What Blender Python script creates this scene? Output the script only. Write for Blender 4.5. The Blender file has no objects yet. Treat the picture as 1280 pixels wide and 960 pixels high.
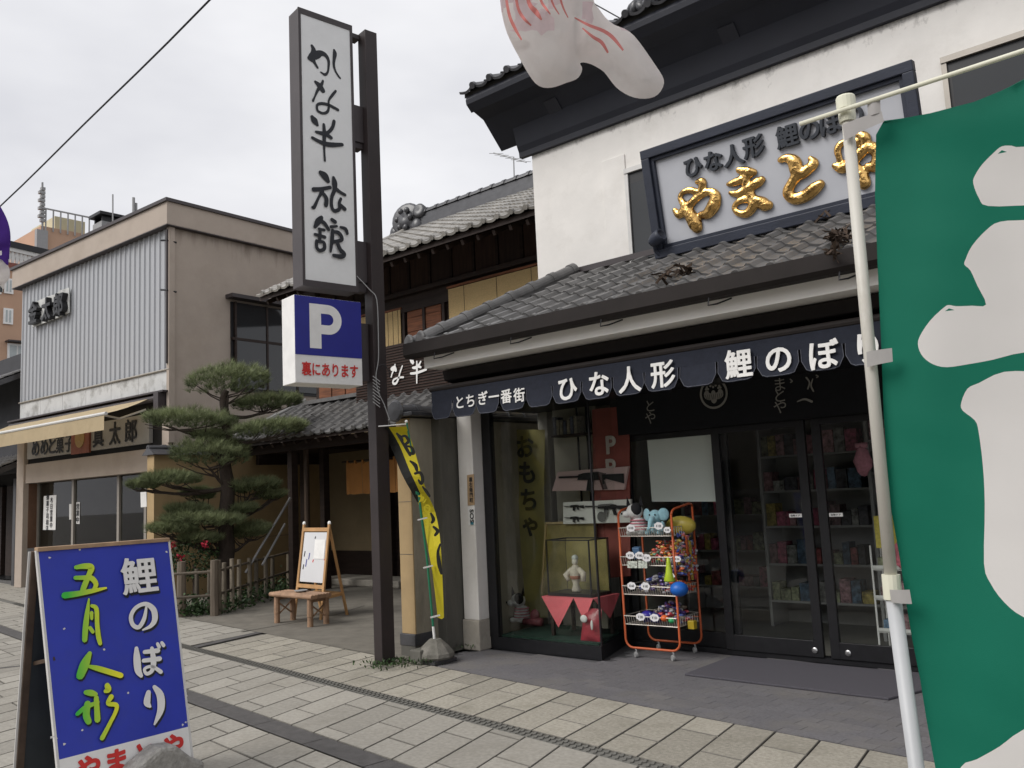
import bpy, bmesh, math, random
from math import sin, cos, pi, radians, sqrt
from mathutils import Vector as V, Matrix as M
from mathutils import geometry, noise
random.seed(7)
S = bpy.context.scene
COL = S.collection

# ---------------------------------------------------------------- camera
FP = 1080.0; YAW = radians(49.5); PIT = radians(7.1); ROL = radians(-2.73); CAM = V((0, 0, 1.5))
fwd = V((-cos(YAW)*cos(PIT), sin(YAW)*cos(PIT), sin(PIT)))
r0 = V((sin(YAW), cos(YAW), 0)); u0 = r0.cross(fwd)
rgt = r0*cos(ROL) + u0*sin(ROL); upv = -r0*sin(ROL) + u0*cos(ROL)
cd = bpy.data.cameras.new('camera'); cam = bpy.data.objects.new('camera', cd); COL.objects.link(cam)
cam.matrix_world = M(((rgt.x, upv.x, -fwd.x, CAM.x), (rgt.y, upv.y, -fwd.y, CAM.y), (rgt.z, upv.z, -fwd.z, CAM.z), (0, 0, 0, 1)))
cd.sensor_width = 36; cd.lens = 36*FP/1280; cd.clip_end = 2000; cd.clip_start = 0.05
S.camera = cam

# ---------------------------------------------------------------- overcast sky and soft sun
SUN_EL = radians(44); SUN_AZ = radians(205)      # compass-like, measured from +Y clockwise
w = bpy.data.worlds.new('World'); S.world = w; w.use_nodes = True
nt = w.node_tree; nt.nodes.clear()
def N(t, **k):
    n = nt.nodes.new(t)
    for a, b in k.items(): setattr(n, a, b)
    return n
out = N('ShaderNodeOutputWorld'); bg = N('ShaderNodeBackground'); bg.inputs[1].default_value = 0.1
sky = N('ShaderNodeTexSky', sky_type='NISHITA'); sky.sun_disc = False; sky.sun_elevation = SUN_EL; sky.sun_rotation = SUN_AZ
sky.dust_density = 4; sky.air_density = 1.0
hs = N('ShaderNodeHueSaturation'); hs.inputs['Saturation'].default_value = 0.12
tc = N('ShaderNodeTexCoord'); mp = N('ShaderNodeMapping'); mp.inputs['Scale'].default_value = (1.0, 1.0, 2.6)
nz = N('ShaderNodeTexNoise'); nz.inputs['Scale'].default_value = 1.5; nz.inputs['Detail'].default_value = 5; nz.inputs['Roughness'].default_value = 0.5
cr = N('ShaderNodeValToRGB'); cr.color_ramp.elements[0].position = 0.34; cr.color_ramp.elements[1].position = 0.66
cr.color_ramp.elements[0].color = (4.7, 4.75, 5.1, 1); cr.color_ramp.elements[1].color = (7.4, 7.4, 7.55, 1)
mx = N('ShaderNodeMixRGB'); mx.inputs[0].default_value = 0.85
nt.links.new(tc.outputs['Generated'], mp.inputs[0]); nt.links.new(mp.outputs[0], nz.inputs['Vector'])
nt.links.new(nz.outputs['Fac'], cr.inputs[0]); nt.links.new(sky.outputs[0], hs.inputs['Color'])
nt.links.new(hs.outputs[0], mx.inputs[1]); nt.links.new(cr.outputs[0], mx.inputs[2])
nt.links.new(mx.outputs[0], bg.inputs[0]); nt.links.new(bg.outputs[0], out.inputs[0])
sd = bpy.data.lights.new('sun', 'SUN'); so = bpy.data.objects.new('sun', sd); COL.objects.link(so)
sd.energy = 1.5; sd.angle = radians(35); sd.color = (1, 0.97, 0.93)
sdir = V((sin(SUN_AZ)*cos(SUN_EL), cos(SUN_AZ)*cos(SUN_EL), sin(SUN_EL)))
so.rotation_euler = (-sdir).to_track_quat('-Z', 'Y').to_euler()
S.view_settings.view_transform = 'Standard'; S.view_settings.look = 'None'
S.view_settings.exposure = 0.6; S.view_settings.gamma = 1.0
S.cycles.max_bounces = 6; S.cycles.transparent_max_bounces = 12; S.cycles.caustics_reflective = False; S.cycles.caustics_refractive = False
S.cycles.use_denoising = True

# ---------------------------------------------------------------- helpers: measured points
def ray(x, y): return fwd + rgt*((x-640)/FP) - upv*((y-480)/FP)
def on_plane(x, y, p, n):
    d = ray(x, y); n = V(n); return CAM + d*((V(p)-CAM).dot(n)/d.dot(n))
def on_y(x, y, Y): return on_plane(x, y, (0, Y, 0), (0, 1, 0))
def on_x(x, y, X): return on_plane(x, y, (X, 0, 0), (1, 0, 0))
def on_z(x, y, z=0.0): return on_plane(x, y, (0, 0, z), (0, 0, 1))
def at_d(x, y, t): return CAM + ray(x, y)*t
def depth(p): return (V(p)-CAM).dot(fwd)
def above(x, y, g): g = V(g); return on_plane(x, y, g, (g.x, g.y, 0))
def pix(p):
    v = V(p)-CAM; d = v.dot(fwd)
    if d < 0.01: return (-9999, -9999)
    return (640+FP*v.dot(rgt)/d, 480-FP*v.dot(upv)/d)

# ---------------------------------------------------------------- helpers: meshes
class MB:
    def __init__(s): s.v = []; s.f = []; s.m = []; s.mi = 0
    def add(s, vs, fs):
        o = len(s.v); s.v += [tuple(p) for p in vs]; s.f += [tuple(i+o for i in q) for q in fs]; s.m += [s.mi]*len(fs); return s
    def box(s, a, b):
        x0, y0, z0 = a; x1, y1, z1 = b
        return s.add([(x0,y0,z0),(x1,y0,z0),(x1,y1,z0),(x0,y1,z0),(x0,y0,z1),(x1,y0,z1),(x1,y1,z1),(x0,y1,z1)],
                     [(0,3,2,1),(4,5,6,7),(0,1,5,4),(1,2,6,5),(2,3,7,6),(3,0,4,7)])
    def fbox(s, o, ax, ay, az):   # box from a corner and three edge vectors
        o, ax, ay, az = V(o), V(ax), V(ay), V(az)
        p = [o, o+ax, o+ax+ay, o+ay]; p += [q+az for q in p]
        f = [(0,3,2,1),(4,5,6,7),(0,1,5,4),(1,2,6,5),(2,3,7,6),(3,0,4,7)]
        if ax.cross(ay).dot(az) < 0: f = [q[::-1] for q in f]
        return s.add(p, f)
    def beam(s, p, q, w, h, up=(0,0,1)):
        p, q = V(p), V(q); d = (q-p).normalized(); up = V(up)
        if abs(d.dot(up)) > 0.98: up = V((0, 1, 0))
        a = d.cross(up).normalized(); b = a.cross(d)
        return s.fbox(p-a*w/2-b*h/2, a*w, b*h, q-p)
    def tube(s, pts, r, n=8, flat=1.0, fdir=None, caps=True):
        pts = [V(p) for p in pts]; k = len(pts); rs = r if isinstance(r, (list, tuple)) else [r]*k
        vs = []; prev = None
        for i, p in enumerate(pts):
            d = (pts[min(i+1, k-1)]-pts[max(i-1, 0)])
            d = d.normalized() if d.length > 1e-9 else V((0, 0, 1))
            if fdir is not None: b = V(fdir); b = (b-d*b.dot(d)).normalized()
            elif prev is None:
                b = V((0, 0, 1)) if abs(d.z) < 0.9 else V((1, 0, 0)); b = (b-d*b.dot(d)).normalized()
            else: b = (prev-d*prev.dot(d)).normalized()
            prev = b; a = d.cross(b)
            for j in range(n):
                t = 2*pi*j/n; vs.append(p + a*cos(t)*rs[i] + b*sin(t)*rs[i]*flat)
        fs = [(i*n+j, i*n+(j+1)%n, (i+1)*n+(j+1)%n, (i+1)*n+j) for i in range(k-1) for j in range(n)]
        if caps: fs += [tuple(range(n))[::-1], tuple((k-1)*n+j for j in range(n))]
        return s.add(vs, fs)
    def prism(s, poly, vec):
        poly = [V(p) for p in poly]; vec = V(vec); n = len(poly)
        nrm = V((0, 0, 0))
        for i in range(n): nrm += (poly[i]-poly[0]).cross(poly[(i+1) % n]-poly[0])
        if nrm.dot(vec) > 0: poly = poly[::-1]
        return s.add(poly+[p+vec for p in poly], [tuple(range(n)), tuple(range(n, 2*n))[::-1]] + [(i, n+i, n+(i+1) % n, (i+1) % n) for i in range(n)])
    def lathe(s, prof, c, n=16, axis=None):
        c = V(c); R = V((0, 0, 1)).rotation_difference(V(axis)).to_matrix() if axis is not None else M.Identity(3)
        vs = []; fs = []
        for (r, z) in prof:
            for j in range(n): t = 2*pi*j/n; vs.append(c + R @ V((r*cos(t), r*sin(t), z)))
        for i in range(len(prof)-1):
            for j in range(n): fs.append((i*n+j, i*n+(j+1) % n, (i+1)*n+(j+1) % n, (i+1)*n+j))
        fs.append(tuple(range(n))[::-1]); fs.append(tuple((len(prof)-1)*n+j for j in range(n)))
        return s.add(vs, fs)
    def ell(s, c, rx, ry, rz, n=12, m=8, R=None, jit=0.0):
        c = V(c); vs = []; fs = []
        for i in range(m+1):
            a = -pi/2+pi*i/m
            for j in range(n):
                t = 2*pi*j/n; k = 1+random.uniform(-jit, jit)
                p = V((rx*cos(a)*cos(t), ry*cos(a)*sin(t), rz*sin(a)))*k
                vs.append(c+(R @ p if R else p))
        for i in range(m):
            for j in range(n): fs.append((i*n+j, i*n+(j+1) % n, (i+1)*n+(j+1) % n, (i+1)*n+j))
        return s.add(vs, fs)
    def mesh(s, name, mats, smooth=False):
        me = bpy.data.meshes.new(name); me.from_pydata(s.v, [], s.f); 
        for m_ in (mats if isinstance(mats, (list, tuple)) else [mats]): me.materials.append(m_)
        me.polygons.foreach_set('material_index', s.m)
        if smooth: me.polygons.foreach_set('use_smooth', [True]*len(s.f))
        me.update(); return me
    def build(s, name, mats, parent=None, local=False, smooth=False, bevel=0.0, auto=None):
        o = bpy.data.objects.new(name, s.mesh(name, mats, smooth)); return link(o, parent, local, bevel, auto)
def link(o, parent=None, local=False, bevel=0.0, auto=None):
    COL.objects.link(o)
    if parent is not None:
        o.parent = parent
        if not local and parent.type == 'EMPTY': o.matrix_parent_inverse = parent.matrix_basis.inverted()
    if bevel:
        b = o.modifiers.new('bevel', 'BEVEL'); b.width = bevel; b.segments = 2; b.limit_method = 'ANGLE'; b.angle_limit = radians(40)
    return o
def tag(o, label=None, cat=None, group=None, kind=None):
    for k, v in (('label', label), ('category', cat), ('group', group), ('kind', kind)):
        if v: o[k] = v
    return o
def thing(name, label, cat, loc=(0, 0, 0), rz=0.0, group=None):
    o = bpy.data.objects.new(name, None); o.location = loc; o.rotation_euler = (0, 0, rz); o.empty_display_size = 0.2
    COL.objects.link(o); o.matrix_basis  # evaluates basis
    return tag(o, label, cat, group)
def struct(o): o['kind'] = 'structure'; return o
def inst(name, mesh, mat4, parent, label=None):
    o = bpy.data.objects.new(name, mesh); COL.objects.link(o); o.parent = parent
    if parent.type == 'EMPTY': o.matrix_parent_inverse = parent.matrix_basis.inverted()
    o.matrix_basis = mat4
    return o
def frame4(o, x, y, z):
    return M(((x[0], y[0], z[0], o[0]), (x[1], y[1], z[1], o[1]), (x[2], y[2], z[2], o[2]), (0, 0, 0, 1)))

# ---------------------------------------------------------------- helpers: materials
MATS = {}
def mat(name, col, rough=0.7, var=0.12, scale=6.0, bump=0.0, bscale=80.0, metal=0.0, stain=None, stscale=2.0, stamt=0.5, rnd=0.0, spec=0.4, stretch=(1, 1, 1), coat=0.0, sheen=0.0, trans=None):
    m = bpy.data.materials.new(name); m.use_nodes = True; t = m.node_tree; nd = t.nodes; b = nd['Principled BSDF']
    b.inputs['Roughness'].default_value = rough; b.inputs['Metallic'].default_value = metal; b.inputs['Specular IOR Level'].default_value = spec
    if coat: b.inputs['Coat Weight'].default_value = coat
    if sheen: b.inputs['Sheen Weight'].default_value = sheen
    g = nd.new('ShaderNodeNewGeometry'); mp = nd.new('ShaderNodeMapping'); mp.inputs['Scale'].default_value = stretch
    t.links.new(g.outputs['Position'], mp.inputs['Vector'])
    n1 = nd.new('ShaderNodeTexNoise'); n1.inputs['Scale'].default_value = scale; n1.inputs['Detail'].default_value = 6; n1.inputs['Roughness'].default_value = 0.6
    t.links.new(mp.outputs[0], n1.inputs['Vector'])
    c1 = nd.new('ShaderNodeValToRGB'); c1.color_ramp.elements[0].position = 0.3; c1.color_ramp.elements[1].position = 0.7
    c1.color_ramp.elements[0].color = tuple(max(0, c*(1-var)) for c in col)+(1,); c1.color_ramp.elements[1].color = tuple(min(1, c*(1+var)) for c in col)+(1,)
    t.links.new(n1.outputs['Fac'], c1.inputs[0]); last = c1.outputs[0]
    if stain:
        n2 = nd.new('ShaderNodeTexNoise'); n2.inputs['Scale'].default_value = stscale; n2.inputs['Detail'].default_value = 8; n2.inputs['Roughness'].default_value = 0.7
        t.links.new(mp.outputs[0], n2.inputs['Vector'])
        r2 = nd.new('ShaderNodeValToRGB'); r2.color_ramp.elements[0].position = 0.5; r2.color_ramp.elements[1].position = 0.72
        r2.color_ramp.elements[0].color = (0, 0, 0, 1); r2.color_ramp.elements[1].color = (stamt, stamt, stamt, 1)
        t.links.new(n2.outputs['Fac'], r2.inputs[0])
        x2 = nd.new('ShaderNodeMixRGB'); x2.inputs[2].default_value = tuple(stain)+(1,)
        t.links.new(r2.outputs[0], x2.inputs[0]); t.links.new(last, x2.inputs[1]); last = x2.outputs[0]
    if rnd:
        oi = nd.new('ShaderNodeObjectInfo'); mr = nd.new('ShaderNodeMapRange'); mr.inputs[3].default_value = 1-rnd; mr.inputs[4].default_value = 1+rnd
        t.links.new(oi.outputs['Random'], mr.inputs[0])
        vm = nd.new('ShaderNodeVectorMath'); vm.operation = 'SCALE'
        t.links.new(last, vm.inputs[0]); t.links.new(mr.outputs[0], vm.inputs['Scale']); last = vm.outputs[0]
    t.links.new(last, b.inputs['Base Color'])
    if bump:
        n3 = nd.new('ShaderNodeTexNoise'); n3.inputs['Scale'].default_value = bscale; n3.inputs['Detail'].default_value = 4
        t.links.new(mp.outputs[0], n3.inputs['Vector'])
        bp = nd.new('ShaderNodeBump'); bp.inputs['Strength'].default_value = bump; bp.inputs['Distance'].default_value = 0.01
        t.links.new(n3.outputs['Fac'], bp.inputs['Height']); t.links.new(bp.outputs[0], b.inputs['Normal'])
    if trans:
        tr = nd.new('ShaderNodeBsdfTranslucent'); t.links.new(last, tr.inputs[0]); ms = nd.new('ShaderNodeMixShader'); ms.inputs[0].default_value = trans
        t.links.new(b.outputs[0], ms.inputs[1]); t.links.new(tr.outputs[0], ms.inputs[2]); t.links.new(ms.outputs[0], nd['Material Output'].inputs[0])
    MATS[name] = m; return m
def plain(name, col, rough=0.6, metal=0.0, spec=0.4):
    return mat(name, col, rough, 0.06, 9.0, metal=metal, spec=spec)
def glassmat(name, tint, rough=0.02, ior=1.5):
    m = bpy.data.materials.new(name); m.use_nodes = True; t = m.node_tree; nd = t.nodes; nd.remove(nd['Principled BSDF'])
    tr = nd.new('ShaderNodeBsdfTransparent'); tr.inputs[0].default_value = tuple(tint)+(1,)
    gl = nd.new('ShaderNodeBsdfGlossy'); gl.inputs['Roughness'].default_value = rough
    fr = nd.new('ShaderNodeFresnel'); fr.inputs[0].default_value = ior
    ge = nd.new('ShaderNodeNewGeometry'); inv = nd.new('ShaderNodeMath'); inv.operation = 'SUBTRACT'; inv.inputs[0].default_value = 1.0; t.links.new(ge.outputs['Backfacing'], inv.inputs[1])   # one reflection per pane, at its outer face
    mu = nd.new('ShaderNodeMath'); mu.operation = 'MULTIPLY'; t.links.new(fr.outputs[0], mu.inputs[0]); t.links.new(inv.outputs[0], mu.inputs[1])
    ms = nd.new('ShaderNodeMixShader'); t.links.new(mu.outputs[0], ms.inputs[0]); t.links.new(tr.outputs[0], ms.inputs[1]); t.links.new(gl.outputs[0], ms.inputs[2])
    t.links.new(ms.outputs[0], nd['Material Output'].inputs[0]); return m

def streak(m, z0, z1, col, amt=0.8, scale=9.0, stretch=(1, 1, .12), lo=.45, hi=.75):
    """grime with a ragged shape that hangs from a ledge at height z1"""
    t = m.node_tree; nd = t.nodes; b = nd['Principled BSDF']; src = b.inputs['Base Color'].links[0].from_socket
    g = nd.new('ShaderNodeNewGeometry'); sp = nd.new('ShaderNodeSeparateXYZ'); mr = nd.new('ShaderNodeMapRange'); mr.inputs[1].default_value = z0; mr.inputs[2].default_value = z1
    t.links.new(g.outputs['Position'], sp.inputs[0]); t.links.new(sp.outputs['Z'], mr.inputs[0])
    mp = nd.new('ShaderNodeMapping'); mp.inputs['Scale'].default_value = stretch; n = nd.new('ShaderNodeTexNoise'); n.inputs['Scale'].default_value = scale; n.inputs['Detail'].default_value = 7; n.inputs['Roughness'].default_value = .7
    t.links.new(g.outputs['Position'], mp.inputs[0]); t.links.new(mp.outputs[0], n.inputs['Vector'])
    ad = nd.new('ShaderNodeMath'); ad.operation = 'MULTIPLY_ADD'; ad.inputs[1].default_value = .45
    t.links.new(mr.outputs[0], ad.inputs[0]); t.links.new(n.outputs['Fac'], ad.inputs[2])
    ms = nd.new('ShaderNodeMapRange'); ms.inputs[1].default_value = lo+.33; ms.inputs[2].default_value = hi+.33; ms.inputs[4].default_value = amt
    t.links.new(ad.outputs[0], ms.inputs[0])
    ml = nd.new('ShaderNodeMath'); ml.operation = 'MULTIPLY'; lt = nd.new('ShaderNodeMath'); lt.operation = 'LESS_THAN'; lt.inputs[1].default_value = z1+.015
    t.links.new(sp.outputs['Z'], lt.inputs[0]); t.links.new(ms.outputs[0], ml.inputs[0]); t.links.new(lt.outputs[0], ml.inputs[1])
    mx = nd.new('ShaderNodeMixRGB'); mx.inputs[2].default_value = tuple(col)+(1,); t.links.new(ml.outputs[0], mx.inputs[0]); t.links.new(src, mx.inputs[1]); t.links.new(mx.outputs[0], b.inputs['Base Color'])
ORD = ['first', 'second', 'third', 'fourth', 'fifth', 'sixth', 'seventh', 'eighth', 'ninth', 'tenth', 'eleventh', 'twelfth', 'thirteenth']
# ---------------------------------------------------------------- helpers: writing
def text_data(s, bold=0.0, res=4, font_extrude=0.0, bev=0.0):
    c = bpy.data.curves.new('lettering', 'FONT'); c.body = s; c.resolution_u = res; c.offset = bold; c.extrude = font_extrude; c.bevel_depth = bev
    c.align_x = 'LEFT'
    o = bpy.data.objects.new('lettering', c); COL.objects.link(o); bpy.context.view_layer.update()
    me = bpy.data.meshes.new_from_object(o.evaluated_get(bpy.context.evaluated_depsgraph_get()))
    bpy.data.objects.remove(o); bpy.data.curves.remove(c)
    return me
def write(s, c, xd, yd, h, m, parent, bold=0.012, wid=None, name='lettering', extrude=0.0, off=0.003, bev=0.0, local=False, em=False):
    """flat or raised lettering centred on c; xd reading direction, yd up, h letter height"""
    ex_ = max(0.0, bold-0.008); me = text_data(s, min(bold, 0.008), font_extrude=extrude, bev=bev)
    xs = [v.co.x for v in me.vertices]; ys = [v.co.y for v in me.vertices]
    x0, x1, y0, y1 = min(xs), max(xs), min(ys), max(ys)
    if em: y0, y1 = -0.08, 0.86
    if ex_ > 0.001:      # heavier strokes: the same outline repeated a hair apart
        b0 = [tuple(v.co) for v in me.vertices]; f0 = [tuple(p.vertices) for p in me.polygons]; vs, fs = [], []
        for k, (ax, ay) in enumerate(((0, 0), (1, 0), (-1, 0), (0, 1), (0, -1), (.7, .7), (-.7, .7), (.7, -.7), (-.7, -.7))):
            o_ = len(vs); vs += [(x+ax*ex_, y+ay*ex_, z+k*0.0025) for x, y, z in b0]; fs += [tuple(i+o_ for i in q) for q in f0]
        me = bpy.data.meshes.new('lettering'); me.from_pydata(vs, [], fs); x0 -= ex_; x1 += ex_
    sy = h/(y1-y0); sx = (wid/(x1-x0)) if wid else sy
    xd = V(xd).normalized(); yd = V(yd).normalized(); nd = xd.cross(yd).normalized(); c = V(c)
    for v in me.vertices:
        v.co = c + xd*((v.co.x-(x0+x1)/2)*sx) + yd*((v.co.y-(y0+y1)/2)*sy) + nd*(off+v.co.z*sy)
    me.materials.clear(); me.materials.append(m)
    o = bpy.data.objects.new(name, me); return link(o, parent, local)
def write_down(s, c, xd, yd, h, pitch, m, parent, **k):
    c = V(c); yd = V(yd)
    return [write(ch, c - yd.normalized()*pitch*(i-(len(s)-1)/2), xd, yd, h, m, parent, em=True, **k) for i, ch in enumerate(s)]
def catmull(p, k=5):
    if len(p) < 3: 
        return [tuple(a+(b-a)*i/k for a, b in zip(p[0], p[1])) for i in range(k+1)]
    q = [p[0]]+list(p)+[p[-1]]; r = []
    for i in range(1, len(q)-2):
        for j in range(k):
            t = j/k; a, b, c, d = q[i-1], q[i], q[i+1], q[i+2]
            r.append(tuple(0.5*((2*b_)+(-a_+c_)*t+(2*a_-5*b_+4*c_-d_)*t*t+(-a_+3*b_-3*c_+d_)*t**3) for a_, b_, c_, d_ in zip(a, b, c, d)))
    r.append(tuple(p[-1])); return r
def brush(name, strokes, p0, n, m, parent, off=0.003, conv=None, wscale=1.0, thick=0.0):
    """brush strokes [(x,y,width)..] measured on the picture, laid out on the real plane p0/n"""
    n = V(n).normalized(); mb = MB()
    for si, st in enumerate(strokes):
        pts = []; ws = []
        for (x, y, wd) in catmull(st, 5):
            if conv: x, y, wd = conv(x, y, wd)
            p = on_plane(x, y, p0, n); pts.append(p + n*(off+si*0.0005)); ws.append(max(wd, 0.3)*wscale*depth(p)/FP/2)
        vs = []; k = len(pts)
        L = []; Rr = []
        for i in range(k):
            d = (pts[min(i+1, k-1)]-pts[max(i-1, 0)]).normalized(); a = n.cross(d).normalized()
            L.append(pts[i]+a*ws[i]); Rr.append(pts[i]-a*ws[i])
        d0 = (pts[0]-pts[1]).normalized(); d1 = (pts[-1]-pts[-2]).normalized()
        cap0 = [pts[0]+n.cross(-d0).normalized()*cos(t)*ws[0]+d0*sin(t)*ws[0] for t in (pi*.25, pi*.5, pi*.75)]
        cap1 = [pts[-1]+n.cross(-d1).normalized()*cos(t)*ws[-1]+d1*sin(t)*ws[-1] for t in (pi*.25, pi*.5, pi*.75)]
        mb.add([x for i in range(k) for x in (L[i], Rr[i])], [(2*i, 2*i+1, 2*i+3, 2*i+2) for i in range(k-1)])
        mb.add([L[0]]+cap0+[Rr[0]], [(0, 1, 2, 3, 4)]); mb.add([Rr[-1]]+cap1+[L[-1]], [(0, 1, 2, 3, 4)])
    return mb.build(name, m, parent)

# ================================================================ materials
m_asph = mat('asphalt', (0.16, 0.155, 0.15), 0.9, 0.2, 3, 0.5, 120)
m_slab = mat('granite_slab', (0.305, 0.286, 0.25), 0.85, 0.16, 34, 0.25, 220, stain=(0.19, 0.172, 0.14), stscale=1.3, stamt=0.6, rnd=0.13)
m_slab2 = mat('granite_band_slab', (0.33, 0.305, 0.255), 0.88, 0.24, 42, 0.6, 160, stain=(0.20, 0.185, 0.145), stscale=3.0, stamt=0.65, rnd=0.15)
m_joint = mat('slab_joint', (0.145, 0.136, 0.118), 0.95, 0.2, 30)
m_strip = mat('dark_strip', (0.085, 0.08, 0.078), 0.85, 0.2, 12, 0.3, 150)
m_drain = mat('drain_cover', (0.15, 0.145, 0.13), 0.8, 0.2, 40, 0.3, 90)
m_apron = mat('dark_paver', (0.135, 0.13, 0.137), 0.85, 0.18, 50, 0.4, 120, stain=(0.19, 0.175, 0.15), stscale=1.2, stamt=0.6, rnd=0.07)
m_drive = mat('driveway_concrete', (0.16, 0.146, 0.122), 0.9, 0.2, 5, 0.4, 90, stain=(0.11, 0.10, 0.085), stscale=1.3, stamt=0.7)
m_mat = mat('door_mat_fibre', (0.095, 0.09, 0.105), 0.95, 0.35, 160, 0.7, 400)
m_white = mat('white_plaster', (0.76, 0.735, 0.70), 0.85, 0.05, 3, 0.08, 40, stain=(0.56, 0.53, 0.49), stscale=1.4, stamt=0.5)
m_stone = mat('weathered_stone', (0.38, 0.35, 0.30), 0.9, 0.2, 12, 0.5, 60, stain=(0.2, 0.18, 0.15), stscale=6, stamt=0.6)
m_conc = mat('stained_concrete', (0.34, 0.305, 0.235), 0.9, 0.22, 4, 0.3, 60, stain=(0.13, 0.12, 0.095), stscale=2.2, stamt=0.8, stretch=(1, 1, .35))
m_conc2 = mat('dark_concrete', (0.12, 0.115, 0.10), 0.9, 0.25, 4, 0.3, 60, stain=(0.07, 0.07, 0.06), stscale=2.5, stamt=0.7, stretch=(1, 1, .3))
m_ochre = mat('ochre_wall', (0.40, 0.285, 0.15), 0.88, 0.08, 5, 0.15, 70, stain=(0.3, 0.22, 0.13), stscale=2.0, stamt=0.4)
m_frame = mat('black_frame', (0.012, 0.012, 0.014), 0.4, 0.2, 20)
m_navyp = mat('black_plaster', (0.014, 0.0155, 0.024), 0.6, 0.15, 3, 0.05, 30, stain=(0.026, 0.027, 0.036), stscale=1.2, stamt=0.4)
m_navysign = mat('navy_timber', (0.026, 0.031, 0.048), 0.5, 0.2, 8, 0.15, 90, stretch=(.3, 1, 1))
m_navy = mat('navy_cloth', (0.015, 0.018, 0.030), 0.88, 0.18, 20, 0.15, 500)
m_navyl = mat('navy_hem', (0.11, 0.115, 0.14), 0.85, 0.2, 30)
m_black = mat('black_cloth', (0.009, 0.0095, 0.012), 0.9, 0.2, 14)
m_brown = mat('brown_steel', (0.055, 0.046, 0.048), 0.5, 0.12, 4, 0.03, 60)
m_pst = mat('shaded_brown_steel', (0.028, 0.020, 0.020), 0.5, 0.15, 4)  # brown steel darkened, the shade on the post put into its colour
m_gut = mat('gutter_brown', (0.022, 0.018, 0.017), 0.7, 0.15, 5, spec=.2)
m_tile = mat('roof_tile_clay', (0.125, 0.122, 0.12), 0.45, 0.22, 7, 0.12, 60, stain=(0.06, 0.056, 0.05), stscale=5, stamt=0.5, rnd=0.14, spec=0.55)
m_tile2 = mat('weathered_roof_tile', (0.31, 0.295, 0.27), 0.40, 0.25, 6, 0.12, 60, stain=(0.16, 0.145, 0.12), stscale=5, stamt=0.6, rnd=0.2, spec=0.6)
m_tiled = mat('dark_roof_tile', (0.055, 0.055, 0.06), 0.35, 0.25, 7, 0.12, 60, rnd=0.2, spec=0.6)
m_roofbed = mat('roof_bed', (0.03, 0.028, 0.026), 0.9)
m_wood = mat('dark_timber', (0.030, 0.019, 0.015), 0.65, 0.35, 6, 0.2, 40, stretch=(.4, .4, 3), spec=.3)
m_redw = mat('red_brown_board', (0.21, 0.078, 0.036), 0.7, 0.45, 5, 0.3, 30, stretch=(.5, 1, 8), stain=(0.05, 0.025, 0.018), stscale=3, stamt=0.8)
m_beige = mat('beige_stucco', (0.42, 0.355, 0.30), 0.9, 0.05, 3, 0.12, 120, stain=(0.33, 0.27, 0.215), stscale=1.0, stamt=0.5)
m_corr = mat('corrugated_metal', (0.40, 0.41, 0.43), 0.55, 0.05, 2, 0, 1, stain=(0.31, 0.31, 0.31), stscale=1.0, stamt=0.35, stretch=(1, 1, .25))
m_flash = mat('weathered_flashing', (0.55, 0.55, 0.54), 0.6, 0.1, 3, 0, 1, stain=(0.15, 0.14, 0.12), stscale=2.2, stamt=0.9)
m_awn = mat('yellowed_canvas', (0.62, 0.50, 0.32), 0.85, 0.06, 3, 0.05, 60, stain=(0.42, 0.32, 0.19), stscale=2.0, stamt=0.5, trans=0.35)
m_glass = glassmat('window_glass', (0.95, 0.965, 0.955), ior=1.5)
m_glassd = glassmat('dim_glass', (0.7, 0.72, 0.71), ior=1.5)
m_pane = mat('dark_window_glass', (.018, .02, .022), 0.07, .1, 2, spec=.6)
m_w = plain('white_paint', (0.80, 0.79, 0.77), 0.6)
m_wd = plain('off_white', (0.62, 0.61, 0.59), 0.7)
m_ink = plain('black_ink', (0.018, 0.02, 0.026), 0.6)
m_red = plain('red_ink', (0.62, 0.035, 0.03), 0.6)
m_alu = mat('aluminium', (0.36, 0.33, 0.29), 0.45, 0.06, 4, metal=0.3)
m_grey = plain('grey_paint', (0.3, 0.3, 0.3), 0.6)
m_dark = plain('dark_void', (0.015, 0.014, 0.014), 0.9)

streak(m_white, 4.85, 5.32, (.10, .09, .08), .55, 11, (1, 1, .6), .56, .74)
streak(m_beige, 5.7, 6.47, (.14, .105, .08), .7, 5, (1, 1, .12), .50, .80)
streak(m_corr, 5.9, 6.46, (.27, .26, .24), .6, 3, (1, 1, .1), .45, .85)
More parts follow.
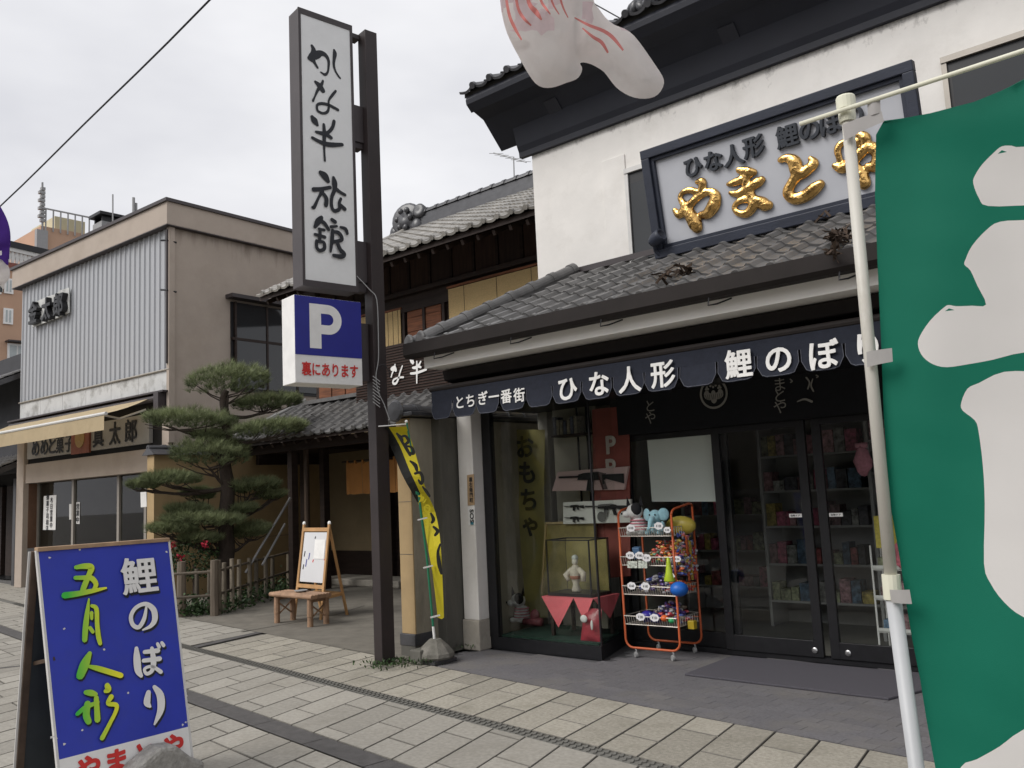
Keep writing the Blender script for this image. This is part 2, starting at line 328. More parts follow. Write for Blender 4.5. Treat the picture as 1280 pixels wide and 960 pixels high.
# ================================================================ ground
A7 = radians(7.1)
def W(u, v, z=0.0): return V((-cos(A7)*u + sin(A7)*v, sin(A7)*u + cos(A7)*v, z))
g = MB().add([(-400, -300, -0.03), (300, -300, -0.03), (300, 400, -0.03), (-400, 400, -0.03)], [(0, 1, 2, 3)]).build('ground', m_asph); struct(g)
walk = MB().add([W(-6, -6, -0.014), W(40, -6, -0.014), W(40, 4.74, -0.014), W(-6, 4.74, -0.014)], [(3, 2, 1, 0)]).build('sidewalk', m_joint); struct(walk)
slabmesh = {}
def slabm(kind, wd, ln, sk, m):
    key = (kind, round(wd, 3), round(ln, 3))
    if key not in slabmesh:
        c = 0.004
        # parallelogram in (u,v): width along u, length along v with skew
        P = lambda u, v, z: (-cos(A7)*(u+v*sk) + sin(A7)*v, sin(A7)*(u+v*sk) + cos(A7)*v, z)
        lo = [P(a, b, -0.012) for a, b in ((-wd/2, -ln/2), (wd/2, -ln/2), (wd/2, ln/2), (-wd/2, ln/2))]
        md = [p[:2]+(-c,) for p in lo]
        hi = [P(a, b, 0) for a, b in ((-wd/2+c, -ln/2+c), (wd/2-c, -ln/2+c), (wd/2-c, ln/2-c), (-wd/2+c, ln/2-c))]
        fs = []
        for k in (0, 4):
            for i in range(4): fs.append((k+i, k+(i+1) % 4, k+4+(i+1) % 4, k+4+i)[::-1])
        mb_ = MB(); mb_.mi = 1; mb_.add(lo+md+hi, fs); mb_.f.append((8, 9, 10, 11)[::-1]); mb_.m.append(0)     # sides coloured joint-dark so their sky-lit faces read dark; clean top
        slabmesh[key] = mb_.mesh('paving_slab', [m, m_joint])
    return slabmesh[key]
slabs = []
def field(u0, u1, v0, v1, wd, lens, sk, kind, m, gap=0.010, vref=0.0):
    k = 0; n = int((u1-u0)/wd)
    for i in range(n):
        u = u0+(i+0.5)*wd; v = v0; j = i % len(lens); first = True
        seq = lens[j]; q = 0
        while v < v1-0.02:
            ln = seq[q % len(seq)]; q += 1
            ln = min(ln, v1-v)
            if v1-(v+ln) < 0.06: ln = v1-v
            vc = v+ln/2; c = W(u+(vc-vref)*sk, vc, random.uniform(0, 0.0025))
            slabs.append((c, kind, wd-gap, ln-gap, sk, m)); v += ln
# main walk: two fields either side of the dark strip, then the band beside the shop
field(-4, 38, 2.925, 3.73, 0.30, ([0.55, 0.6], [0.25, 0.6], [0.42, 0.6], [0.13, 0.6]), 0.40, 'a', m_slab, vref=3.7)
field(-4, 38, -1.2, 2.735, 0.30, ([0.3, 0.6], [0.6, 0.6], [0.15, 0.6], [0.45, 0.6]), 0.40, 'a', m_slab, vref=3.7)
field(-3, 9.35, 3.845, 4.735, 0.287, ([0.30, 0.60], [0.60, 0.30]), 0.27, 'b', m_slab2, vref=3.8)
field(9.6, 38, 3.845, 4.735, 0.30, ([0.30, 0.60], [0.60, 0.30]), 0.27, 'c', m_slab, vref=3.8)
vis = []
for s_ in slabs:
    x, y = pix(s_[0]); d = depth(s_[0])
    inf = d > 0.3 and -60 < x < 1340 and -50 < y < 1060
    vis.append(((0 if inf else 1), d, s_))
vis.sort(key=lambda q: (q[0], q[1]))
far = MB()
for i, (o_, d, (c, kind, wd, ln, sk, m)) in enumerate(vis):
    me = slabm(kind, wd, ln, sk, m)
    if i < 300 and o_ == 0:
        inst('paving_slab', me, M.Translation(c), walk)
    else:
        far.mi = 0 if m is m_slab else 1; k0 = len(far.m)
        far.add([V(v.co)+c for v in me.vertices], [tuple(p.vertices) for p in me.polygons])
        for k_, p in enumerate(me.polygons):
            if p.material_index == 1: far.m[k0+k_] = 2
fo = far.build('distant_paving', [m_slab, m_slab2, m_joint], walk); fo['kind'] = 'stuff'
# dark strip, drain, cross strips
st = MB()
for k in range(60):
    u = -4+k*0.7; st.add([W(u+0.004, 2.742, 0.001), W(u+0.696, 2.742, 0.001), W(u+0.696, 2.918, 0.001), W(u+0.004, 2.918, 0.001)], [(3, 2, 1, 0)])
st = st.build('dark_paving_strip', m_strip); struct(st)
dr = MB().add([W(-4, 3.738, -0.006), W(38, 3.738, -0.006), W(38, 3.838, -0.006), W(-4, 3.838, -0.006)], [(3, 2, 1, 0)])
for k in range(330):
    u = -1+k*0.055
    dr.fbox(W(u, 3.745, -0.006), W(0.028, 0.045, 0)-W(0, 0, 0), W(-0.009, 0.016, 0)-W(0, 0, 0), (0, 0, 0.007))
    dr.fbox(W(u, 3.79, -0.006), W(0.028, 0.042, 0)-W(0, 0, 0), W(-0.009, 0.016, 0)-W(0, 0, 0), (0, 0, 0.007))
drain = dr.build('drain_channel', m_drain); struct(drain)
cs = MB()
cs.fbox(W(9.42, 3.845, -0.012), W(0.13, 0, 0), W(0.33, 0.93, 0)-W(0, 0, 0), (0, 0, 0.014))
a = on_z(0, 836); b = on_z(62, 829); d = (b-a)
cs.fbox(a-d*3+V((0, 0, -.012)), d*4.2, V((-.03, .07, 0)), (0, 0, 0.0155))
cs = cs.build('cross_paving_strip', m_strip); struct(cs)

# shop apron of small dark pavers
ap = MB()
pa = [W(-2, 4.745, 0), W(6.05, 4.745, 0), V((-5.97, 5.95, 0)), V((-6.0, 9, 0)), V((3, 9, 0))]
ap.add([p+V((0, 0, -0.008)) for p in pa], [(4, 3, 2, 1, 0)])
apron = ap.build('shop_apron', mat('apron_joint', (.085, .083, .087), .9, .15, 20)); struct(apron)
pv = MB(); pc = 0
pm = {}
def pave(c, wx, wy):
    key = (round(wx, 3), round(wy, 3))
    if key not in pm:
        q = MB(); q.add([W(-wx/2, -wy/2, -.006), W(wx/2, -wy/2, -.006), W(wx/2, wy/2, -.006), W(-wx/2, wy/2, -.006), W(-wx/2, -wy/2, 0), W(wx/2, -wy/2, 0), W(wx/2, wy/2, 0), W(-wx/2, wy/2, 0)],
              [(7, 6, 5, 4), (0, 4, 5, 1), (1, 5, 6, 2), (2, 6, 7, 3), (3, 7, 4, 0)]); pm[key] = q.mesh('apron_paver', m_apron)
    return pm[key]
allp = []
for j in range(26):
    for i in range(50):
        u = -1.9+i*0.2+(0.1 if j % 2 else 0); v = 4.8+j*0.1+0.0
        c = W(u, v, random.uniform(0.0, 0.0012))
        if c.x < -6.0 and c.y < 6.0 or c.x < -5.95 or c.y > 7.06: continue
        if c.y > 6.30 and c.x < -4.5: continue
        allp.append(c)
allp.sort(key=lambda c: (0 if -20 < pix(c)[0] < 1300 and 0 < pix(c)[1] < 1000 else 1, depth(c)))
rest = MB()
for i, c in enumerate(allp):
    me = pave(c, 0.1975, 0.0975)
    if i < 300 and depth(c) < 9: inst('apron_paver', me, M.Translation(c), apron)
    else: rest.add([V(v.co)+c for v in me.vertices], [tuple(p.vertices) for p in me.polygons])
if rest.v: rest.build('distant_apron_pavers', m_apron, apron)['kind'] = 'stuff'

# ryokan driveway
dv = [W(9.75, 4.73, .004), W(6.4, 4.73, .004), V((-6.1, 5.6, .004)), V((-6.1, 12, .004)), V((-14.0, 12, .004)), V((-14.0, 7.2, .004)), W(14.2, 4.73, .004), W(9.98, 4.73, .004)]
drive = MB().add(dv, [tuple(range(len(dv)))]).build('driveway', m_drive); struct(drive)
bpy.context.view_layer.update()
ck = MB()
prev = None
for (x, y) in ((300, 790), (340, 783), (375, 777), (420, 768), (455, 757)):
    p = on_z(x, y, 0.006)+V((0, random.uniform(-.02, .02), 0))
    if prev is not None: ck.beam(prev, p, 0.025, 0.004)
    prev = p
struct(ck.build('driveway_joint', m_joint))

# door mat
c0, c1, c2, c3 = V((-3.62, 6.16, 0)), V((-2.06, 6.12, 0)), V((-1.75, 6.98, 0)), V((-3.62, 6.98, 0))
dm = MB().prism([p+V((0, 0, 0.003)) for p in (c0, c1, c2, c3)], (0, 0, 0.016)).build('door_mat', m_mat, bevel=0.004)
tag(dm, 'grey fibre mat lying in front of the glass sliding doors', 'door mat')

# ================================================================ roof tile kit
tilem = {}
def tile_mesh(w, l, m, eave=False, name='roof_tile', amp=1.0, lf=1.0):
    key = (w, l, m.name, eave, amp, lf)
    if key in tilem: return tilem[key]
    prof = []
    for i in range(11):
        t = i/10
        z = -0.085*sin(pi*t/0.66)*w if t < 0.66 else 0.15*sin(pi*(t-0.66)/0.34)*w
        prof.append((t*w, z*amp))
    mb = MB(); th = 0.07*w*lf; lift = 0.075*w*lf
    top = [(x, 0, z+lift) for x, z in prof]+[(x, l*1.12, z) for x, z in prof]
    n = len(prof)
    mb.add(top, [(i, i+1, n+i+1, n+i) for i in range(n-1)])
    dz = th*(1.6 if eave else 1.0)
    mb.add([(x, 0, z+lift) for x, z in prof]+[(x, 0.0, z+lift-dz) for x, z in prof], [(i, n+i, n+i+1, i+1) for i in range(n-1)])
    if eave:
        r = 0.15*w; c = (0.83*w, -0.012, lift+0.03*w)
        vs = [(c[0]+r*cos(a*pi/6), c[1], c[2]+r*sin(a*pi/6)) for a in range(12)]
        vb = [(x, 0.03, z) for x, y, z in vs]
        mb.add(vs+vb, [tuple(range(12))]+[(i, 12+i, 12+(i+1) % 12, (i+1) % 12) for i in range(12)])
    me = mb.mesh(name, m, smooth=False); tilem[key] = me
    return me
def tile_roof(parent, O, xd, sd, ncol, nrow, w, l, m, skip=None, limit=300, name='roof_tile', eave=True, amp=1.0, jit=0.004, lf=1.0):
    """tiles as objects; O lower left corner, xd along the eave, sd up the slope"""
    xd = V(xd).normalized(); sd = V(sd).normalized(); nd = xd.cross(sd).normalized(); rest = MB(); cnt = 0
    for r in range(nrow):
        for c in range(ncol):
            p = V(O)+xd*(c*w)+sd*(r*l)+nd*random.uniform(0, jit)
            if skip and skip(p+xd*w/2+sd*l/2, r, c): continue
            me = tile_mesh(w, l, m, eave and r == 0, name, amp, lf)
            xx = (xd+sd*random.uniform(-.01, .01)).normalized()
            F = frame4(p, xx, nd.cross(xx), nd)
            if cnt < limit:
                inst(name, me, F, parent); cnt += 1
            else: rest.add([F @ v.co for v in me.vertices], [tuple(q.vertices) for q in me.polygons])
    if rest.v: rest.build('distant_roof_tiles', m, parent)['kind'] = 'stuff'
def ridge_tiles(parent, a, b, r, step, m, name='ridge_tile', up=None):
    a, b = V(a), V(b); d = (b-a).normalized(); n = max(1, int((b-a).length/step))
    key = ('ridge', r, step, m.name)
    if key not in tilem:
        mb = MB(); pr = 9
        def ring(x, rr): return [(x, rr*cos(pi*j/pr), rr*sin(pi*j/pr)) for j in range(pr+1)]
        for (x0, x1, ra, rb) in ((0, step*0.84, r*0.96, r), (step*0.80, step*1.04, r*1.13, r*1.13)):
            q0, q1 = ring(x0, ra), ring(x1, rb); k = pr+1
            mb.add(q0+q1, [(i, i+1, k+i+1, k+i) for i in range(pr)][::-1])
            mb.add(q1, [tuple(range(k))]); mb.add(q0, [tuple(range(k))[::-1]])
        tilem[key] = mb.mesh(name, m, smooth=False)
    z = V(up) if up else V((0, 0, 1)); z = (z-d*z.dot(d)).normalized(); y = z.cross(d)
    for i in range(n): inst(name, tilem[key], frame4(a+d*(i*(b-a).length/n), d, y, z), parent)

# ================================================================ the toy shop
shop = thing('shop_building', 'two storey white plaster shop with navy eaves and tiled lower roof', 'building', (-3, 7.5, 0))
# --- upper storey
uw = MB().box((-5.9, 7.45, 3.2), (3.2, 7.75, 5.6)).build('upper_wall', m_white, shop)
EP = [(6.86, 5.93), (6.87, 5.88), (6.95, 5.81), (6.985, 5.835), (7.15, 5.785), (7.447, 5.49), (7.447, 5.95), (6.9, 6.03)]
ev = MB(); ev.prism([(-6.35, y, z) for y, z in EP], (9.6, 0, 0)); ev = ev.build('eave', m_navyp, shop)
cc = MB(); cc.prism([(-6.04, y, z) for y, z in ((7.30, 5.63), (7.36, 5.42), (7.39, 5.36), (7.395, 5.30), (7.449, 5.30), (7.449, 5.63))], (9.2, 0, 0))
cc.build('cornice', m_navyp, shop)
m_navyb = mat('black_plaster_block', (0.026, 0.027, 0.036), 0.6, 0.15, 3)
for x in (-5.5, -4.45, -3.4, -2.3, -1.2):
    b = MB(); a0 = V((x, 7.20, 5.735)); s_ = (V((0, 7.447, 5.49))-V((0, 7.15, 5.785))).normalized(); nn = V((0, -s_.z*-1, 0)); nn = V((1, 0, 0)).cross(s_); 
    if nn.z > 0: nn = -nn
    b.fbox(a0, V((0.17, 0, 0)), s_*0.17, nn*0.012); b.build('eave_block', m_navyb, shop)
# upper roof (only its edge shows)
ur = MB().prism([(-6.38, 6.88, 5.97), (-6.38, 6.88, 6.03), (-6.38, 9.6, 7.45), (-6.38, 9.6, 7.3)], (9.7, 0, 0)).build('roof', m_roofbed, shop)
sl = V((0, 2.72, 1.42)).normalized()
tile_roof(ur, (-6.40, 6.82, 6.015), (1, 0, 0), sl, 30, 4, 0.255, 0.25, m_tiled)
# decorated ridge end riding on the upper roof
orn = MB(); 
p0 = on_y(786, 42, 6.95)
for i in range(9):
    x = p0.x+0.05+i*0.23
    orn.lathe([(0.0, -.10), (0.085, -.09), (0.095, 0), (0.09, .02), (0.06, .03), (0.05, .015), (0.0, .015)], (x, 6.97, 6.10+0.06*(i % 2)), 14, axis=(0.1, -1, 0.1))
orn.box((p0.x-.05, 6.98, 6.02), (p0.x+3.5, 7.25, 6.10)); orn.box((p0.x, 7.0, 6.11), (p0.x+3.5, 7.22, 6.18)); orn.box((p0.x+.05, 7.02, 6.19), (p0.x+3.5, 7.2, 6.27))
for k in range(14):
    a = k*0.5; orn.ell((p0.x+.05+.10*sin(k*1.7)+.04*k, 6.93+.03*cos(k*2.3), 6.06+.035*(k % 6)), .085, .06, .05, 10, 6, R=M.Rotation(k*.9, 3, 'Y'))
orn = orn.build('ornamental_ridge_end', m_tiled, ur, smooth=True)
# window band behind the sign and on the right
for nm, (a, b) in {'l': ((-4.62, 3.75), (-4.18, 4.72)), 'r': ((-1.55, 3.95), (1.5, 4.78))}.items():
    q = MB().box((a[0], 7.43, a[1]), (b[0], 7.449, b[1])).build('window', m_frame, shop)
    q2 = MB(); q2.box((a[0]-.04, 7.40, b[1]), (b[0]+.04, 7.448, b[1]+.05)); q2.box((a[0]-.04, 7.41, a[1]), (a[0], 7.448, b[1])); q2.box((b[0], 7.41, a[1]), (b[0]+.04, 7.448, b[1]))
    q2.build('window_frame', m_alu if nm == 'r' else m_wd, q)
    MB().box((a[0]+.03, 7.408, a[1]+.03), (b[0]-.03, 7.412, b[1]-.12)).build('pane', m_pane, q)
# recessed plaster border round the left window
pb = MB(); pb.box((-4.95, 7.435, 3.6), (-4.66, 7.452, 4.95)); pb.build('plaster_border', m_white, shop, bevel=0.006)
# --- lower roof
RS = V((0, 1.89, 0.885)).normalized(); RZ0 = 2.905
lr = MB().add([(-5.96, 5.58, 2.895), (3.2, 5.58, 2.895), (3.2, 7.45, 3.77), (-5.55, 7.45, 3.77)], [(0, 1, 2, 3)])
lr.add([(-5.96, 5.58, 2.895), (-5.55, 7.45, 3.77), (-6.15, 7.45, 3.05)], [(0, 1, 2)])
lr = lr.build('lower_roof', m_roofbed, shop)
hA = V((-5.99, 5.56, 2.925)); hB = on_y(716, 352, 7.42); hB.z = 3.80
def skiplow(p, r, c): return p.x < hA.x+(p.y-5.6)*(hB.x-hA.x)/1.84+0.02
tile_roof(lr, (-5.99, 5.56, RZ0), (1, 0, 0), RS, 31, 9, 0.262, 0.222, m_tile, skip=skiplow, limit=290)
ridge_tiles(lr, hA+V((-.02, 0, .015)), hB+V((-.08, 0, .02)), 0.062, 0.29, m_tile, up=(0, -.4, 1))
ridge_tiles(lr, hA+V((.14, .0, .03)), hB+V((.05, -.03, .03)), 0.075, 0.29, m_tile, up=(0, -.4, 1))
nb = MB(); nb.beam(hA+V((.06, .05, -.01)), hB+V((-.01, 0, -.0)), 0.26, 0.07); nb.build('hip_bed', m_tile, lr)
for p in (hA+V((-.02, 0, .015)), hA+V((.14, 0, .03))):
    MB().lathe([(0, -.02), (.07, -.02), (.075, 0), (.06, .015), (0, .02)], p+V((0, -.01, .02)), 14, axis=(-.2, -1, 0)).build('hip_end_tile', m_tile, lr)
# dark flashing where the roof meets the wall
MB().box((-5.60, 7.40, 3.80), (3.2, 7.449, 3.86)).build('wall_flashing', m_brown, shop)
# gutter and hooks
gt = MB(); gt.prism([(-6.04, y, z) for y, z in ((5.50, 2.94), (5.50, 2.83), (5.53, 2.80), (5.62, 2.80), (5.64, 2.94), (5.625, 2.94), (5.61, 2.82), (5.53, 2.82), (5.515, 2.94))], (9.5, 0, 0)); gutter = gt.build('gutter', m_gut, shop)
for i in range(10):
    x = -5.62+i*0.93; k = MB(); k.tube([(x, 5.51, 2.80), (x-.005, 5.50, 2.745), (x+.03, 5.57, 2.76), (x+.10, 5.66, 2.80)], 0.006, 6); k.build('gutter_hook', m_frame, gutter)
# white boxed fascia
MB().prism([(-5.93, y, z) for y, z in ((5.66, 2.92), (5.67, 2.705), (6.45, 2.72), (6.45, 2.92))], (9.3, 0, 0)).build('fascia', mat('fascia_lit_white', (.86, .84, .80), .8, .04, 3), shop)  # white lifted in colour to stand in for light bounced from the ground
MB().box((-6.05, 6.46, 2.35), (3.2, 7.449, 3.0)).build('lintel', m_frame, shop)
# pillar
MB().box((-6.07, 6.22, 0.285), (-5.87, 6.47, 2.715)).build('pillar', m_white, shop, bevel=0.008)
MB().box((-6.085, 6.205, 0.0), (-5.86, 6.48, 0.285)).build('pillar_base', m_stone, shop, bevel=0.01)
# --- display window
PL = [(-5.855, 6.36), (-4.55, 6.36), (-4.80, 7.12), (-5.855, 7.12)]
dw = MB().prism([(x, y, 0.0) for x, y in PL], (0, 0, 0.115)).build('display_window', m_frame, shop)
dwf = MB(); dwf.box((-5.86, 6.355, 0.116), (-5.75, 6.42, 2.6)); dwf.box((-5.75, 6.362, 2.42), (-4.56, 6.42, 2.6)); dwf.beam((-4.56, 6.385, 2.5), (-4.80, 7.12, 2.5), .05, .2)
dwf.build('window_frame', m_frame, dw)
MB().box((-5.75, 6.372, 0.116), (-4.56, 6.380, 2.42)).build('pane', m_glass, dw)
sp = MB(); sp.fbox((-4.556, 6.385, 0.116), V((-.236, .735, 0)), V((-.007, -.002, 0)), (0, 0, 2.3)); sp.build('pane', m_glass, dw)
MB().box((-4.562, 6.366, 0.116), (-4.548, 6.384, 2.42)).build('corner_bead', m_frame, dw)
m_green = mat('dark_green_felt', (0.012, 0.035, 0.024), 0.95, 0.2, 30)
MB().prism([(x, y, 0.117) for x, y in ((-5.75, 6.40), (-4.60, 6.40), (-4.82, 7.10), (-5.75, 7.10))], (0, 0, 0.02)).build('display_floor', m_green, dw)
m_back = mat('display_backing', (0.40, 0.38, 0.31), 0.9, 0.1, 3)
bw = MB(); bw.box((-5.75, 7.38, 0.0), (-5.18, 7.40, 2.5)); bw.build('display_backing', m_back, dw)
for x in (-5.42, -5.30): MB().box((x, 7.36, 0.1), (x+.012, 7.378, 2.5)).build('backing_seam', m_frame, dw)
# --- doors, Y = 7.12
DY = 7.12
fr = MB(); fr.box((-4.80, DY-.03, 0), (3.0, DY+.06, 0.045)); fr.box((-4.80, DY-.03, 1.985), (3.0, DY+.06, 2.5)); fr.box((-4.81, DY-.03, .046), (-4.72, DY+.05, 1.984))
door_fr = fr.build('door_frame', m_frame, shop)
m_knob = mat('steel', (0.55, 0.55, 0.55), 0.3, 0.05, 5, metal=0.9)
def sliding(x0, x1, y, lock=None):
    f = MB(); f.box((x0, y-.02, .046), (x0+.075, y+.02, 1.984)); f.box((x1-.075, y-.02, .046), (x1, y+.02, 1.984)); f.box((x0+.075, y-.02, .046), (x1-.075, y+.02, .175)); f.box((x0+.075, y-.02, 1.93), (x1-.075, y+.02, 1.984))
    o = f.build('sliding_door', m_frame, shop, bevel=.002)
    MB().box((x0+.075, y-.004, .175), (x1-.075, y+.004, 1.93)).build('pane', m_glass, o)
    if lock is not None: MB().lathe([(0, -.012), (.022, -.012), (.024, 0), (.015, .006), (0, .008)], (lock, y-.026, .10), 14, axis=(0, -1, 0)).build('lock', m_knob, o)
    return o
sliding(-4.71, -3.60, DY+.03)
d1 = sliding(-3.72, -2.86, DY-.025, lock=-2.93); d2 = sliding(-2.80, -1.70, DY-.025, lock=-2.66)
sliding(-1.75, -0.6, DY+.03)
for o, cx in ((d1, -3.0), (d2, -2.66)):
    MB().box((cx-.055, DY-.034, 1.175), (cx+.055, DY-.030, 1.205)).build('door_notice', m_w, o)
    write('自動ドア', (cx, DY-.035, 1.19), (1, 0, 0), (0, 0, 1), 0.017, m_ink, o, wid=.08, off=0.001, name='notice_lettering')
# --- room behind the glass
m_rfl = mat('shop_floor', (0.16, 0.155, 0.14), 0.5, 0.1, 4); m_rw = mat('room_wall', (0.36, 0.34, 0.30), 0.9, 0.1, 2)
rm = MB(); rm.add([(-5.85, 7.13, .006), (3, 7.13, .006), (3, 11, .006), (-5.85, 11, .006)], [(0, 1, 2, 3)]); rm.build('room_floor', m_rfl, shop)
rm = MB(); rm.box((-5.99, 7.42, .0), (-5.86, 11, 3.0)); rm.box((-5.99, 11, 0), (3, 11.1, 3.0)); rm.box((3.0, 6.3, 0), (3.1, 11, 3.2)); rm.build('room_wall', m_rw, shop)
MB().box((-5.85, 7.46, 2.62), (3, 11, 2.7)).build('room_ceiling', m_rw, shop)
MB().box((-6.0, 7.76, 3.0), (3.1, 11.1, 3.1)).build('upper_floor', m_frame, shop)

# ---------------------------------------------------------------- shop sign
sT0, sT1 = V((-4.12, 6.90, 4.655)), V((-1.665, 6.90, 4.655)); sB0, sB1 = V((-4.13, 7.07, 3.635)), V((-1.70, 7.07, 3.635))
sx = (sT1-sT0).normalized(); sz = (sT0-sB0).normalized(); sn = sx.cross(sz).normalized()
if sn.y > 0: sn = -sn
sg = thing('shop_sign', 'large tilted sign board with gold raised letters above the lower roof', 'sign', (-2.95, 7.2, 3.66))
fw = 0.085; Wd = (sT1-sT0).length; Ht = (sT0-sB0).length; so_ = sB0-sz*0.0
fb = MB()
for (a, b, c, d) in ((0, 0, Wd, fw), (0, Ht-fw, Wd, fw), (0, fw, fw, Ht-2*fw), (Wd-fw, fw, fw, Ht-2*fw)):
    fb.fbox(so_+sx*a+sz*b-sn*.03, sx*c, sz*d, sn*.085)
fb2 = MB()
for (a, b, c, d) in ((fw, fw, Wd-2*fw, .035), (fw, Ht-fw-.035, Wd-2*fw, .035), (fw, fw+.035, .035, Ht-2*fw-.07), (Wd-fw-.035, fw+.035, .035, Ht-2*fw-.07)):
    fb2.fbox(so_+sx*a+sz*b-sn*.03, sx*c, sz*d, sn*.055)
fro = fb.build('frame', m_navysign, sg, bevel=.006); fb2.build('frame_moulding', m_navysign, sg, bevel=.004)
m_signw = mat('sign_panel', (0.47, 0.48, 0.515), 0.6, 0.05, 2, stain=(0.46, 0.46, 0.47), stscale=1, stamt=.5)
MB().fbox(so_+sx*(fw+.035)+sz*(fw+.035)-sn*.03, sx*(Wd-2*fw-.07), sz*(Ht-2*fw-.07), sn*.02).build('panel', m_signw, sg)
PP = so_-sn*(-0.0)+sn*(-.01)          # a point of the panel face
m_gold = mat('gold_leaf', (0.72, 0.44, 0.15), 0.16, 0.4, 9, 1.0, 22, metal=1.0, stain=(0.20, 0.11, 0.045), stscale=4, stamt=.9)
def cv(ox, oy, k): return lambda x, y, wd: (ox+x/k, oy+y/k, wd/k)
c1 = cv(835, 160, 960/130); c2 = cv(960, 130, 960/140)
GOLD = [
 (c1, [[(70, 760, 50), (110, 800, 75), (170, 750, 85), (270, 650, 70), (370, 590, 70), (440, 620, 95), (430, 710, 120), (370, 790, 100), (310, 800, 60)],
       [(150, 700, 70), (115, 640, 45), (150, 590, 50), (220, 575, 60), (290, 600, 60)], [(270, 500, 40), (320, 495, 75), (320, 560, 70), (300, 610, 50)],
       [(160, 720, 80), (210, 800, 110), (260, 890, 125), (275, 920, 100)]]),
 (c1, [[(560, 520, 40), (620, 505, 70), (700, 470, 75), (770, 430, 60)], [(660, 390, 60), (740, 400, 80), (800, 410, 60)], [(580, 600, 40), (650, 605, 70), (740, 560, 80), (840, 500, 90), (870, 480, 70)],
       [(730, 400, 60), (720, 480, 80), (740, 560, 70), (780, 640, 80), (790, 720, 90), (730, 790, 75), (650, 780, 60), (615, 730, 45), (660, 680, 55), (750, 660, 70), (850, 680, 100), (900, 710, 110), (930, 715, 90)]]),
 (c2, [[(110, 480, 50), (170, 465, 75), (230, 500, 110), (250, 570, 110), (290, 600, 100), (350, 560, 90), (400, 510, 80), (370, 470, 50)],
       [(265, 600, 100), (210, 680, 85), (175, 760, 90), (230, 810, 95), (320, 790, 100), (400, 730, 105), (450, 690, 80)]]),
 (c2, [[(575, 530, 50), (640, 550, 90), (720, 500, 100), (800, 420, 95), (870, 370, 95), (950, 420, 110), (945, 520, 120), (860, 540, 70)],
       [(620, 480, 50), (600, 390, 60), (650, 330, 55), (760, 330, 70)], [(780, 260, 60), (835, 290, 90), (840, 350, 70)], [(740, 530, 80), (800, 600, 100), (830, 680, 105)]]),
]
for cvf, strokes in GOLD:
    mb = MB()
    for st_ in strokes:
        pts = []; rs = []
        for x, y, wd in catmull(st_, 4):
            x, y, wd = cvf(x, y, wd); p = on_plane(x, y, PP, sn); pts.append(p+sn*.012); rs.append(wd*depth(p)/FP/2*1.12)
        mb.tube(pts, rs, 10, flat=0.75, fdir=sn)
        for k in (0, -1): mb.ell(pts[k], rs[k], rs[k], rs[k]*.75, 10, 6, R=frame4((0, 0, 0), sx, sz, sn).to_3x3())
    o = mb.build('gold_letter', m_gold, sg, smooth=True)
    rmod = o.modifiers.new('fuse', 'REMESH'); rmod.mode = 'VOXEL'; rmod.voxel_size = 0.009; rmod.use_smooth_shade = True
    sm = o.modifiers.new('soft', 'SMOOTH'); sm.iterations = 3; sm.factor = .5
m_signink = mat('dark_raised_letter', (0.035, 0.04, 0.05), 0.45, 0.15, 10)
up_img = sz
for ch, (x, y, hh, ww) in {'ひ': (881, 204, .15, .15), 'な': (911, 191, .15, .15), '人': (918, 0, 0, 0), '形': (942, 0, 0, 0)}.items(): pass
for ch, x, y in (('ひ', 868, 208), ('な', 893, 201), ('人', 918, 194), ('形', 943, 183), ('鯉', 985, 170), ('の', 1013, 162), ('ぼ', 1040, 154), ('り', 1070, 145)):
    p = on_plane(x, y, PP, sn)
    write(ch, p, sx, sz, 0.185, m_signink, sg, bold=0.028, extrude=0.08, off=0.016, name='raised_letter', em=True)

# old onigawara lamp-like finial and leaf litter beside the sign foot
fn = thing('sign_spotlight', 'small dark spotlight at the lower left corner of the gold lettered sign', 'spotlight', tuple(on_y(820, 312, 6.95)))
p = on_y(821, 298, 6.93)
q = MB(); q.lathe([(0, -.08), (.045, -.075), (.062, -.03), (.066, .04), (.06, .07), (.05, .07), (.048, .05), (0, .05)], p, 16, axis=(.75, -.15, .3)); q.build('lamp_head', m_navysign, fn, smooth=True)
q = MB(); q.tube([p+V((-.03, .0, -.04)), p+V((-.06, .06, -.09)), p+V((-.02, .12, -.17)), p+V((0, .12, -.27))], .02, 8); q.build('bracket', m_navysign, fn)
m_litter = mat('dry_leaf', (0.06, 0.040, 0.028), 0.9, 0.6, 60)
lt = MB()
for (x0, y0, n, sp_) in ((842, 345, 46, 22), (1050, 300, 70, 12), (1040, 318, 20, 6), (1030, 270, 12, 8)):
    for i in range(n):
        x = x0+random.uniform(-sp_, sp_); y = y0+random.uniform(-5, 5)-0.25*(x-x0)
        p = on_plane(x, y, (0, 5.56, RZ0+.05), RS.cross(V((1, 0, 0)))) ; a = V((random.uniform(-1, 1), random.uniform(-1, 1), random.uniform(-.2, .6))).normalized()*random.uniform(.02, .07); b = V((random.uniform(-1, 1), random.uniform(-1, 1), random.uniform(-.3, .5))).normalized()*.015
        p = p+V((0, 0, random.uniform(0, .05))); lt.add([p-a-b, p+a-b, p+a+b, p-a+b], [(0, 1, 2, 3)])
tag(lt.build('leaf_litter', m_litter), 'dry brown leaves and twigs caught on the shop roof tiles', 'leaf litter', kind='stuff')

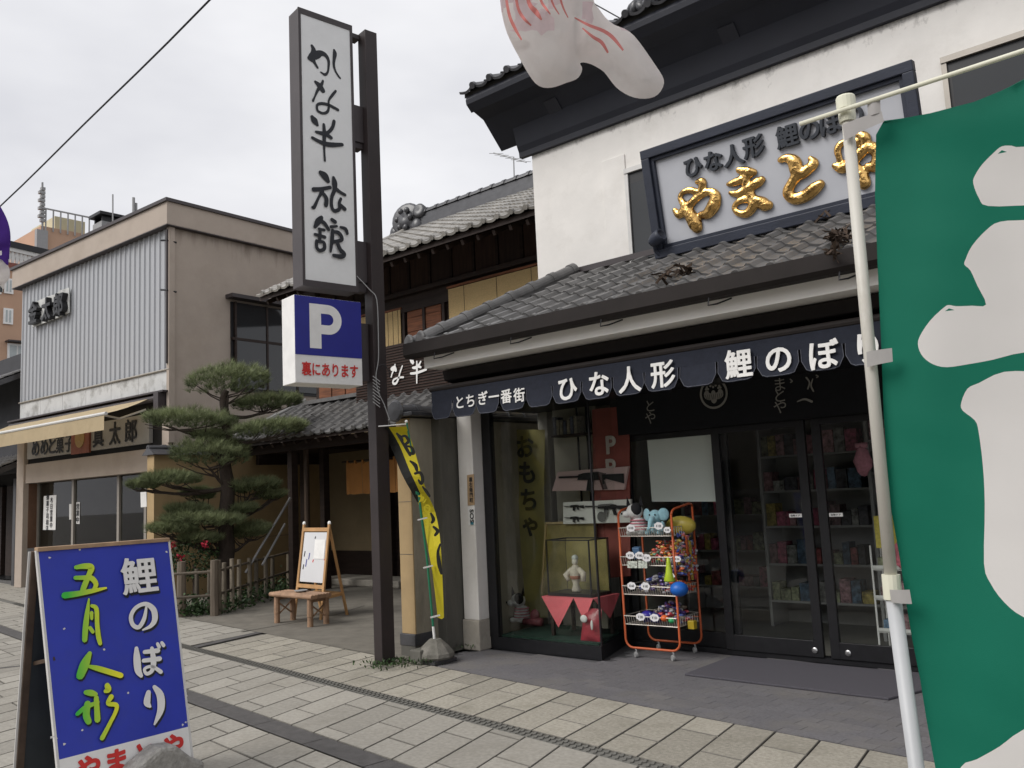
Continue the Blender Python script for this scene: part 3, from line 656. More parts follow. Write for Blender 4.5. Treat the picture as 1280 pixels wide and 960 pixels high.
# ================================================================ shop awning with scalloped valance
VY = 5.80; zt = 2.50; zb = on_y(625, 515, VY).z
bx_ = [540, 566, 596, 625, 657.5, 691, 728, 766, 806, 849.6, 897, 946, 1000.5, 1056, 1112]
fx = [on_y(x, 500-(x-625)*.13, VY).x for x in bx_]
while fx[-1] < 2.6: fx.append(fx[-1]+0.37)
awn = thing('shop_awning', 'navy cloth awning with scalloped valance and white lettering over the shop front', 'awning', (-3, 5.85, 2.3))
top = MB(); n = 24; gx = [fx[0]+(fx[-1]-fx[0])*i/n for i in range(n+1)]
prof = [(6.40, 2.70), (6.1, 2.60), (5.82, 2.52)]
for sgn in (0, 0.006):
    vs = [(x, y, z-sgn-0.006*sin(x*9)*(j == 1)) for x in gx for j, (y, z) in enumerate(prof)]
    top.add(vs, [(i*3+j, (i+1)*3+j, (i+1)*3+j+1, i*3+j+1) for i in range(n) for j in range(2)])
top.build('canopy', m_navy, awn)
rb = MB(); rb.tube([(fx[0]-.02, VY+.015, zt+.015), (fx[-1], VY+.015, zt+.015)], 0.028, 10); rb.build('front_bar', m_gut, awn)
cb = MB(); cb.prism([(fx[0]+.05, y, z) for y, z in ((5.90, 2.70), (5.93, 2.60), (6.05, 2.58), (6.15, 2.70))], (fx[-1]-fx[0]-.1, 0, 0)); cb.build('cassette', m_gut, awn, bevel=.01)
zs = zb+0.165
vl = MB()
nn = 60; vs = []
for i in range(nn+1):
    x = fx[0]+(fx[-1]-fx[0])*i/nn
    for j in range(4): z = zt-(zt-zs)*j/3; vs.append((x, VY-0.004*sin(x*17)*j/3, z))
vl.add(vs, [(i*4+j, i*4+j+1, (i+1)*4+j+1, (i+1)*4+j) for i in range(nn) for j in range(3)])
# return at the left end
vl.add([(fx[0], VY, zt), (fx[0], VY, zs), (fx[0]+.02, VY+.5, zs+.03), (fx[0]+.02, VY+.5, zt+.12)], [(0, 1, 2, 3)])
vl.build('valance', m_navy, awn)
FLAP = {}
LET = {5: ('ひ', 710, 485), 6: ('な', 749, 479), 7: ('人', 787, 474), 8: ('形', 828.6, 467), 10: ('鯉', 923, 454), 11: ('の', 973, 448), 12: ('ぼ', 1030, 442.5), 13: ('り', 1085, 434)}
for i in range(len(fx)-1):
    a, b = fx[i]+.008, fx[i+1]-.008; wd = b-a; hh = zs-zb; r_ = 0.075
    cols = 9; rows = 5; fl = MB(); vs = []; out_ = random.uniform(-.004, .012); hem = []
    for c in range(cols+1):
        s = c/cols; x = a+wd*s
        e = min(s, 1-s)*wd; low = zb+(r_-sqrt(max(0, r_*r_-(r_-e)**2)) if e < r_ else 0)+random.uniform(-.002, .002)
        for r in range(rows+1):
            t = r/rows; z = zs-(zs-low)*t
            vs.append((x, VY-.001-0.014*sin(pi*s)*t-out_*t, z))
        hem.append(V((x, VY-.003-0.014*sin(pi*s)-out_, low+.006)))
    fl.add(vs, [(c*(rows+1)+r, c*(rows+1)+r+1, (c+1)*(rows+1)+r+1, (c+1)*(rows+1)+r) for c in range(cols) for r in range(rows)])
    f = fl.build('valance_flap', m_navy, awn, smooth=True)
    hm = MB(); hm.tube([V((a+.003, VY-.003, zs))]+hem+[V((b-.003, VY-.003, zs))], 0.0026, 5); hm.build('hem', m_navyl, f)
    if i in LET:
        ch, x, y = LET[i]; p = on_y(x, y, VY-.02)
        write(ch, p, (1, 0, 0), (0, 0, 1), 0.205, m_w, f, bold=0.026, off=0.001, em=True)
vfl = None
for ch, x, y in (('と', 575, 502.5), ('ち', 588, 500.5), ('ぎ', 604, 497.5), ('一', 617.5, 495.5), ('番', 633, 495), ('街', 649, 493.5)):
    write(ch, on_y(x, y, VY-.012), (1, 0, 0), (0, 0, 1), 0.125, m_w, awn, bold=0.02, off=0.001, em=True, wid=None)

# inner noren with crest
nr = thing('entrance_noren', 'black cloth curtain with white family crest above the shop doors', 'curtain', (-3, 6.95, 2.0))
NY = 6.93; cl = MB(); vs = []; nx = 50
for i in range(nx+1):
    x = -4.62+i*(4.8/nx)
    for j in range(4): vs.append((x, NY+.012*sin(x*8)*j/3, 2.56-(.575*j/3)))
cl.add(vs, [(i*4+j, i*4+j+1, (i+1)*4+j+1, (i+1)*4+j) for i in range(nx) for j in range(3)])
cl.build('cloth', m_black, nr, smooth=True)
m_crest = plain('faded_white_dye', (0.30, 0.29, 0.26), 0.9)
cc_ = on_y(892, 492, NY-.02); R_ = 0.135
cr_ = MB(); k = 36
for i in range(k):
    a, b = 2*pi*i/k, 2*pi*(i+1)/k
    P = lambda t, r: (cc_.x+r*cos(t), cc_.y, cc_.z+r*sin(t))
    cr_.add([P(a, R_), P(b, R_), P(b, R_*.86), P(a, R_*.86)], [(0, 3, 2, 1)])
def petal(cx, cz, rx, rz, rot, n=14, dy=-.001):
    cr_.add([(cc_.x+cx+cos(rot)*rx*cos(2*pi*i/n)-sin(rot)*rz*sin(2*pi*i/n), cc_.y+dy, cc_.z+cz+sin(rot)*rx*cos(2*pi*i/n)+cos(rot)*rz*sin(2*pi*i/n)) for i in range(n)], [tuple(range(n))])
for sx_ in (-1, 1):
    for q in range(3): petal(sx_*.05+.0, -.02-.0, .045-.01*q, .032-.008*q, sx_*.35, dy=-.001-.0006*q) if q == 0 else None
    petal(sx_*.068, .005, .024, .03, sx_*.5, dy=-.0022)
petal(0, -.045, .03, .042, 0, dy=-.0028); petal(0, .0, .022, .03, 0, dy=-.0034)
for x, z in ((0, .085), (-.025, .07), (.025, .07), (0, .058), (-.06, .062), (.06, .062), (-.05, .045), (-.07, .045), (.05, .045), (.07, .045)): petal(x, z, .011, .011, 0, 8)
cr_.build('crest', m_crest, nr)
vein = MB()
for sx_ in (-1, 0, 1):
    for q in (-1, 0, 1): vein.beam((cc_.x+sx_*.052+q*.012, cc_.y-.0045, cc_.z-.05), (cc_.x+sx_*.06+q*.022, cc_.y-.0045, cc_.z-.005), .003, .001, up=(0, 1, 0))
vein.build('crest_veins', m_black, nr)
for s, x, y0, st_ in (('まとや', 975, 480, 14), ('とや', 813, 507, 15)):
    for i, ch in enumerate(s): write(ch, on_y(x, y0+i*st_, NY-.02), (1, 0, 0), (0, 0, 1), .12, m_crest, nr, bold=.0, em=True)
brush('brush_marks', [[(1008, 472, 2), (1012, 478, 2), (1010, 486, 2)], [(1016, 474, 1.5), (1014, 482, 2), (1017, 489, 2)], [(997, 502, 1.5), (1006, 499, 2.5), (1015, 502, 3)], [(988, 474, 1.5), (990.5, 476.5, 1.5), (988.5, 478, 1.5)], [(1020.5, 469, 1.5), (1023, 470.5, 1.5), (1021, 472, 1.5)]], (0, NY-.02, 0), (0, -1, 0), m_crest, nr)

# paper on the fixed pane
m_paper = mat('white_paper', (0.78, 0.80, 0.77), 0.8, 0.04, 3)
pp = MB(); q = [on_y(x, y, DY+.045) for x, y in ((808, 541), (893, 535), (900, 627), (815, 627))]
pp.add([p for p in q]+[p+V((0, .003, 0)) for p in q], [(0, 3, 2, 1), (4, 5, 6, 7), (0, 1, 5, 4), (1, 2, 6, 5), (2, 3, 7, 6), (3, 0, 4, 7)])
tag(pp.build('window_paper', m_paper), 'large blank white paper taped inside the glass left of the doors', 'poster')

# pillar stickers
def plate(name, label, cat, px, Y, m, thick=.004):
    p = [on_y(x, y, Y) for x, y in px]; mb = MB(); mb.prism(p, (0, -thick, 0)); o = mb.build(name, m); tag(o, label, cat); return o
m_tanp = plain('tan_plate', (0.42, 0.29, 0.17))
pl1 = plate('address_plate', 'narrow tan plate with vertical dark writing on the white shop pillar', 'sign', ((584, 594), (592.5, 592.5), (593.5, 631), (585, 632)), 6.219, m_tanp)
c = on_y(589, 612, 6.214); write_down('嘉右衛門町', c, (1, 0, 0), (0, 0, 1), .045, .05, m_ink, pl1, bold=.01)
pl2 = plate('security_sticker', 'white sticker with sideways dark lettering below the tan plate on the pillar', 'sticker', ((585, 634), (593.5, 633), (594.5, 656), (586, 657)), 6.219, m_w)
c = on_y(590, 645, 6.214); write('SOS', c, (0, 0, -1), (1, 0, 0), .05, m_ink, pl2, bold=.02, wid=.13)
sq = MB(); p = on_y(590, 654, 6.213); sq.box((p.x-.02, p.y-.002, p.z-.015), (p.x+.02, p.y-.0005, p.z+.012)); sq.build('blue_mark', plain('teal_ink', (.05, .22, .28)), pl2)

# ================================================================ things in the display window
def simple(name, label, cat, mb, m, group=None, smooth=False, bevel=0.0):
    o = mb.build(name, m, smooth=smooth, bevel=bevel); tag(o, label, cat, group); return o
m_yel = mat('yellow_cloth', (0.46, 0.41, 0.17), 0.85, 0.1, 4, trans=.2)
b = MB(); vs = []
for i in range(9):
    for j in range(3): 
        p = on_y(627+26.5*j+3*i/8*1.5, 537+235*i/8, 7.30); vs.append(p+V((0, .02*sin(i*.9+j), 0)))
b.add(vs, [(i*3+j, i*3+j+1, (i+1)*3+j+1, (i+1)*3+j) for i in range(8) for j in range(2)])
ban = simple('yellow_banner', 'yellow toy banner standing in for a reflection in the display window', 'banner', b, m_yel, smooth=True)  # solid banner modelled in place of a reflection on the pane
m_dimk = plain('dim_black', (.05, .05, .04))
for ch, y in (('お', 558), ('も', 590), ('ち', 624), ('ゃ', 655)): write(ch, on_y(657+(y-558)*.06, y, 7.27), (1, 0, 0), (0, 0, 1), .25, m_dimk, ban, bold=.03, em=True)
m_dimr = mat('faded_red', (.27, .075, .06), .7, .2, 6)
b = MB(); q = [on_y(x, y, 7.085) for x, y in ((740, 512), (786, 507), (788, 720), (744, 724))]; b.prism(q, (0, .012, 0))
rp = simple('red_banner', 'dull red banner with pale letters behind the corner of the display window', 'banner', b, m_dimr)
for ch, y in (('P', 556), ('P', 585)): write(ch, on_y(764, y, 7.08), (1, 0, 0), (0, 0, 1), .17, plain('pale_ink', (.6, .57, .52)), rp, bold=.03, off=.003)
m_card = mat('toy_card', (.68, .68, .63), .6, .06, 6); m_gun = plain('black_plastic', (.012, .012, .013), .45); m_pinkc = mat('pink_card', (.58, .42, .40), .6, .06, 6)
def guncard(name, label, quad, Y, mc, guns):
    q = [on_y(x, y, Y) for x, y in quad]; mb = MB(); mb.prism(q, (0, .03, 0)); o = simple(name, label, 'toy box', mb, mc)
    for gi, (x0, y0, x1, y1) in enumerate(guns):
        a, b_ = on_y(x0, y0, Y-.012), on_y(x1, y1, Y-.012); d = b_-a; L = d.length; d.normalize(); n = V((0, 0, 1))-d*d.z; g_ = MB()
        P = lambda s, t: a+d*s*L+n*t*L
        def part(poly): g_.prism([P(*p) for p in poly], (0, -.01, 0))
        part([(0, .02), (.33, .02), (.33, .045), (0, .045)])
        part([(.30, -.01), (.72, -.02), (.74, .06), (.62, .085), (.40, .075), (.32, .06)])
        part([(.721, .0), (1, -.07), (1, .05), (.741, .05)])
        part([(.46, -.011), (.55, -.013), (.52, -.17), (.43, -.15)])
        part([(.64, -.018), (.70, -.021), (.75, -.13), (.68, -.14)])
        g_.build('toy_gun', m_gun, o)
    return o
guncard('toy_rifle_box', 'pale pink card holding one black toy rifle, upper of two in the window', ((697, 590), (785, 583), (780, 612), (690, 614)), 7.05, m_pinkc, [(699, 600, 780, 597)])
gc = guncard('toy_gun_set', 'white card with several black toy guns, lower of two in the window', ((704, 628), (788, 624), (788, 653), (704, 655)), 6.98, m_card, [(732, 635, 785, 635), (706, 634, 730, 633), (706, 648, 730, 648)])
g_ = MB(); p = on_y(752, 646, 6.965); g_.lathe([(0, -.004), (.05, -.004), (.05, .004), (0, .004)], p, 14, axis=(0, -1, 0)); g_.build('drum_magazine', m_gun, gc)
# low table with a pink cloth and a glazed doll case
m_pink = mat('pink_cloth', (.66, .13, .15), .85, .1, 8)
T0, T1, TZ = on_z(677, 790, .137), on_z(765, 785, .137), .50
tx0, tx1, ty0, ty1 = -5.28, -4.74, 6.52, 6.93
tb = thing('display_table', 'low table under a pink cloth with pointed corners in the display window', 'table', ((tx0+tx1)/2, 6.75, .137))
MB().box((tx0, ty0, TZ-.03), (tx1, ty1, TZ)).build('table_top', m_wood, tb)
for x in (tx0+.03, tx1-.06):
    for y in (ty0+.03, ty1-.06): MB().box((x, y, .138), (x+.03, y+.03, TZ-.031)).build('leg', m_wood, tb)
pc_ = MB(); pc_.add([(tx0-.03, ty0-.02, TZ+.004), (tx1+.03, ty0-.02, TZ+.004), (tx1+.03, ty1, TZ+.004), (tx0-.03, ty1, TZ+.004)], [(0, 1, 2, 3)])
mxx = tx0+.35
pc_.add([(tx0-.03, ty0-.022, TZ+.004), (mxx, ty0-.022, TZ+.004), ((tx0+mxx)/2-.0, ty0-.045, TZ-.27)], [(0, 2, 1)])
pc_.add([(mxx, ty0-.022, TZ+.004), (tx1+.03, ty0-.022, TZ+.004), (tx1-.07, ty0-.04, TZ-.2)], [(0, 2, 1)])
pc_.add([(tx1+.032, ty0-.02, TZ+.004), (tx1+.032, ty1, TZ+.004), (tx1+.05, (ty0+ty1)/2, TZ-.2)], [(0, 2, 1)])
pc_.build('cloth', m_pink, tb)
dc = thing('doll_case', 'glazed case with gold back panel and small white doll on the pink cloth', 'display case', (-4.95, 6.74, TZ+.006))
cx0, cx1, cy0, cy1, cz0, cz1 = tx0+.01, tx1-.02, ty0+.03, ty1-.06, TZ+.006, TZ+.53
e = MB(); t_ = .012
for x in (cx0, cx1-t_):
    for y in (cy0, cy1-t_): e.box((x, y, cz0+.03), (x+t_, y+t_, cz1))
for y in (cy0, cy1-t_):
    e.box((cx0+t_, y, cz1-t_), (cx1-t_, y+t_, cz1))
for x in (cx0, cx1-t_): e.box((x, cy0+t_, cz1-t_), (x+t_, cy1-t_, cz1))
e.box((cx0, cy0, cz0), (cx1, cy1, cz0+.029)); e.build('case_frame', m_frame, dc)
m_goldp = mat('gold_panel', (.34, .28, .11), .45, .3, 5, metal=.3)
MB().box((cx0+.013, cy1-.02, cz0+.03), (cx1-.013, cy1-.013, cz1-.013)).build('back_panel', m_goldp, dc)
MB().box((cx0+.013, cy0+.004, cz0+.03), (cx1-.013, cy0+.007, cz1-.013)).build('pane', m_glass, dc)
m_doll = mat('doll_fabric', (.62, .52, .44), .8, .2, 30); m_skin = plain('doll_face', (.7, .62, .55)); m_dred = plain('doll_red', (.42, .15, .09))
dx, dy_, dz = cx0+.25, cy0+.12, cz0+.03
d_ = MB(); d_.lathe([(.04, 0), (.045, .02), (.028, .07), (.04, .11), (.055, .16), (.052, .2), (.035, .235), (.02, .25), (0, .255)], (dx, dy_, dz), 12)
d_.tube([(dx-.04, dy_, dz+.21), (dx-.10, dy_-.02, dz+.15), (dx-.06, dy_-.04, dz+.11)], [.025, .03, .018], 8); d_.tube([(dx+.04, dy_, dz+.21), (dx+.10, dy_-.01, dz+.17), (dx+.1, dy_-.02, dz+.10)], [.025, .03, .025], 8)
d_.build('doll_robe', m_doll, dc, smooth=True)
d_ = MB(); d_.ell((dx, dy_, dz+.28), .03, .03, .038, 12, 8); d_.build('doll_head', m_skin, dc, smooth=True)
d_ = MB(); d_.ell((dx, dy_+.004, dz+.315), .032, .032, .03, 10, 6); d_.build('doll_hair', m_wd, dc, smooth=True)
d_ = MB(); d_.lathe([(.048, .12), (.055, .14), (.053, .15)], (dx, dy_, dz), 12); d_.build('doll_sash', m_dred, dc)
# gold screen behind
gs = MB(); p = [on_y(x, y, 7.02) for x, y in ((683, 654), (744, 652), (746, 735), (678, 742))]; gs.prism(p, (0, .02, 0))
gso = simple('gold_screen', 'small gold folding screen standing behind the glazed doll case', 'screen', gs, m_goldp)
fr_ = MB(); fr_.beam(p[0], p[1], .02, .03, up=(0, 1, 0)); fr_.beam(p[0], p[3], .02, .03, up=(0, 1, 0)); fr_.build('screen_edge', mat('pale_wood', (.45, .34, .17), .6), gso)
# plush dog and red bag on the display floor
m_plw = mat('white_plush', (.62, .62, .60), .95, .1, 40, .5, 150, sheen=.4); m_plk = mat('black_plush', (.015, .015, .017), .95, .2, 40, .5, 150); m_plb = mat('blue_plush', (.28, .50, .57), .95, .1, 40, .5, 150, sheen=.4)
m_strp = plain('pink_stripe', (.55, .2, .24))
def plush_dog(base, s, label, face=-1):
    t = thing('plush_dog', label, 'soft toy', base); B = V(base)
    q = MB(); q.lathe([(.0, 0), (.06*s, .004*s), (.075*s, .03*s), (.065*s, .09*s), (.045*s, .13*s), (0, .145*s)], B, 14)
    for dx_ in (-.05, .05): q.ell(B+V((dx_*s, -.06*s, .022*s)), .028*s, .045*s, .022*s, 10, 6)
    q.build('body', m_plw, t, smooth=True)
    q = MB(); hc = B+V((face*.02*s, -.02*s, .185*s)); q.ell(hc, .068*s, .06*s, .06*s, 14, 10); q.ell(hc+V((face*.05*s, -.035*s, -.02*s)), .035*s, .04*s, .028*s, 10, 8); q.build('head', m_plw, t, smooth=True)
    q = MB(); q.ell(hc+V((-face*.03*s, -.025*s, .018*s)), .045*s, .04*s, .05*s, 12, 8); q.build('face_patch', m_plk, t, smooth=True)
    for k in (-1, 1):
        q = MB(); q.add([hc+V((k*.055*s-.02*s, 0, .04*s)), hc+V((k*.055*s+.025*s, 0, .04*s)), hc+V((k*.065*s, .0, .12*s)), hc+V((k*.055*s, .025*s, .05*s))], [(0, 1, 2), (1, 3, 2), (3, 0, 2), (0, 3, 1)]); q.build('ear', m_plk, t)
    q = MB(); q.ell(hc+V((face*.085*s, -.055*s, -.015*s)), .01*s, .01*s, .009*s, 8, 6); q.build('nose', m_plk, t)
    for k in range(4): 
        q = MB(); z = .04+.024*k; q.lathe([((.0755-.12*max(0, z-.05))*s, z*s), ((.078-.12*max(0, z-.05))*s, (z+.004)*s), ((.0745-.12*max(0, z-.05))*s, (z+.009)*s)], B, 14); q.build('shirt_stripe', m_strp, t)
    return t
plush_dog(tuple(on_z(653, 777, .138)), 1.2, 'white plush dog with a dark ear patch sitting in the display window')
m_bag = mat('red_foil', (.30, .03, .045), .3, .25, 9, .5, 25)
p = V((-4.73, 6.455, .138)); bg_ = MB(); vs = []; nx, nz_ = 8, 8
for side in (-1, 1):
    for i in range(nx+1):
        for j in range(nz_+1):
            s, t = i/nx, j/nz_; vs.append(p+V(((s-.5)*.21*(1.06-.12*t), .05*side*sin(pi*s)**.6*sin(pi*min(1, t*1.02))**.6+.06*t, t*.28)))
k = (nx+1)*(nz_+1)
bg_.add(vs, [(i*(nz_+1)+j, (i+1)*(nz_+1)+j, (i+1)*(nz_+1)+j+1, i*(nz_+1)+j+1) for i in range(nx) for j in range(nz_)]+[(k+i*(nz_+1)+j, k+i*(nz_+1)+j+1, k+(i+1)*(nz_+1)+j+1, k+(i+1)*(nz_+1)+j) for i in range(nx) for j in range(nz_)])
bgo = simple('red_bag', 'red foil bag with white patches at the corner of the display window', 'bag', bg_, m_bag, smooth=True)
q = MB(); q.ell(p+V((-.03, -.045, .2)), .04, .012, .035, 12, 6); q.ell(p+V((.055, -.045, .15)), .014, .008, .045, 10, 6); q.build('white_print', m_wd, bgo, smooth=True)
q = MB(); pr = on_z(665, 783, .138); q.tube([pr+V((-.1, 0, .04)), pr+V((.13, 0, .05))], [.035, .04], 10); q.ell(pr+V((.02, .03, .10)), .05, .05, .07)
simple('wrapped_toy', 'small pinkish red toy in clear wrapping beside the plush dog', 'toy', q, mat('dull_red', (.25, .07, .08), .5, .4, 20), smooth=True)
# upper shelf of toys in the window
q = MB(); p0_, p1_ = on_y(700, 545, 7.2), on_y(738, 541, 7.2)
q.box((p0_.x, 7.05, p0_.z-.02), (p1_.x+.05, 7.3, p0_.z)); sh = simple('wall_shelf', 'small shelf of dim toys high in the display window', 'shelf', q, m_wood)
for i in range(7):
    q = MB(); x = p0_.x+.02+i*.045; q.box((x, 7.06, p0_.z+.001), (x+.035, 7.2, p0_.z+random.uniform(.12, .2))); simple('boxed_toy', 'narrow boxed toy on the high window shelf, %s from the left' % ORD[i], 'toy box', q, mat('box_ink%d' % i, random.choice([(.25, .08, .1), (.2, .18, .14), (.08, .09, .12), (.3, .22, .2)]), .5, .5, 40), group='boxed toys on the window shelf')

# ================================================================ orange wire rack
m_or = mat('orange_paint', (0.50, 0.105, 0.035), 0.45, 0.12, 6); m_wire = mat('wire', (.50, .47, .42), .4, .1, 10, metal=.4)
RA, RBx = on_z(794, 822), on_z(847, 827); RCx = on_z(875, 815)
ex = (RBx-RA); rw_ = ex.length; ex.normalize(); ey = V((-ex.y, ex.x, 0)); rd = 0.40
rack = thing('wire_rack', 'orange tube rack with wire shelves of toys beside the shop doors', 'display rack', tuple(RA))
def RP(u, v, z): return RA+ex*u+ey*v+V((0, 0, z))
u0_, u1_ = -.085, rw_+.035; ZT = 1.235
def uframe(v, ztop, name):
    q = MB(); rr = .075; zz = .085; pts = [RP(u0_, v, ztop), RP(u0_, v, zz+rr)]
    for k in range(1, 6): a = pi/2*k/5; pts.append(RP(u0_+rr-rr*cos(a), v, zz+rr-rr*sin(a)))
    pts.append(RP(u1_-rr, v, zz))
    for k in range(1, 6): a = pi/2*k/5; pts.append(RP(u1_-rr+rr*sin(a), v, zz+rr-rr*cos(a)))
    pts.append(RP(u1_, v, ztop)); q.tube(pts, .0105, 8); return q.build(name, m_or, rack, smooth=True)
uframe(0, ZT, 'front_frame'); uframe(rd, ZT+.06, 'back_frame')
for u in (u0_, u1_):
    q = MB(); q.tube([RP(u, 0, ZT), RP(u, .02, ZT+.03), RP(u, .06, ZT+.05), RP(u, rd-.06, ZT+.085), RP(u, rd-.02, ZT+.08), RP(u, rd, ZT+.06)], .0105, 8); q.build('top_rail', m_or, rack, smooth=True)
for z in (.32, .62): q = MB(); q.tube([RP(u0_, rd, z), RP(u1_, rd, z)], .006, 6); q.build('cross_bar', m_or, rack, smooth=True)
for u, v in ((.01, 0), (rw_-.04, 0), (.01, rd), (rw_-.04, rd)):
    q = MB(); q.lathe([(.0, -.011), (.024, -.011), (.026, 0), (.024, .011), (0, .011)], RP(u, v, .026), 12, axis=ey.cross(V((0, 0, 1)))*0.6+ey*.8); q.tube([RP(u, v, .03), RP(u+.008, v, .06), RP(u, v, .08)], .007, 6); q.build('caster', m_grey, rack)
LV = [.285, .545, .80, 1.055]
for z in LV:
    q = MB(); w_ = .0028
    for zz, vv in ((z, 0.0), (z+.075, -.02)):
        q.tube([RP(u0_+.01, vv, zz), RP(u1_-.01, vv, zz), RP(u1_-.005, rd-.02, zz), RP(u0_+.005, rd-.02, zz), RP(u0_+.01, vv, zz)], .0042, 5)
    nu = 22
    for i in range(nu+1):
        u = u0_+.012+(u1_-u0_-.024)*i/nu; q.tube([RP(u, -.02, z+.075), RP(u, 0, z), RP(u, rd-.02, z)], w_, 4)
    for i in range(1, 9): v = rd*i/9; q.tube([RP(u1_-.006, v, z+.075), RP(u1_-.006, v, z)], w_, 4)
    q.build('wire_shelf', m_wire, rack)
m_tag = plain('price_card', (.74, .73, .74), .6)
def pricetag(u, v, z, s=.05, w_='', lab=''):
    q = MB(); n = 20; c = RP(u, v, z); q.prism([c+ex*s*(1+.08*cos(7*2*pi*i/n))*cos(2*pi*i/n)*1.0+V((0, 0, s*.72*(1+.08*cos(7*2*pi*i/n))*sin(2*pi*i/n))) for i in range(n)], -ey*.002)
    o = simple('price_tag', lab, 'price tag', q, m_tag, group='price cards on the orange rack')
    write(w_, c, ex, (0, 0, 1), s*.5, m_ink, o, bold=.01, off=.003, wid=s*1.1)
for u, z, t_ in ((.06, 1.13, '￥100'), (.34, 1.145, '￥128'), (.035, .89, '￥50'), (.13, .89, '￥80'), (.2, .87, '￥30'), (.03, .625, '￥60'), (.17, .625, '￥100'), (.10, .36, '￥200'), (.24, .36, '￥150')):
    lv_ = 'top' if z > 1 else 'second' if z > .8 else 'third' if z > .5 else 'lowest'; pos_ = 'at the left' if u < .11 else 'in the middle' if u < .15 or (u < .2 and z < .8) else 'toward the right'
    pricetag(u, -.032, z, .045, t_, 'white cloud shaped price card %s of the %s rack shelf' % (pos_, lv_))
pricetag(u1_-.02, -.05, .98+.13, .035, '￥100', 'white price card highest on the right side of the rack'); pricetag(u1_-.02, -.05, .69+.03, .042, '￥398', 'white price card beside the lime green cone toy'); pricetag(u1_+.03, .0, .86, .036, '￥350', 'white price card among the hanging packets on the rack side')
cols = [(.55, .12, .04), (.45, .05, .06), (.5, .35, .06), (.05, .08, .3), (.4, .4, .42), (.06, .22, .12), (.55, .2, .25), (.09, .05, .2), (.2, .16, .12), (.5, .42, .3)]
mc_ = [mat('goods_%d' % i, c, .35, .35, 60, spec=.6) for i, c in enumerate(cols)]
plush_dog(tuple(RP(.055, .12, LV[3]+.004)), 1.15, 'black and white plush dog on the top left of the orange rack')
t = thing('plush_elephant', 'pale blue plush elephant with big ears on top of the orange rack', 'soft toy', tuple(RP(.25, .1, LV[3]+.004))); B = RP(.25, .1, LV[3]+.004)
q = MB(); q.ell(B+V((0, 0, .07)), .06, .055, .07, 14, 10)
for k in (-1, 1): q.ell(B+V((k*.06, -.05, .025)), .028, .05, .024, 10, 6); q.ell(B+V((k*.065, -.01, .08)), .02, .025, .045, 10, 6)
q.build('body', m_plb, t, smooth=True)
q = MB(); hc = B+V((0, -.02, .165)); q.ell(hc, .062, .055, .058, 14, 10); q.tube([hc+V((0, -.04, -.01)), hc+V((-.005, -.075, -.04)), hc+V((-.01, -.085, -.09)), hc+V((-.02, -.10, -.115))], [.028, .024, .02, .017], 10); q.build('head', m_plb, t, smooth=True)
for k in (-1, 1):
    q = MB(); q.ell(hc+V((k*.085, .0, .015)), .052, .014, .056, 14, 8, R=M.Rotation(k*.4, 3, 'Z')); q.build('ear', m_plb, t, smooth=True)
    q = MB(); q.ell(hc+V((k*.028, -.05, .015)), .008, .006, .008, 8, 6); q.build('eye', m_plk, t)
q = MB(); c = RP(.40, .26, LV[3]+.075); q.ell(c, .15, .07, .085, 18, 12, jit=.012)
simple('yellow_bag', 'rounded yellow bag at the back right of the orange rack top', 'bag', q, mat('yellow_vinyl', (.45, .36, .06), .4, .15, 6), smooth=True)
def pile(name, label, u0, u1, z, n, hmax, cs, size):
    q = MB()
    for i in range(n):
        u = random.uniform(u0, u1); v = random.uniform(.03, rd-.06); c = (u-u0)/(u1-u0); zz = z+random.random()*hmax*sin(pi*min(.9, max(.1, c)))
        q.mi = random.choice(cs); s = size*random.uniform(.6, 1.2)
        q.ell(RP(u, v, zz+s*.5), s, s*.6, s*.5, 6, 4, R=M.Rotation(random.random()*6, 3, random.choice('XYZ')))
    o = q.build(name, mc_); tag(o, label, 'sweets', kind='stuff'); return o
pile('candy_heap', 'heap of red and orange wrapped sweets on the second rack shelf', .15, u1_-.02, LV[2]+.01, 520, .19, [0, 0, 1, 2, 4, 8, 5], .022)
pile('bagged_toys', 'clear bags of small dark toys on the third rack shelf', .04, .40, LV[1]+.01, 300, .15, [3, 4, 8, 7, 4], .028)
pile('orange_bagged_toys', 'orange and yellow bagged toys at the right of the third rack shelf', .33, u1_, LV[1]+.01, 60, .1, [0, 2, 0, 1], .026)
pile('bottom_toys', 'clear bags of small toys on the lowest rack shelf', .08, u1_-.03, LV[0]+.01, 260, .15, [4, 8, 7, 3, 1], .028)
pile('hanging_packs', 'colourful hanging toy packets on the right side of the rack', u1_-.06, u1_+.05, .70, 300, .46, [3, 4, 6, 2, 0, 7, 4], .026)
for nm, lb, u, v, z, r, col in (('ball', 'larger dark blue ball on the lowest rack shelf', .12, .05, LV[0]+.07, .062, (.03, .02, .22)), ('ball', 'smaller dark blue ball right of the larger one on the lowest shelf', .22, .03, LV[0]+.06, .052, (.03, .025, .2)), ('ball', 'orange ball on the lowest rack shelf', .32, .0, LV[0]+.07, .036, (.6, .12, .03)), ('ball', 'green ball on the lowest rack shelf', .39, .0, LV[0]+.055, .032, (.03, .35, .12)), ('ball', 'bright blue ball hanging at the right of the third rack shelf', u1_+.06, -.06, LV[1]+.07, .078, (.015, .12, .48))):
    q = MB(); q.ell(RP(u, v, z), r, r, r*.8, 16, 10); simple(nm, lb, 'ball', q, mat('ball_'+lb[:14], col, .4, .15, 8), group='balls on the orange rack', smooth=True)
q = MB(); c = RP(u1_-.03, -.05, LV[1]+.13); q.lathe([(.045, 0), (.05, .01), (.03, .08), (.018, .16), (.012, .2), (0, .205)], c, 10); simple('lime_bottle', 'lime green cone shaped toy hanging above the bright blue ball', 'toy', q, plain('lime', (.42, .55, .03), .35), smooth=True)
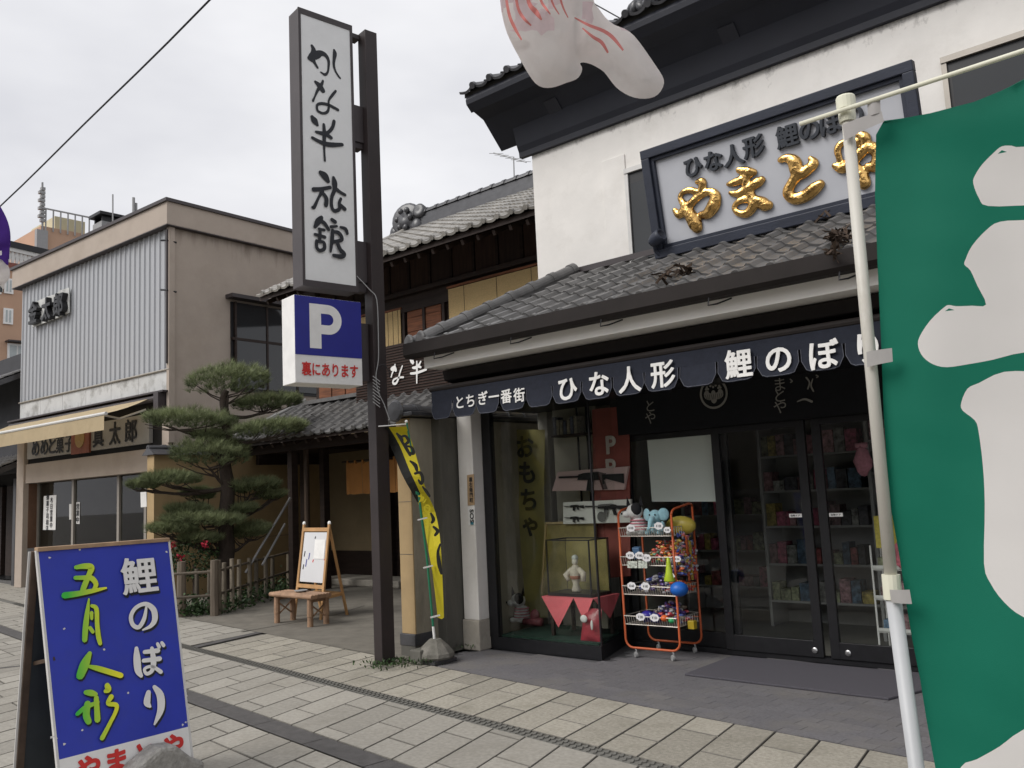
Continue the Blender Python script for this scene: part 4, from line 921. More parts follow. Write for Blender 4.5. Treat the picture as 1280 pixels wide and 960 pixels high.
q = MB(); c = RP(.03, .04, LV[2]+.05); q.fbox(c, ex*.07, ey*.05+V((0, 0, .01)), V((-.02, 0, .1))); simple('blue_packet', 'small blue packet leaning at the left of the second rack shelf', 'packet', q, plain('packet_blue', (.07, .14, .25), .4), bevel=.005)
q = MB(); c = RP(.0, -.03, LV[2]-.02); q.fbox(c, ex*.1, -ey*.003, V((0, 0, .06))); q.fbox(c+ex*.11, ex*.09, -ey*.003, V((0, 0, .065)))
simple('printed_cards', 'small printed cards on the front of the second rack shelf', 'card', q, mat('card_print', (.45, .48, .42), .5, .7, 60))
q = MB(); c = RP(u1_+.02, .12, LV[0]-.03); q.fbox(c, ex*.06, ey*.06, V((0, 0, .07))); simple('yellow_box', 'little yellow box at the lower right of the orange rack', 'box', q, plain('box_yellow', (.5, .36, .03), .4), bevel=.004)
for i in range(3):
    q = MB(); c = RP(u1_+.035, .16+.06*i, .66); q.fbox(c, ex*.012, ey*.022, V((0, 0, .38-.05*i))); simple('toy_stick', ['orange stick toy hanging on the rack side, nearest the shelves', 'yellow stick toy hanging on the rack side, middle one', 'red stick toy hanging on the rack side, hindmost'][i], 'toy', q, mc_[[0, 2, 1][i]], group='stick toys on the rack side')

# ================================================================ dim goods inside the shop
SHL = ['lowest', 'second lowest', 'third lowest', 'fourth lowest', 'top']
def shelf_unit(name, label, x0, x1, y0, y1, levels, h, seed, label2, cover=1.0):
    random.seed(seed); t = thing(name, label, 'shelf', ((x0+x1)/2, (y0+y1)/2, .006))
    f = MB()
    for x in (x0, x1-.03): f.box((x, y0, .007), (x+.03, y1, h))
    f.box((x0+.031, y1-.02, .007), (x1-.031, y1, h)); f.build('shelf_side', m_grey, t)
    for zi, z in enumerate(levels):
        cn = 0; MB().box((x0+.031, y0, z), (x1-.031, y1-.021, z+.02)).build('shelf_board', m_grey, t)
        x = x0+.04
        while x < x1-.15:
            w_ = random.uniform(.06, .13); hh = random.uniform(.10, .24)
            if random.random() < cover:
                q = MB(); q.box((x, y0+.02, z+.021), (x+w_, y0+.2, z+.021+hh)); o = q.build('goods_box', mg_[random.randrange(len(mg_))]); tag(o, '%s from the left on the %s board, %s' % (ORD[cn], SHL[zi], label2), 'box', 'boxes on '+name.replace('_', ' ')); cn += 1
            x += w_+.01
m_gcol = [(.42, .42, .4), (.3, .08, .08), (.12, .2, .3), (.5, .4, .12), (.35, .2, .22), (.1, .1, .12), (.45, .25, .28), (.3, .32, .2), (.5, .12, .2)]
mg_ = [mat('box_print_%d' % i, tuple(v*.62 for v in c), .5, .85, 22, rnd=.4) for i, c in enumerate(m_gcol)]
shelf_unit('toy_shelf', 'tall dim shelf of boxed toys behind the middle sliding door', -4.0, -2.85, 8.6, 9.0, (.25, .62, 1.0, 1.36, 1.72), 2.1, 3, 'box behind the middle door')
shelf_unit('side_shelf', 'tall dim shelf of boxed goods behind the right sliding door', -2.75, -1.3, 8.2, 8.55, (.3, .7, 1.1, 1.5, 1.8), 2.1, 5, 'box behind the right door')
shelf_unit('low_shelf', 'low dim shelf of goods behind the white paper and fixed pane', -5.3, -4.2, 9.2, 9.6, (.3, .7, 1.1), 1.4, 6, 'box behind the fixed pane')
random.seed(11)
wr = thing('white_rack', 'white wire rack of packets just behind the right sliding door', 'display rack', (-2.25, 7.5, .006))
for x in (-2.52, -1.95):
    q = MB(); q.tube([(x, 7.4, .007), (x, 7.4, .92)], .008, 6); q.tube([(x, 7.65, .007), (x, 7.65, .92)], .008, 6); q.build('upright', m_w, wr)
for z in (.22, .48, .72):
    q = MB(); q.box((-2.52, 7.4, z), (-1.95, 7.65, z+.012)); q.box((-2.52, 7.39, z+.013), (-1.95, 7.396, z+.04)); q.build('rack_shelf', m_wd, wr)
    for k in range(4):
        o = MB().box((-2.48+k*.13, 7.43, z+.013), (-2.38+k*.13, 7.55, z+.10+.04*(k % 2))).build('packet', mg_[(k*2+int(z*10)) % 9]); tag(o, '%s packet from the left on the %s shelf of the white wire rack' % (ORD[k], {.22: 'lowest', .48: 'middle', .72: 'top'}[z]), 'packet', 'packets on the white rack')
for k, c in enumerate(((.55, .45, .08), (.5, .4, .05), (.5, .1, .16), (.55, .42, .05), (.06, .16, .4))):
    o = MB().box((-2.47+k*.095, 7.40, .90), (-2.39+k*.095, 7.46, 1.16)).build('tall_packet', mat('tallpack%d' % k, c, .4, .3, 40)); tag(o, ['tall yellow packet leftmost above the white rack', 'second tall yellow packet above the white rack', 'tall red packet in the middle above the white rack', 'tall amber packet above the white rack', 'tall blue packet rightmost above the white rack'][k], 'packet', 'tall packets above the white rack')
q = MB(); q.lathe([(0, -.01), (.14, -.01), (.14, .01), (0, .01)], (-2.2, 7.38, .85), 20, axis=(0, -1, 0)); simple('round_card', 'round pink and red printed card on the white rack', 'card', q, mat('pinkprint', (.5, .12, .16), .5, .5, 30))
m_pp = mat('pale_pink_plush', (.55, .24, .30), .9, .2, 30, .3, 100)
for k, (x, z, r) in enumerate(((-2.58, 1.62, .075), (-2.40, 1.74, .07), (-2.27, 1.52, .065), (-2.44, 1.36, .055), (-2.1, 1.66, .07))):
    q = MB(); q.ell((x, 7.6, z), r, r*.5, r*1.7, 12, 8, jit=.10); q.box((x-r*.7, 7.595, z+r*1.5), (x+r*.7, 7.605, z+r*2.1)); simple('hanging_bundle', ['pale pink hanging bundle leftmost behind the right door', 'pale pink hanging bundle highest behind the right door', 'pale pink hanging bundle low in the middle behind the right door', 'smallest pale pink hanging bundle behind the right door', 'pale pink hanging bundle rightmost behind the right door'][k], 'bundle', q, m_pp, group='pink bundles behind the right door', smooth=True)

# ================================================================ the inn (ryokan) set back between the shop and the beige building
inn = thing('inn_building', 'dark timber two storey inn with grey tiled roofs behind the tall sign', 'building', (-9.3, 9.5, 0))
EY1, EZ1 = 8.0, 2.50       # lower eave
# lower roof
r1 = MB().add([(-13.45, EY1, EZ1), (-5.2, EY1, EZ1), (-5.2, 9.1, 3.20), (-12.5, 9.1, 3.20), (-13.45, EY1, EZ1-.05), (-5.2, EY1, EZ1-.05), (-5.2, 9.1, 3.12), (-12.5, 9.1, 3.12)], [(0, 1, 2, 3), (7, 6, 5, 4), (0, 4, 5, 1), (0, 3, 7, 4)]).build('lower_roof', m_wood, inn)
sl1 = V((0, 1.1, .70)).normalized()
def sk1(p, r, c): return p.x < -13.42+(p.y-EY1)*.86
tile_roof(r1, (-13.45, EY1-.05, EZ1+.01), (1, 0, 0), sl1, 33, 6, 0.245, 0.215, m_tile, limit=290, skip=sk1)
ridge_tiles(r1, (-13.5, EY1-.03, EZ1+.03), (-12.5, 9.08, 3.24), .055, .27, m_tile, up=(0, -.5, 1))
MB().add([(-13.45, EY1, EZ1-.01), (-12.5, 9.1, 3.19), (-13.95, 9.1, 2.55)], [(0, 1, 2)]).build('hip_return', m_tile, inn)
MB().box((-13.8, 9.12, 2.40), (-12.3, 12.0, 2.56)).build('porch_ceiling', m_wood, inn)
MB().box((-13.8, 8.9, 2.2), (-13.72, 12.2, 2.4)).build('porch_beam', m_wood, inn)
# rafters under the lower eave
for i in range(27):
    x = -13.2+i*.3; MB().beam((x, 8.04, EZ1-.085), (x, 9.0, EZ1+.52), .05, .06).build('rafter', m_wood, inn)
b = MB(); b.box((-13.5, 8.30, 2.33), (-6.3, 8.42, 2.47)); b.build('eave_beam', m_wood, inn)
# upper storey
UY = 9.0
uw = MB().box((-12.1, UY, 3.0), (-5.0, UY+.15, 5.5)).build('upper_wall', m_wood, inn)
def ipx(x, y, Y=UY): return on_y(x, y, Y)
# boards of the upper wall (vertical battens, red planks)
z_mid = ipx(560, 355).z
for i in range(15):
    x = -12.0+i*.46; MB().box((x, UY-.03, z_mid+.08), (x+.05, UY-.001, 5.2)).build('batten', m_wood, uw)
for i in range(14):
    x = -11.94+i*.46; MB().box((x, UY-.012, z_mid+.06), (x+.40, UY-.002, 5.2)).build('wall_board', mat('wall_board_%d' % i, random.choice([(.035, .02, .015), (.028, .018, .014), (.045, .024, .017)]), .7, .4, 5, .2, 30, stretch=(4, 1, .4)), uw)
bm = MB(); bm.box((-12.2, UY-.10, z_mid-.02), (-5.0, UY-.002, z_mid+.05)); bm.build('mid_rail', m_wood, inn, bevel=.006)
bm = MB(); bm.box((-12.2, UY-.06, z_mid-.28), (-5.0, UY-.002, z_mid-.16)); bm.build('lintel', m_wood, inn)
zlo = ipx(600, 440).z
# red plank panel between the blinds
pa, pb = ipx(509, 400).x, ipx(556, 390).x
zz0, zz1 = 3.15, z_mid-.17
for c in range(2):
    xa = pa+.04+(pb-pa-.05)/2*c; xb = pa+(pb-pa-.05)/2*(c+1)
    for k in range(6):
        za = zz0+(zz1-zz0)/6*k; MB().box((xa, UY-.035+.004*(k % 2), za+.004), (xb, UY-.004, za+(zz1-zz0)/6-.004)).build('red_plank', m_redw, uw)
for x in (pa-.06, (pa+pb)/2-.02, pb-.01): MB().box((x, UY-.055, zz0), (x+.055, UY-.003, zz1)).build('post', m_wood, uw)
# reed blinds: a roll of slats each
m_reed = mat('reed_blind', (0.62, 0.45, 0.22), .8, .25, 60, .3, 200, stretch=(1, 1, 6), rnd=.12)
def blind(x0, x1, z0, z1, label):
    t = thing('reed_blind', label, 'blind', ((x0+x1)/2, UY-.07, z0), group='reed blinds on the inn')
    n = int((z1-z0)/.016)
    bl = MB()
    for k in range(n):
        z = z0+k*.016; bl.box((x0, UY-.075, z), (x1, UY-.068+.003*random.random(), z+.0135))
    o = bl.build('reed_slats', m_reed, t); o['kind'] = 'stuff'
    MB().box((x0-.02, UY-.085, z1), (x1+.02, UY-.055, z1+.03)).build('top_bar', m_redw, t)
    for k in range(5):
        x = x0+(x1-x0)*(k+.5)/5; MB().box((x, UY-.079, z0), (x+.006, UY-.0755, z1)).build('cord', m_wood, t)
blind(ipx(566, 400).x, -5.6, zlo-.1, ipx(600, 352).z-.005, 'wide tan reed blind on the inn, right of the red planks')
blind(ipx(479, 400).x-.1, ipx(505, 400).x, ipx(495, 452).z, ipx(495, 390).z, 'narrow tan reed blind on the inn just right of the sign pole')
blind(ipx(440, 415).x-.5, ipx(468, 405).x, ipx(450, 460).z, ipx(452, 398).z, 'tan reed blind on the inn mostly behind the parking sign')
# lower windows strip behind P sign
for k in range(5):
    x = -12.0+k*.36; MB().box((x, UY-.02, 3.2), (x+.33, UY-.003, 3.42)).build('red_plank', m_redw, uw)
MB().box((-12.2, UY-.2, 3.13), (-5.2, UY-.002, 3.19)).build('sill_rail', m_tile, inn)
# inn signboard with white brush letters
BY = 8.72
q = [on_y(x, y, BY) for x, y in ((444, 436), (572, 420), (565, 497), (444, 512))]
zt_, zb_ = (q[0].z+q[1].z)/2, (q[2].z+q[3].z)/2
isg = thing('inn_signboard', 'dark lattice board with white brush letters on the inn above the lower roof', 'sign', (q[0].x+.6, BY, zb_))
MB().box((q[0].x, BY, zb_), (q[1].x+.3, BY+.05, zt_)).build('board', m_wood, isg)
lat = MB()
for k in range(22): z = zb_+(zt_-zb_)*k/22; lat.box((q[0].x, BY-.014, z), (q[1].x+.3, BY-.001, z+.008))
lat.build('lattice_slats', mat('dull_lattice', (.055, .026, .018), .7, .5, 8), isg)['kind'] = 'stuff'
c5 = cv(440, 420, 8)
brush('brush_lettering', [[(400, 330, 40), (425, 325, 55), (440, 345, 30)], [(432, 285, 16), (425, 330, 16), (405, 370, 18), (393, 410, 16)], [(505, 300, 16), (480, 370, 20), (465, 430, 24), (440, 475, 26), (412, 470, 24), (420, 438, 22), (460, 418, 18), (515, 412, 20)],
    [(595, 240, 45), (610, 265, 42)], [(650, 255, 18), (652, 330, 26), (650, 400, 20), (650, 470, 16)], [(690, 255, 18), (670, 290, 26), (640, 315, 34), (610, 318, 22)], [(590, 375, 22), (650, 368, 28), (745, 335, 22)], [(655, 300, 30), (690, 312, 24)],
    [(190, 360, 18), (195, 410, 22), (200, 460, 16)], [(175, 440, 25), (195, 455, 35)], [(205, 350, 10), (250, 340, 16), (262, 380, 18), (240, 440, 14)]], (0, BY-.02, 0), (0, -1, 0), m_w, isg, conv=c5)
# upper roof
ZE = 4.90; RI = 1.60; slu = V((0, 3.0, RI)).normalized()
r2 = MB().add([(-12.25, 8.0, ZE), (-4.8, 8.0, ZE), (-4.8, 11.0, ZE+RI), (-11.85, 11.0, ZE+RI), (-12.25, 8.0, ZE-.07), (-4.8, 8.0, ZE-.07), (-4.8, 11, ZE+RI-.08), (-11.85, 11, ZE+RI-.08)], [(0, 1, 2, 3), (7, 6, 5, 4), (0, 4, 5, 1), (0, 3, 7, 4)])
r2.add([(-12.25, 8.0, ZE), (-11.85, 11.0, ZE+RI), (-13.0, 11.0, ZE+.4)], [(0, 1, 2)])
r2 = r2.build('upper_roof', m_wood, inn)
def sk2(p, r, c): return p.x < -12.2+(p.y-8)*.14 or p.x > -6.2-(0)
tile_roof(r2, (-12.25, 7.94, ZE+.01), (1, 0, 0), slu, 26, 16, 0.235, 0.205, m_tile2, skip=sk2, limit=300, amp=.75, lf=1.3)
for i in range(24):
    x = -12.1+i*.28; MB().beam((x, 8.05, ZE-.11), (x, 9.0, ZE+.40), .045, .07).build('rafter', m_wood, inn)
# ridge
rg = MB()
for k in range(4): rg.box((-11.75, 10.88+.02*k, ZE+RI-.03+.075*k), (-4.8, 11.12-.02*k, ZE+RI+.035+.075*k))
rgo = rg.build('ridge', m_tiled, inn); 
ridge_tiles(r2, (-11.8, 11.0, ZE+RI+.27), (-5.4, 11.0, ZE+RI+.27), .085, .27, m_tiled)
ridge_tiles(r2, (-12.22, 8.05, ZE+.05), (-11.85, 10.9, ZE+RI), .06, .27, m_tile2, up=(0, -.5, 1))
on = MB(); oc = V((-11.78, 10.95, ZE+RI+.14))
on.lathe([(0, -.06), (.30, -.06), (.33, -.02), (.33, .03), (.28, .06), (.2, .05), (.14, .10), (0, .13)], oc+V((0, 0, .1)), 20, axis=(.25, -1, .1))
for k in (-1, 1): on.ell(oc+V((k*.3, -.03, -.1)), .14, .1, .16, 12, 8); on.ell(oc+V((k*.42, -.02, -.2)), .1, .08, .09, 10, 6)
for k in range(6): on.ell(oc+V((.18*cos(k), -.1, .1+.18*sin(k))), .06, .05, .06, 8, 6)
on.build('ridge_end_ornament', m_tiled, r2, smooth=True)
on = MB(); on.lathe([(0, -.25), (.13, -.25), (.14, 0), (.1, .02), (0, .02)], oc+V((.38, -.06, .18)), 14, axis=(.2, -1, .15)); on.build('ridge_end_roundel', m_tiled, r2, smooth=True)
# TV aerial above the inn roof
ae = thing('tv_aerial', 'thin television aerial standing above the inn roof ridge', 'antenna', tuple(on_y(642, 225, 11.2)))
base = on_y(642, 226, 11.2); topp = on_y(642, 196, 11.2); q = MB(); q.tube([base+V((0, 0, -.6)), topp], .011, 6); q.build('mast', m_grey, ae)
a0, a1 = on_y(617, 191, 11.2), on_y(658, 203, 11.2); q = MB(); q.tube([a0, a1], .009, 6); q.build('boom', m_grey, ae)
for k in range(6): p = a0+(a1-a0)*(k+.5)/6; q = MB(); q.tube([p+V((-.08, -.1, 0)), p+V((.08, .1, 0))], .005, 5); q.build('element', m_grey, ae)
# ground floor: entrance hall walls
m_inw = mat('inn_wall', (0.30, 0.235, 0.14), .9, .1, 3, .1, 60)
gw = MB(); gw.box((-14.0, 10.45, .55), (-12.05, 10.6, 2.9)); gw = gw.build('entrance_wall', m_inw, inn)
MB().box((-14.0, 10.43, 0.0), (-12.05, 10.62, .55)).build('dado', m_wood, inn)
MB().box((-12.05, 10.35, 0), (-11.93, 10.6, 2.9)).build('post', m_wood, inn)
dk = MB(); dk.box((-11.93, 10.7, 0), (-6.2, 10.8, 2.9)); dk.box((-14.0, 10.62, 2.4), (-6.2, 10.8, 3.0)); dk.build('dark_entrance', m_wood, inn)
for x0 in (-11.9, -10.95):
    d = MB().box((x0, 10.52, .02), (x0+.9, 10.57, 1.9)).build('lattice_door', m_wood, inn)
    for k in range(8): MB().box((x0+.08+k*.1, 10.50, .3), (x0+.10+k*.1, 10.518, 1.85)).build('lattice_bar', m_wood, d)
MB().box((-12.6, 9.02, 2.6), (-5.2, 9.1, 3.2)).build('frieze', m_wood, inn)
MB().box((-14.0, 9.15, 2.52), (-6.2, 10.7, 2.58)).build('hall_ceiling', m_wood, inn)
pxs = [(368, 726), (383, 724), (408, 722)]
for (x, y), Y in zip(pxs, (8.45, 9.3, 9.3)):
    p = on_y(x, y, Y); MB().box((p.x-.06, Y-.06, 0), (p.x+.06, Y+.06, 2.6)).build('post', m_wood, inn)
pq = on_y(384, 650, 8.9); q = MB(); q.tube([(pq.x, 8.9, 0.0), (pq.x, 8.9, 2.5)], .045, 10); q.build('downpipe', mat('copper_brown', (.10, .065, .045), .5), inn)
# stone step
q = MB(); q.box((-13.2, 9.75, .004), (-11.0, 10.4, .12)); q.build('entrance_step', m_stone, inn, bevel=.02)
# small hip roof corner left of entrance (dark, under pine)
q = MB(); 
for k in range(7): q.add([(-12.7, 8.1+.12*k, 2.45+.05*k), (-12.2, 8.1+.12*k, 2.45+.05*k), (-12.2, 8.25+.12*k, 2.47+.05*k), (-12.7, 8.25+.12*k, 2.47+.05*k)], [(0, 1, 2, 3)])
q.build('verge_tiles', m_tile, inn)
# orange noren
m_orn = mat('orange_cloth', (0.50, 0.225, 0.065), .85, .08, 5, trans=.25)
nrn = thing('orange_noren', 'plain orange cloth curtain hanging in the inn entrance', 'curtain', (-10.7, 9.0, 1.54))
zA, zB = on_y(440, 579, 9.0).z, on_y(440, 618, 9.0).z; xA = on_y(433, 600, 9.0).x
for k in range(4):
    x0 = xA+k*.40; q = MB(); vs = []
    for i in range(9):
        for j in range(5): x = x0+.392*i/8; vs.append((x, 9.0+.015*sin(i*.9+k)*j/4, zA-(zA-zB)*j/4+.006*sin(i+k*2)*(j == 4)))
    q.add(vs, [(i*5+j, i*5+j+1, (i+1)*5+j+1, (i+1)*5+j) for i in range(8) for j in range(4)]); q.build('cloth_panel', m_orn, nrn, smooth=True)
q = MB(); q.tube([(xA-.1, 9.0, zA+.03), (xA+1.75, 9.0, zA+.03)], .012, 8); q.build('rod', m_wood, nrn)
for k in range(9): q = MB(); q.box((xA+.03+k*.19, 8.985, zA-.01), (xA+.07+k*.19, 9.015, zA+.045)); q.build('loop', m_orn, nrn)

# ================================================================ boundary walls
gp = thing('gate_wall', 'stained concrete and ochre gate wall with dark cap between inn and shop', 'wall', (-6.35, 6.2, 0))
GX0, GX1 = on_y(500, 700, 5.7).x, on_y(516.5, 700, 5.7).x
MB().box((GX0, 5.70, .21), (GX1, 5.715, 2.26)).build('ochre_end', m_ochre, gp, bevel=.004)
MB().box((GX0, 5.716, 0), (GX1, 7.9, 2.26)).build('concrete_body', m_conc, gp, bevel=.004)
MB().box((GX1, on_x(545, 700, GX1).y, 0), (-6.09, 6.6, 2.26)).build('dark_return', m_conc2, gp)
MB().box((GX0-.02, 5.685, .10), (GX1+.008, 5.92, .21)).build('base_stone', m_tiled, gp, bevel=.006)
MB().box((GX0-.01, 5.69, 0), (GX1+.003, 5.91, .099)).build('base_stone', m_conc2, gp)
for z in (1.45, .95): MB().box((GX0, 5.698, z), (GX1, 5.7, z+.005)).build('wall_joint', m_conc2, gp)
q = MB(); q.box((GX0-.08, 5.62, 2.27), (-6.08, 7.9, 2.31)); q.build('cap', m_tiled, gp, bevel=.008)
ridge_tiles(gp, ((GX0+GX1)/2, 5.62, 2.31), ((GX0+GX1)/2, 7.8, 2.31), .09, .27, m_tiled)
q = MB(); q.lathe([(0, -.02), (.10, -.02), (.11, 0), (.09, .02), (0, .025)], ((GX0+GX1)/2, 5.615, 2.33), 16, axis=(0, -1, 0)); q.build('cap_end', m_tiled, gp)
ow = thing('garden_wall', 'ochre plaster garden wall with dark tiled cap behind the pine', 'wall', (-13.9, 8.5, 0))
p0_ = on_y(184, 565, 7.0); p1_ = on_y(192.5, 590, 7.0); wz = p0_.z-.06
MB().box((p0_.x, 7.0, 0), (p1_.x, 12.2, wz)).build('wall_body', m_ochre, ow, bevel=.004)
q = MB(); q.prism([(p0_.x-.09, 6.95, wz+.001), ((p0_.x+p1_.x)/2, 6.95, wz+.14), (p1_.x+.09, 6.95, wz+.001)], (0, 5.2, 0)); q.build('cap', m_tiled, ow)
ridge_tiles(ow, ((p0_.x+p1_.x)/2, 6.95, wz+.11), ((p0_.x+p1_.x)/2, 11.9, wz+.11), .06, .3, m_tiled)
MB().box((p1_.x, 7.05, .9), (p1_.x+.004, 12.0, .908)).build('wall_joint', m_conc2, ow)

# ================================================================ tall illuminated sign on its steel post
ang = radians(9); e1 = V((sin(ang), cos(ang), 0)); en = V((cos(ang), -sin(ang), 0)); PB = V((-6.25, 5.34, 0))
def SP(s, n, z): return PB+e1*s+en*n+V((0, 0, z))
ts = thing('inn_sign', 'tall white box sign with black brush letters on a brown steel post', 'sign', tuple(PB))
def sbox(s0, s1, n0, n1, z0, z1): return MB().fbox(SP(s0, n0, z0), e1*(s1-s0), en*(n1-n0), (0, 0, z1-z0))
sbox(-.06, .075, -.07, .07, 0, 6.10).build('post', m_pst, ts, bevel=.004)
SF = 0.0      # front face offset
th = .20
fbx = sbox(-.74, -.165, -th, SF-.012, 3.44, 6.13).build('box_body', m_brown, ts, bevel=.006)
fc = sbox(-.715, -.19, SF-.012, SF-.004, 3.50, 6.075).build('white_face', mat('sign_acrylic', (.80, .805, .80), .35, .04, 2, stain=(.66, .66, .65), stscale=1.5, stamt=.4), ts)
ef = MB()
for (s0, s1, z0, z1) in ((-.742, -.715, 3.44, 6.132), (-.19, -.163, 3.44, 6.132), (-.715, -.19, 3.44, 3.50), (-.715, -.19, 6.075, 6.132)): ef.fbox(SP(s0, SF-.0115, z0), e1*(s1-s0), en*.014, (0, 0, z1-z0))
ef.build('edge_trim', m_brown, ts)
for z in (5.05, 5.65+.43, 3.62): 
    sbox(-.163, -.061, -.13, -.03, z-(.16 if z < 6 else .05), z).build('bracket', m_brown, ts, bevel=.003)
sbox(-.163, -.061, -.15, -.01, 4.95, 5.32).build('bracket_plate', m_brown, ts)
sbox(-.163, -.061, -.15, -.01, 3.55, 3.95).build('bracket_plate', m_brown, ts)
k1, k2, k3 = cv(370, 40, 12), cv(370, 110, 698/80), cv(370, 200, 591/80)
ink = []
def addk(kf, sts):
    for st_ in sts: ink.append([kf(*p) for p in st_])
addk(k1, [[(238, 210, 50), (260, 260, 75), (265, 330, 110), (245, 400, 140), (270, 450, 60), (320, 535, 40)], [(200, 395, 75), (300, 350, 120), (370, 320, 90), (440, 350, 70), (485, 430, 50), (485, 530, 38), (470, 610, 34), (430, 640, 44), (370, 605, 24)],
          [(570, 275, 40), (580, 325, 68), (568, 420, 50), (565, 500, 42), (590, 590, 34), (640, 670, 32), (662, 695, 26)]])
addk(k1, [[(290, 750, 46), (350, 810, 90), (400, 880, 80)], [(402, 735, 34), (375, 800, 50), (325, 870, 46), (280, 970, 30), (252, 1035, 40)]])
addk(k2, [[(430, 35, 28), (390, 85, 32), (355, 140, 24), (355, 210, 26), (340, 260, 32), (295, 278, 30), (235, 250, 30), (228, 190, 28), (270, 172, 34), (350, 185, 36), (455, 240, 34)]])
addk(k2, [[(175, 320, 48), (200, 360, 80), (230, 405, 36)], [(300, 400, 32), (305, 480, 44), (305, 580, 42), (305, 680, 26), (312, 795, 26)], [(412, 365, 40), (395, 430, 40), (350, 485, 40), (300, 500, 50), (215, 480, 30)], [(330, 510, 50), (380, 545, 40)], [(175, 545, 36), (260, 590, 44), (360, 620, 56), (500, 620, 40)]])
addk(k3, [[(225, 120, 46), (262, 150, 72), (290, 195, 46)], [(160, 275, 46), (230, 270, 38), (312, 255, 34)], [(240, 290, 40), (205, 350, 26), (165, 435, 34), (150, 440, 30)], [(235, 300, 34), (275, 355, 42), (272, 420, 42)], [(342, 165, 30), (352, 215, 56), (350, 280, 40), (325, 350, 34), (325, 430, 34), (350, 472, 36), (395, 455, 34), (395, 400, 30), (410, 360, 28)], [(365, 270, 40), (405, 300, 30), (448, 325, 30)], [(395, 410, 34), (445, 455, 40)]])
addk(k3, [[(230, 535, 40), (200, 570, 60), (170, 620, 34)], [(220, 560, 40), (260, 590, 38), (295, 645, 34)], [(205, 640, 24), (255, 650, 28)], [(170, 690, 30), (260, 715, 34)], [(215, 640, 30), (215, 700, 36), (210, 750, 30)], [(185, 750, 34), (185, 810, 34), (215, 840, 34), (255, 820, 36), (250, 765, 32), (200, 755, 30)],
          [(325, 555, 36), (355, 575, 40)], [(315, 620, 28), (370, 615, 24)], [(405, 625, 26), (450, 640, 34), (465, 680, 34)], [(330, 650, 30), (325, 740, 40), (312, 850, 22)], [(335, 665, 32), (390, 680, 40), (415, 740, 36), (335, 760, 34)], [(375, 770, 36), (400, 830, 42), (435, 870, 44), (415, 895, 44), (340, 885, 34)]])
brush('brush_lettering', ink, SP(0, SF-.004, 0), en, m_ink, ts, off=.003)
# parking box
pk = thing('parking_sign', 'blue and white parking box sign with red lettering below the tall sign', 'sign', tuple(SP(-.5, 0, 2.55)))
m_blue = plain('parking_blue', (.018, .022, .24), .35)
sbox(-.845, -.165, -.22, SF+.03, 2.545, 3.34).build('box_body', m_w, pk, bevel=.005)
sbox(-.842, -.168, SF+.03, SF+.034, 2.80, 3.337).build('blue_panel', m_blue, pk)
PPn = SP(0, SF+.036, 0)
def pk_pt(s, z): return SP(s, SF+.0355, z)
Pq = MB(); sL, sR, zB_, zT_ = -.70, -.375, 2.865, 3.275; st_ = .115; zm = 3.0; ro = (zT_-zm)/2; ri = ro-.085
Pq.add([pk_pt(sL, zB_), pk_pt(sL+st_, zB_), pk_pt(sL+st_, zT_), pk_pt(sL, zT_)], [(0, 1, 2, 3)])
cxp = sR-ro; n_ = 14; oo = [pk_pt(sL+st_, zT_)]+[pk_pt(cxp+ro*sin(pi*k/n_), zm+ro+ro*cos(pi*k/n_)) for k in range(n_+1)]+[pk_pt(sL+st_, zm)]
ii = [pk_pt(sL+st_, zm+ro+ri)]+[pk_pt(cxp+ri*sin(pi*k/n_), zm+ro+ri*cos(pi*k/n_)) for k in range(n_+1)]+[pk_pt(sL+st_, zm+ro-ri)]
Pq.add(oo+ii, [(k, len(oo)+k, len(oo)+k+1, k+1) for k in range(len(oo)-1)])
Pq.build('letter_p', m_w, pk)
write('裏にあります', SP(-.50, SF+.032, 2.675), e1, (0, 0, 1), .125, m_red, pk, bold=.022, wid=.57)
sbox(-.164, -.061, -.14, -.02, 2.6, 3.15).build('bracket', m_brown, pk)
# loose cable on the post
cb = thing('post_cable', 'grey cable looping down the brown sign post to the yellow banner', 'cable', tuple(SP(0.0, .09, 2.2)))
q = MB(); pts = [above(x, y, PB+V((.07, -.07, 0))) for x, y in ((446, 345), (462, 362), (471, 375), (473, 420), (473, 450), (470, 470), (473, 490), (480, 505), (487, 525))]
q.tube([V(p) for p in catmull([tuple(p) for p in pts], 4)], .0045, 5); q.build('cable', m_grey, cb)
q = MB(); pts = [above(x, y, PB+V((.08, -.08, 0))) for x, y in ((473, 458), (480, 456), (486, 464), (487, 472))]; q.tube([V(p) for p in catmull([tuple(p) for p in pts], 4)], .004, 5); q.build('cable_loop', m_frame, cb)
q = MB()
for k in range(9):
    y = 470+k*4; q.tube([above(466, y, PB+V((.08, -.08, 0))), above(475, y+7, PB+V((.085, -.085, 0)))], .004, 5)
q.build('cable_coil', m_grey, cb)
q = MB(); pts = [SP(-.17, .0, 3.45), SP(-.3, .03, 3.40), SP(-.16, .05, 3.36)]

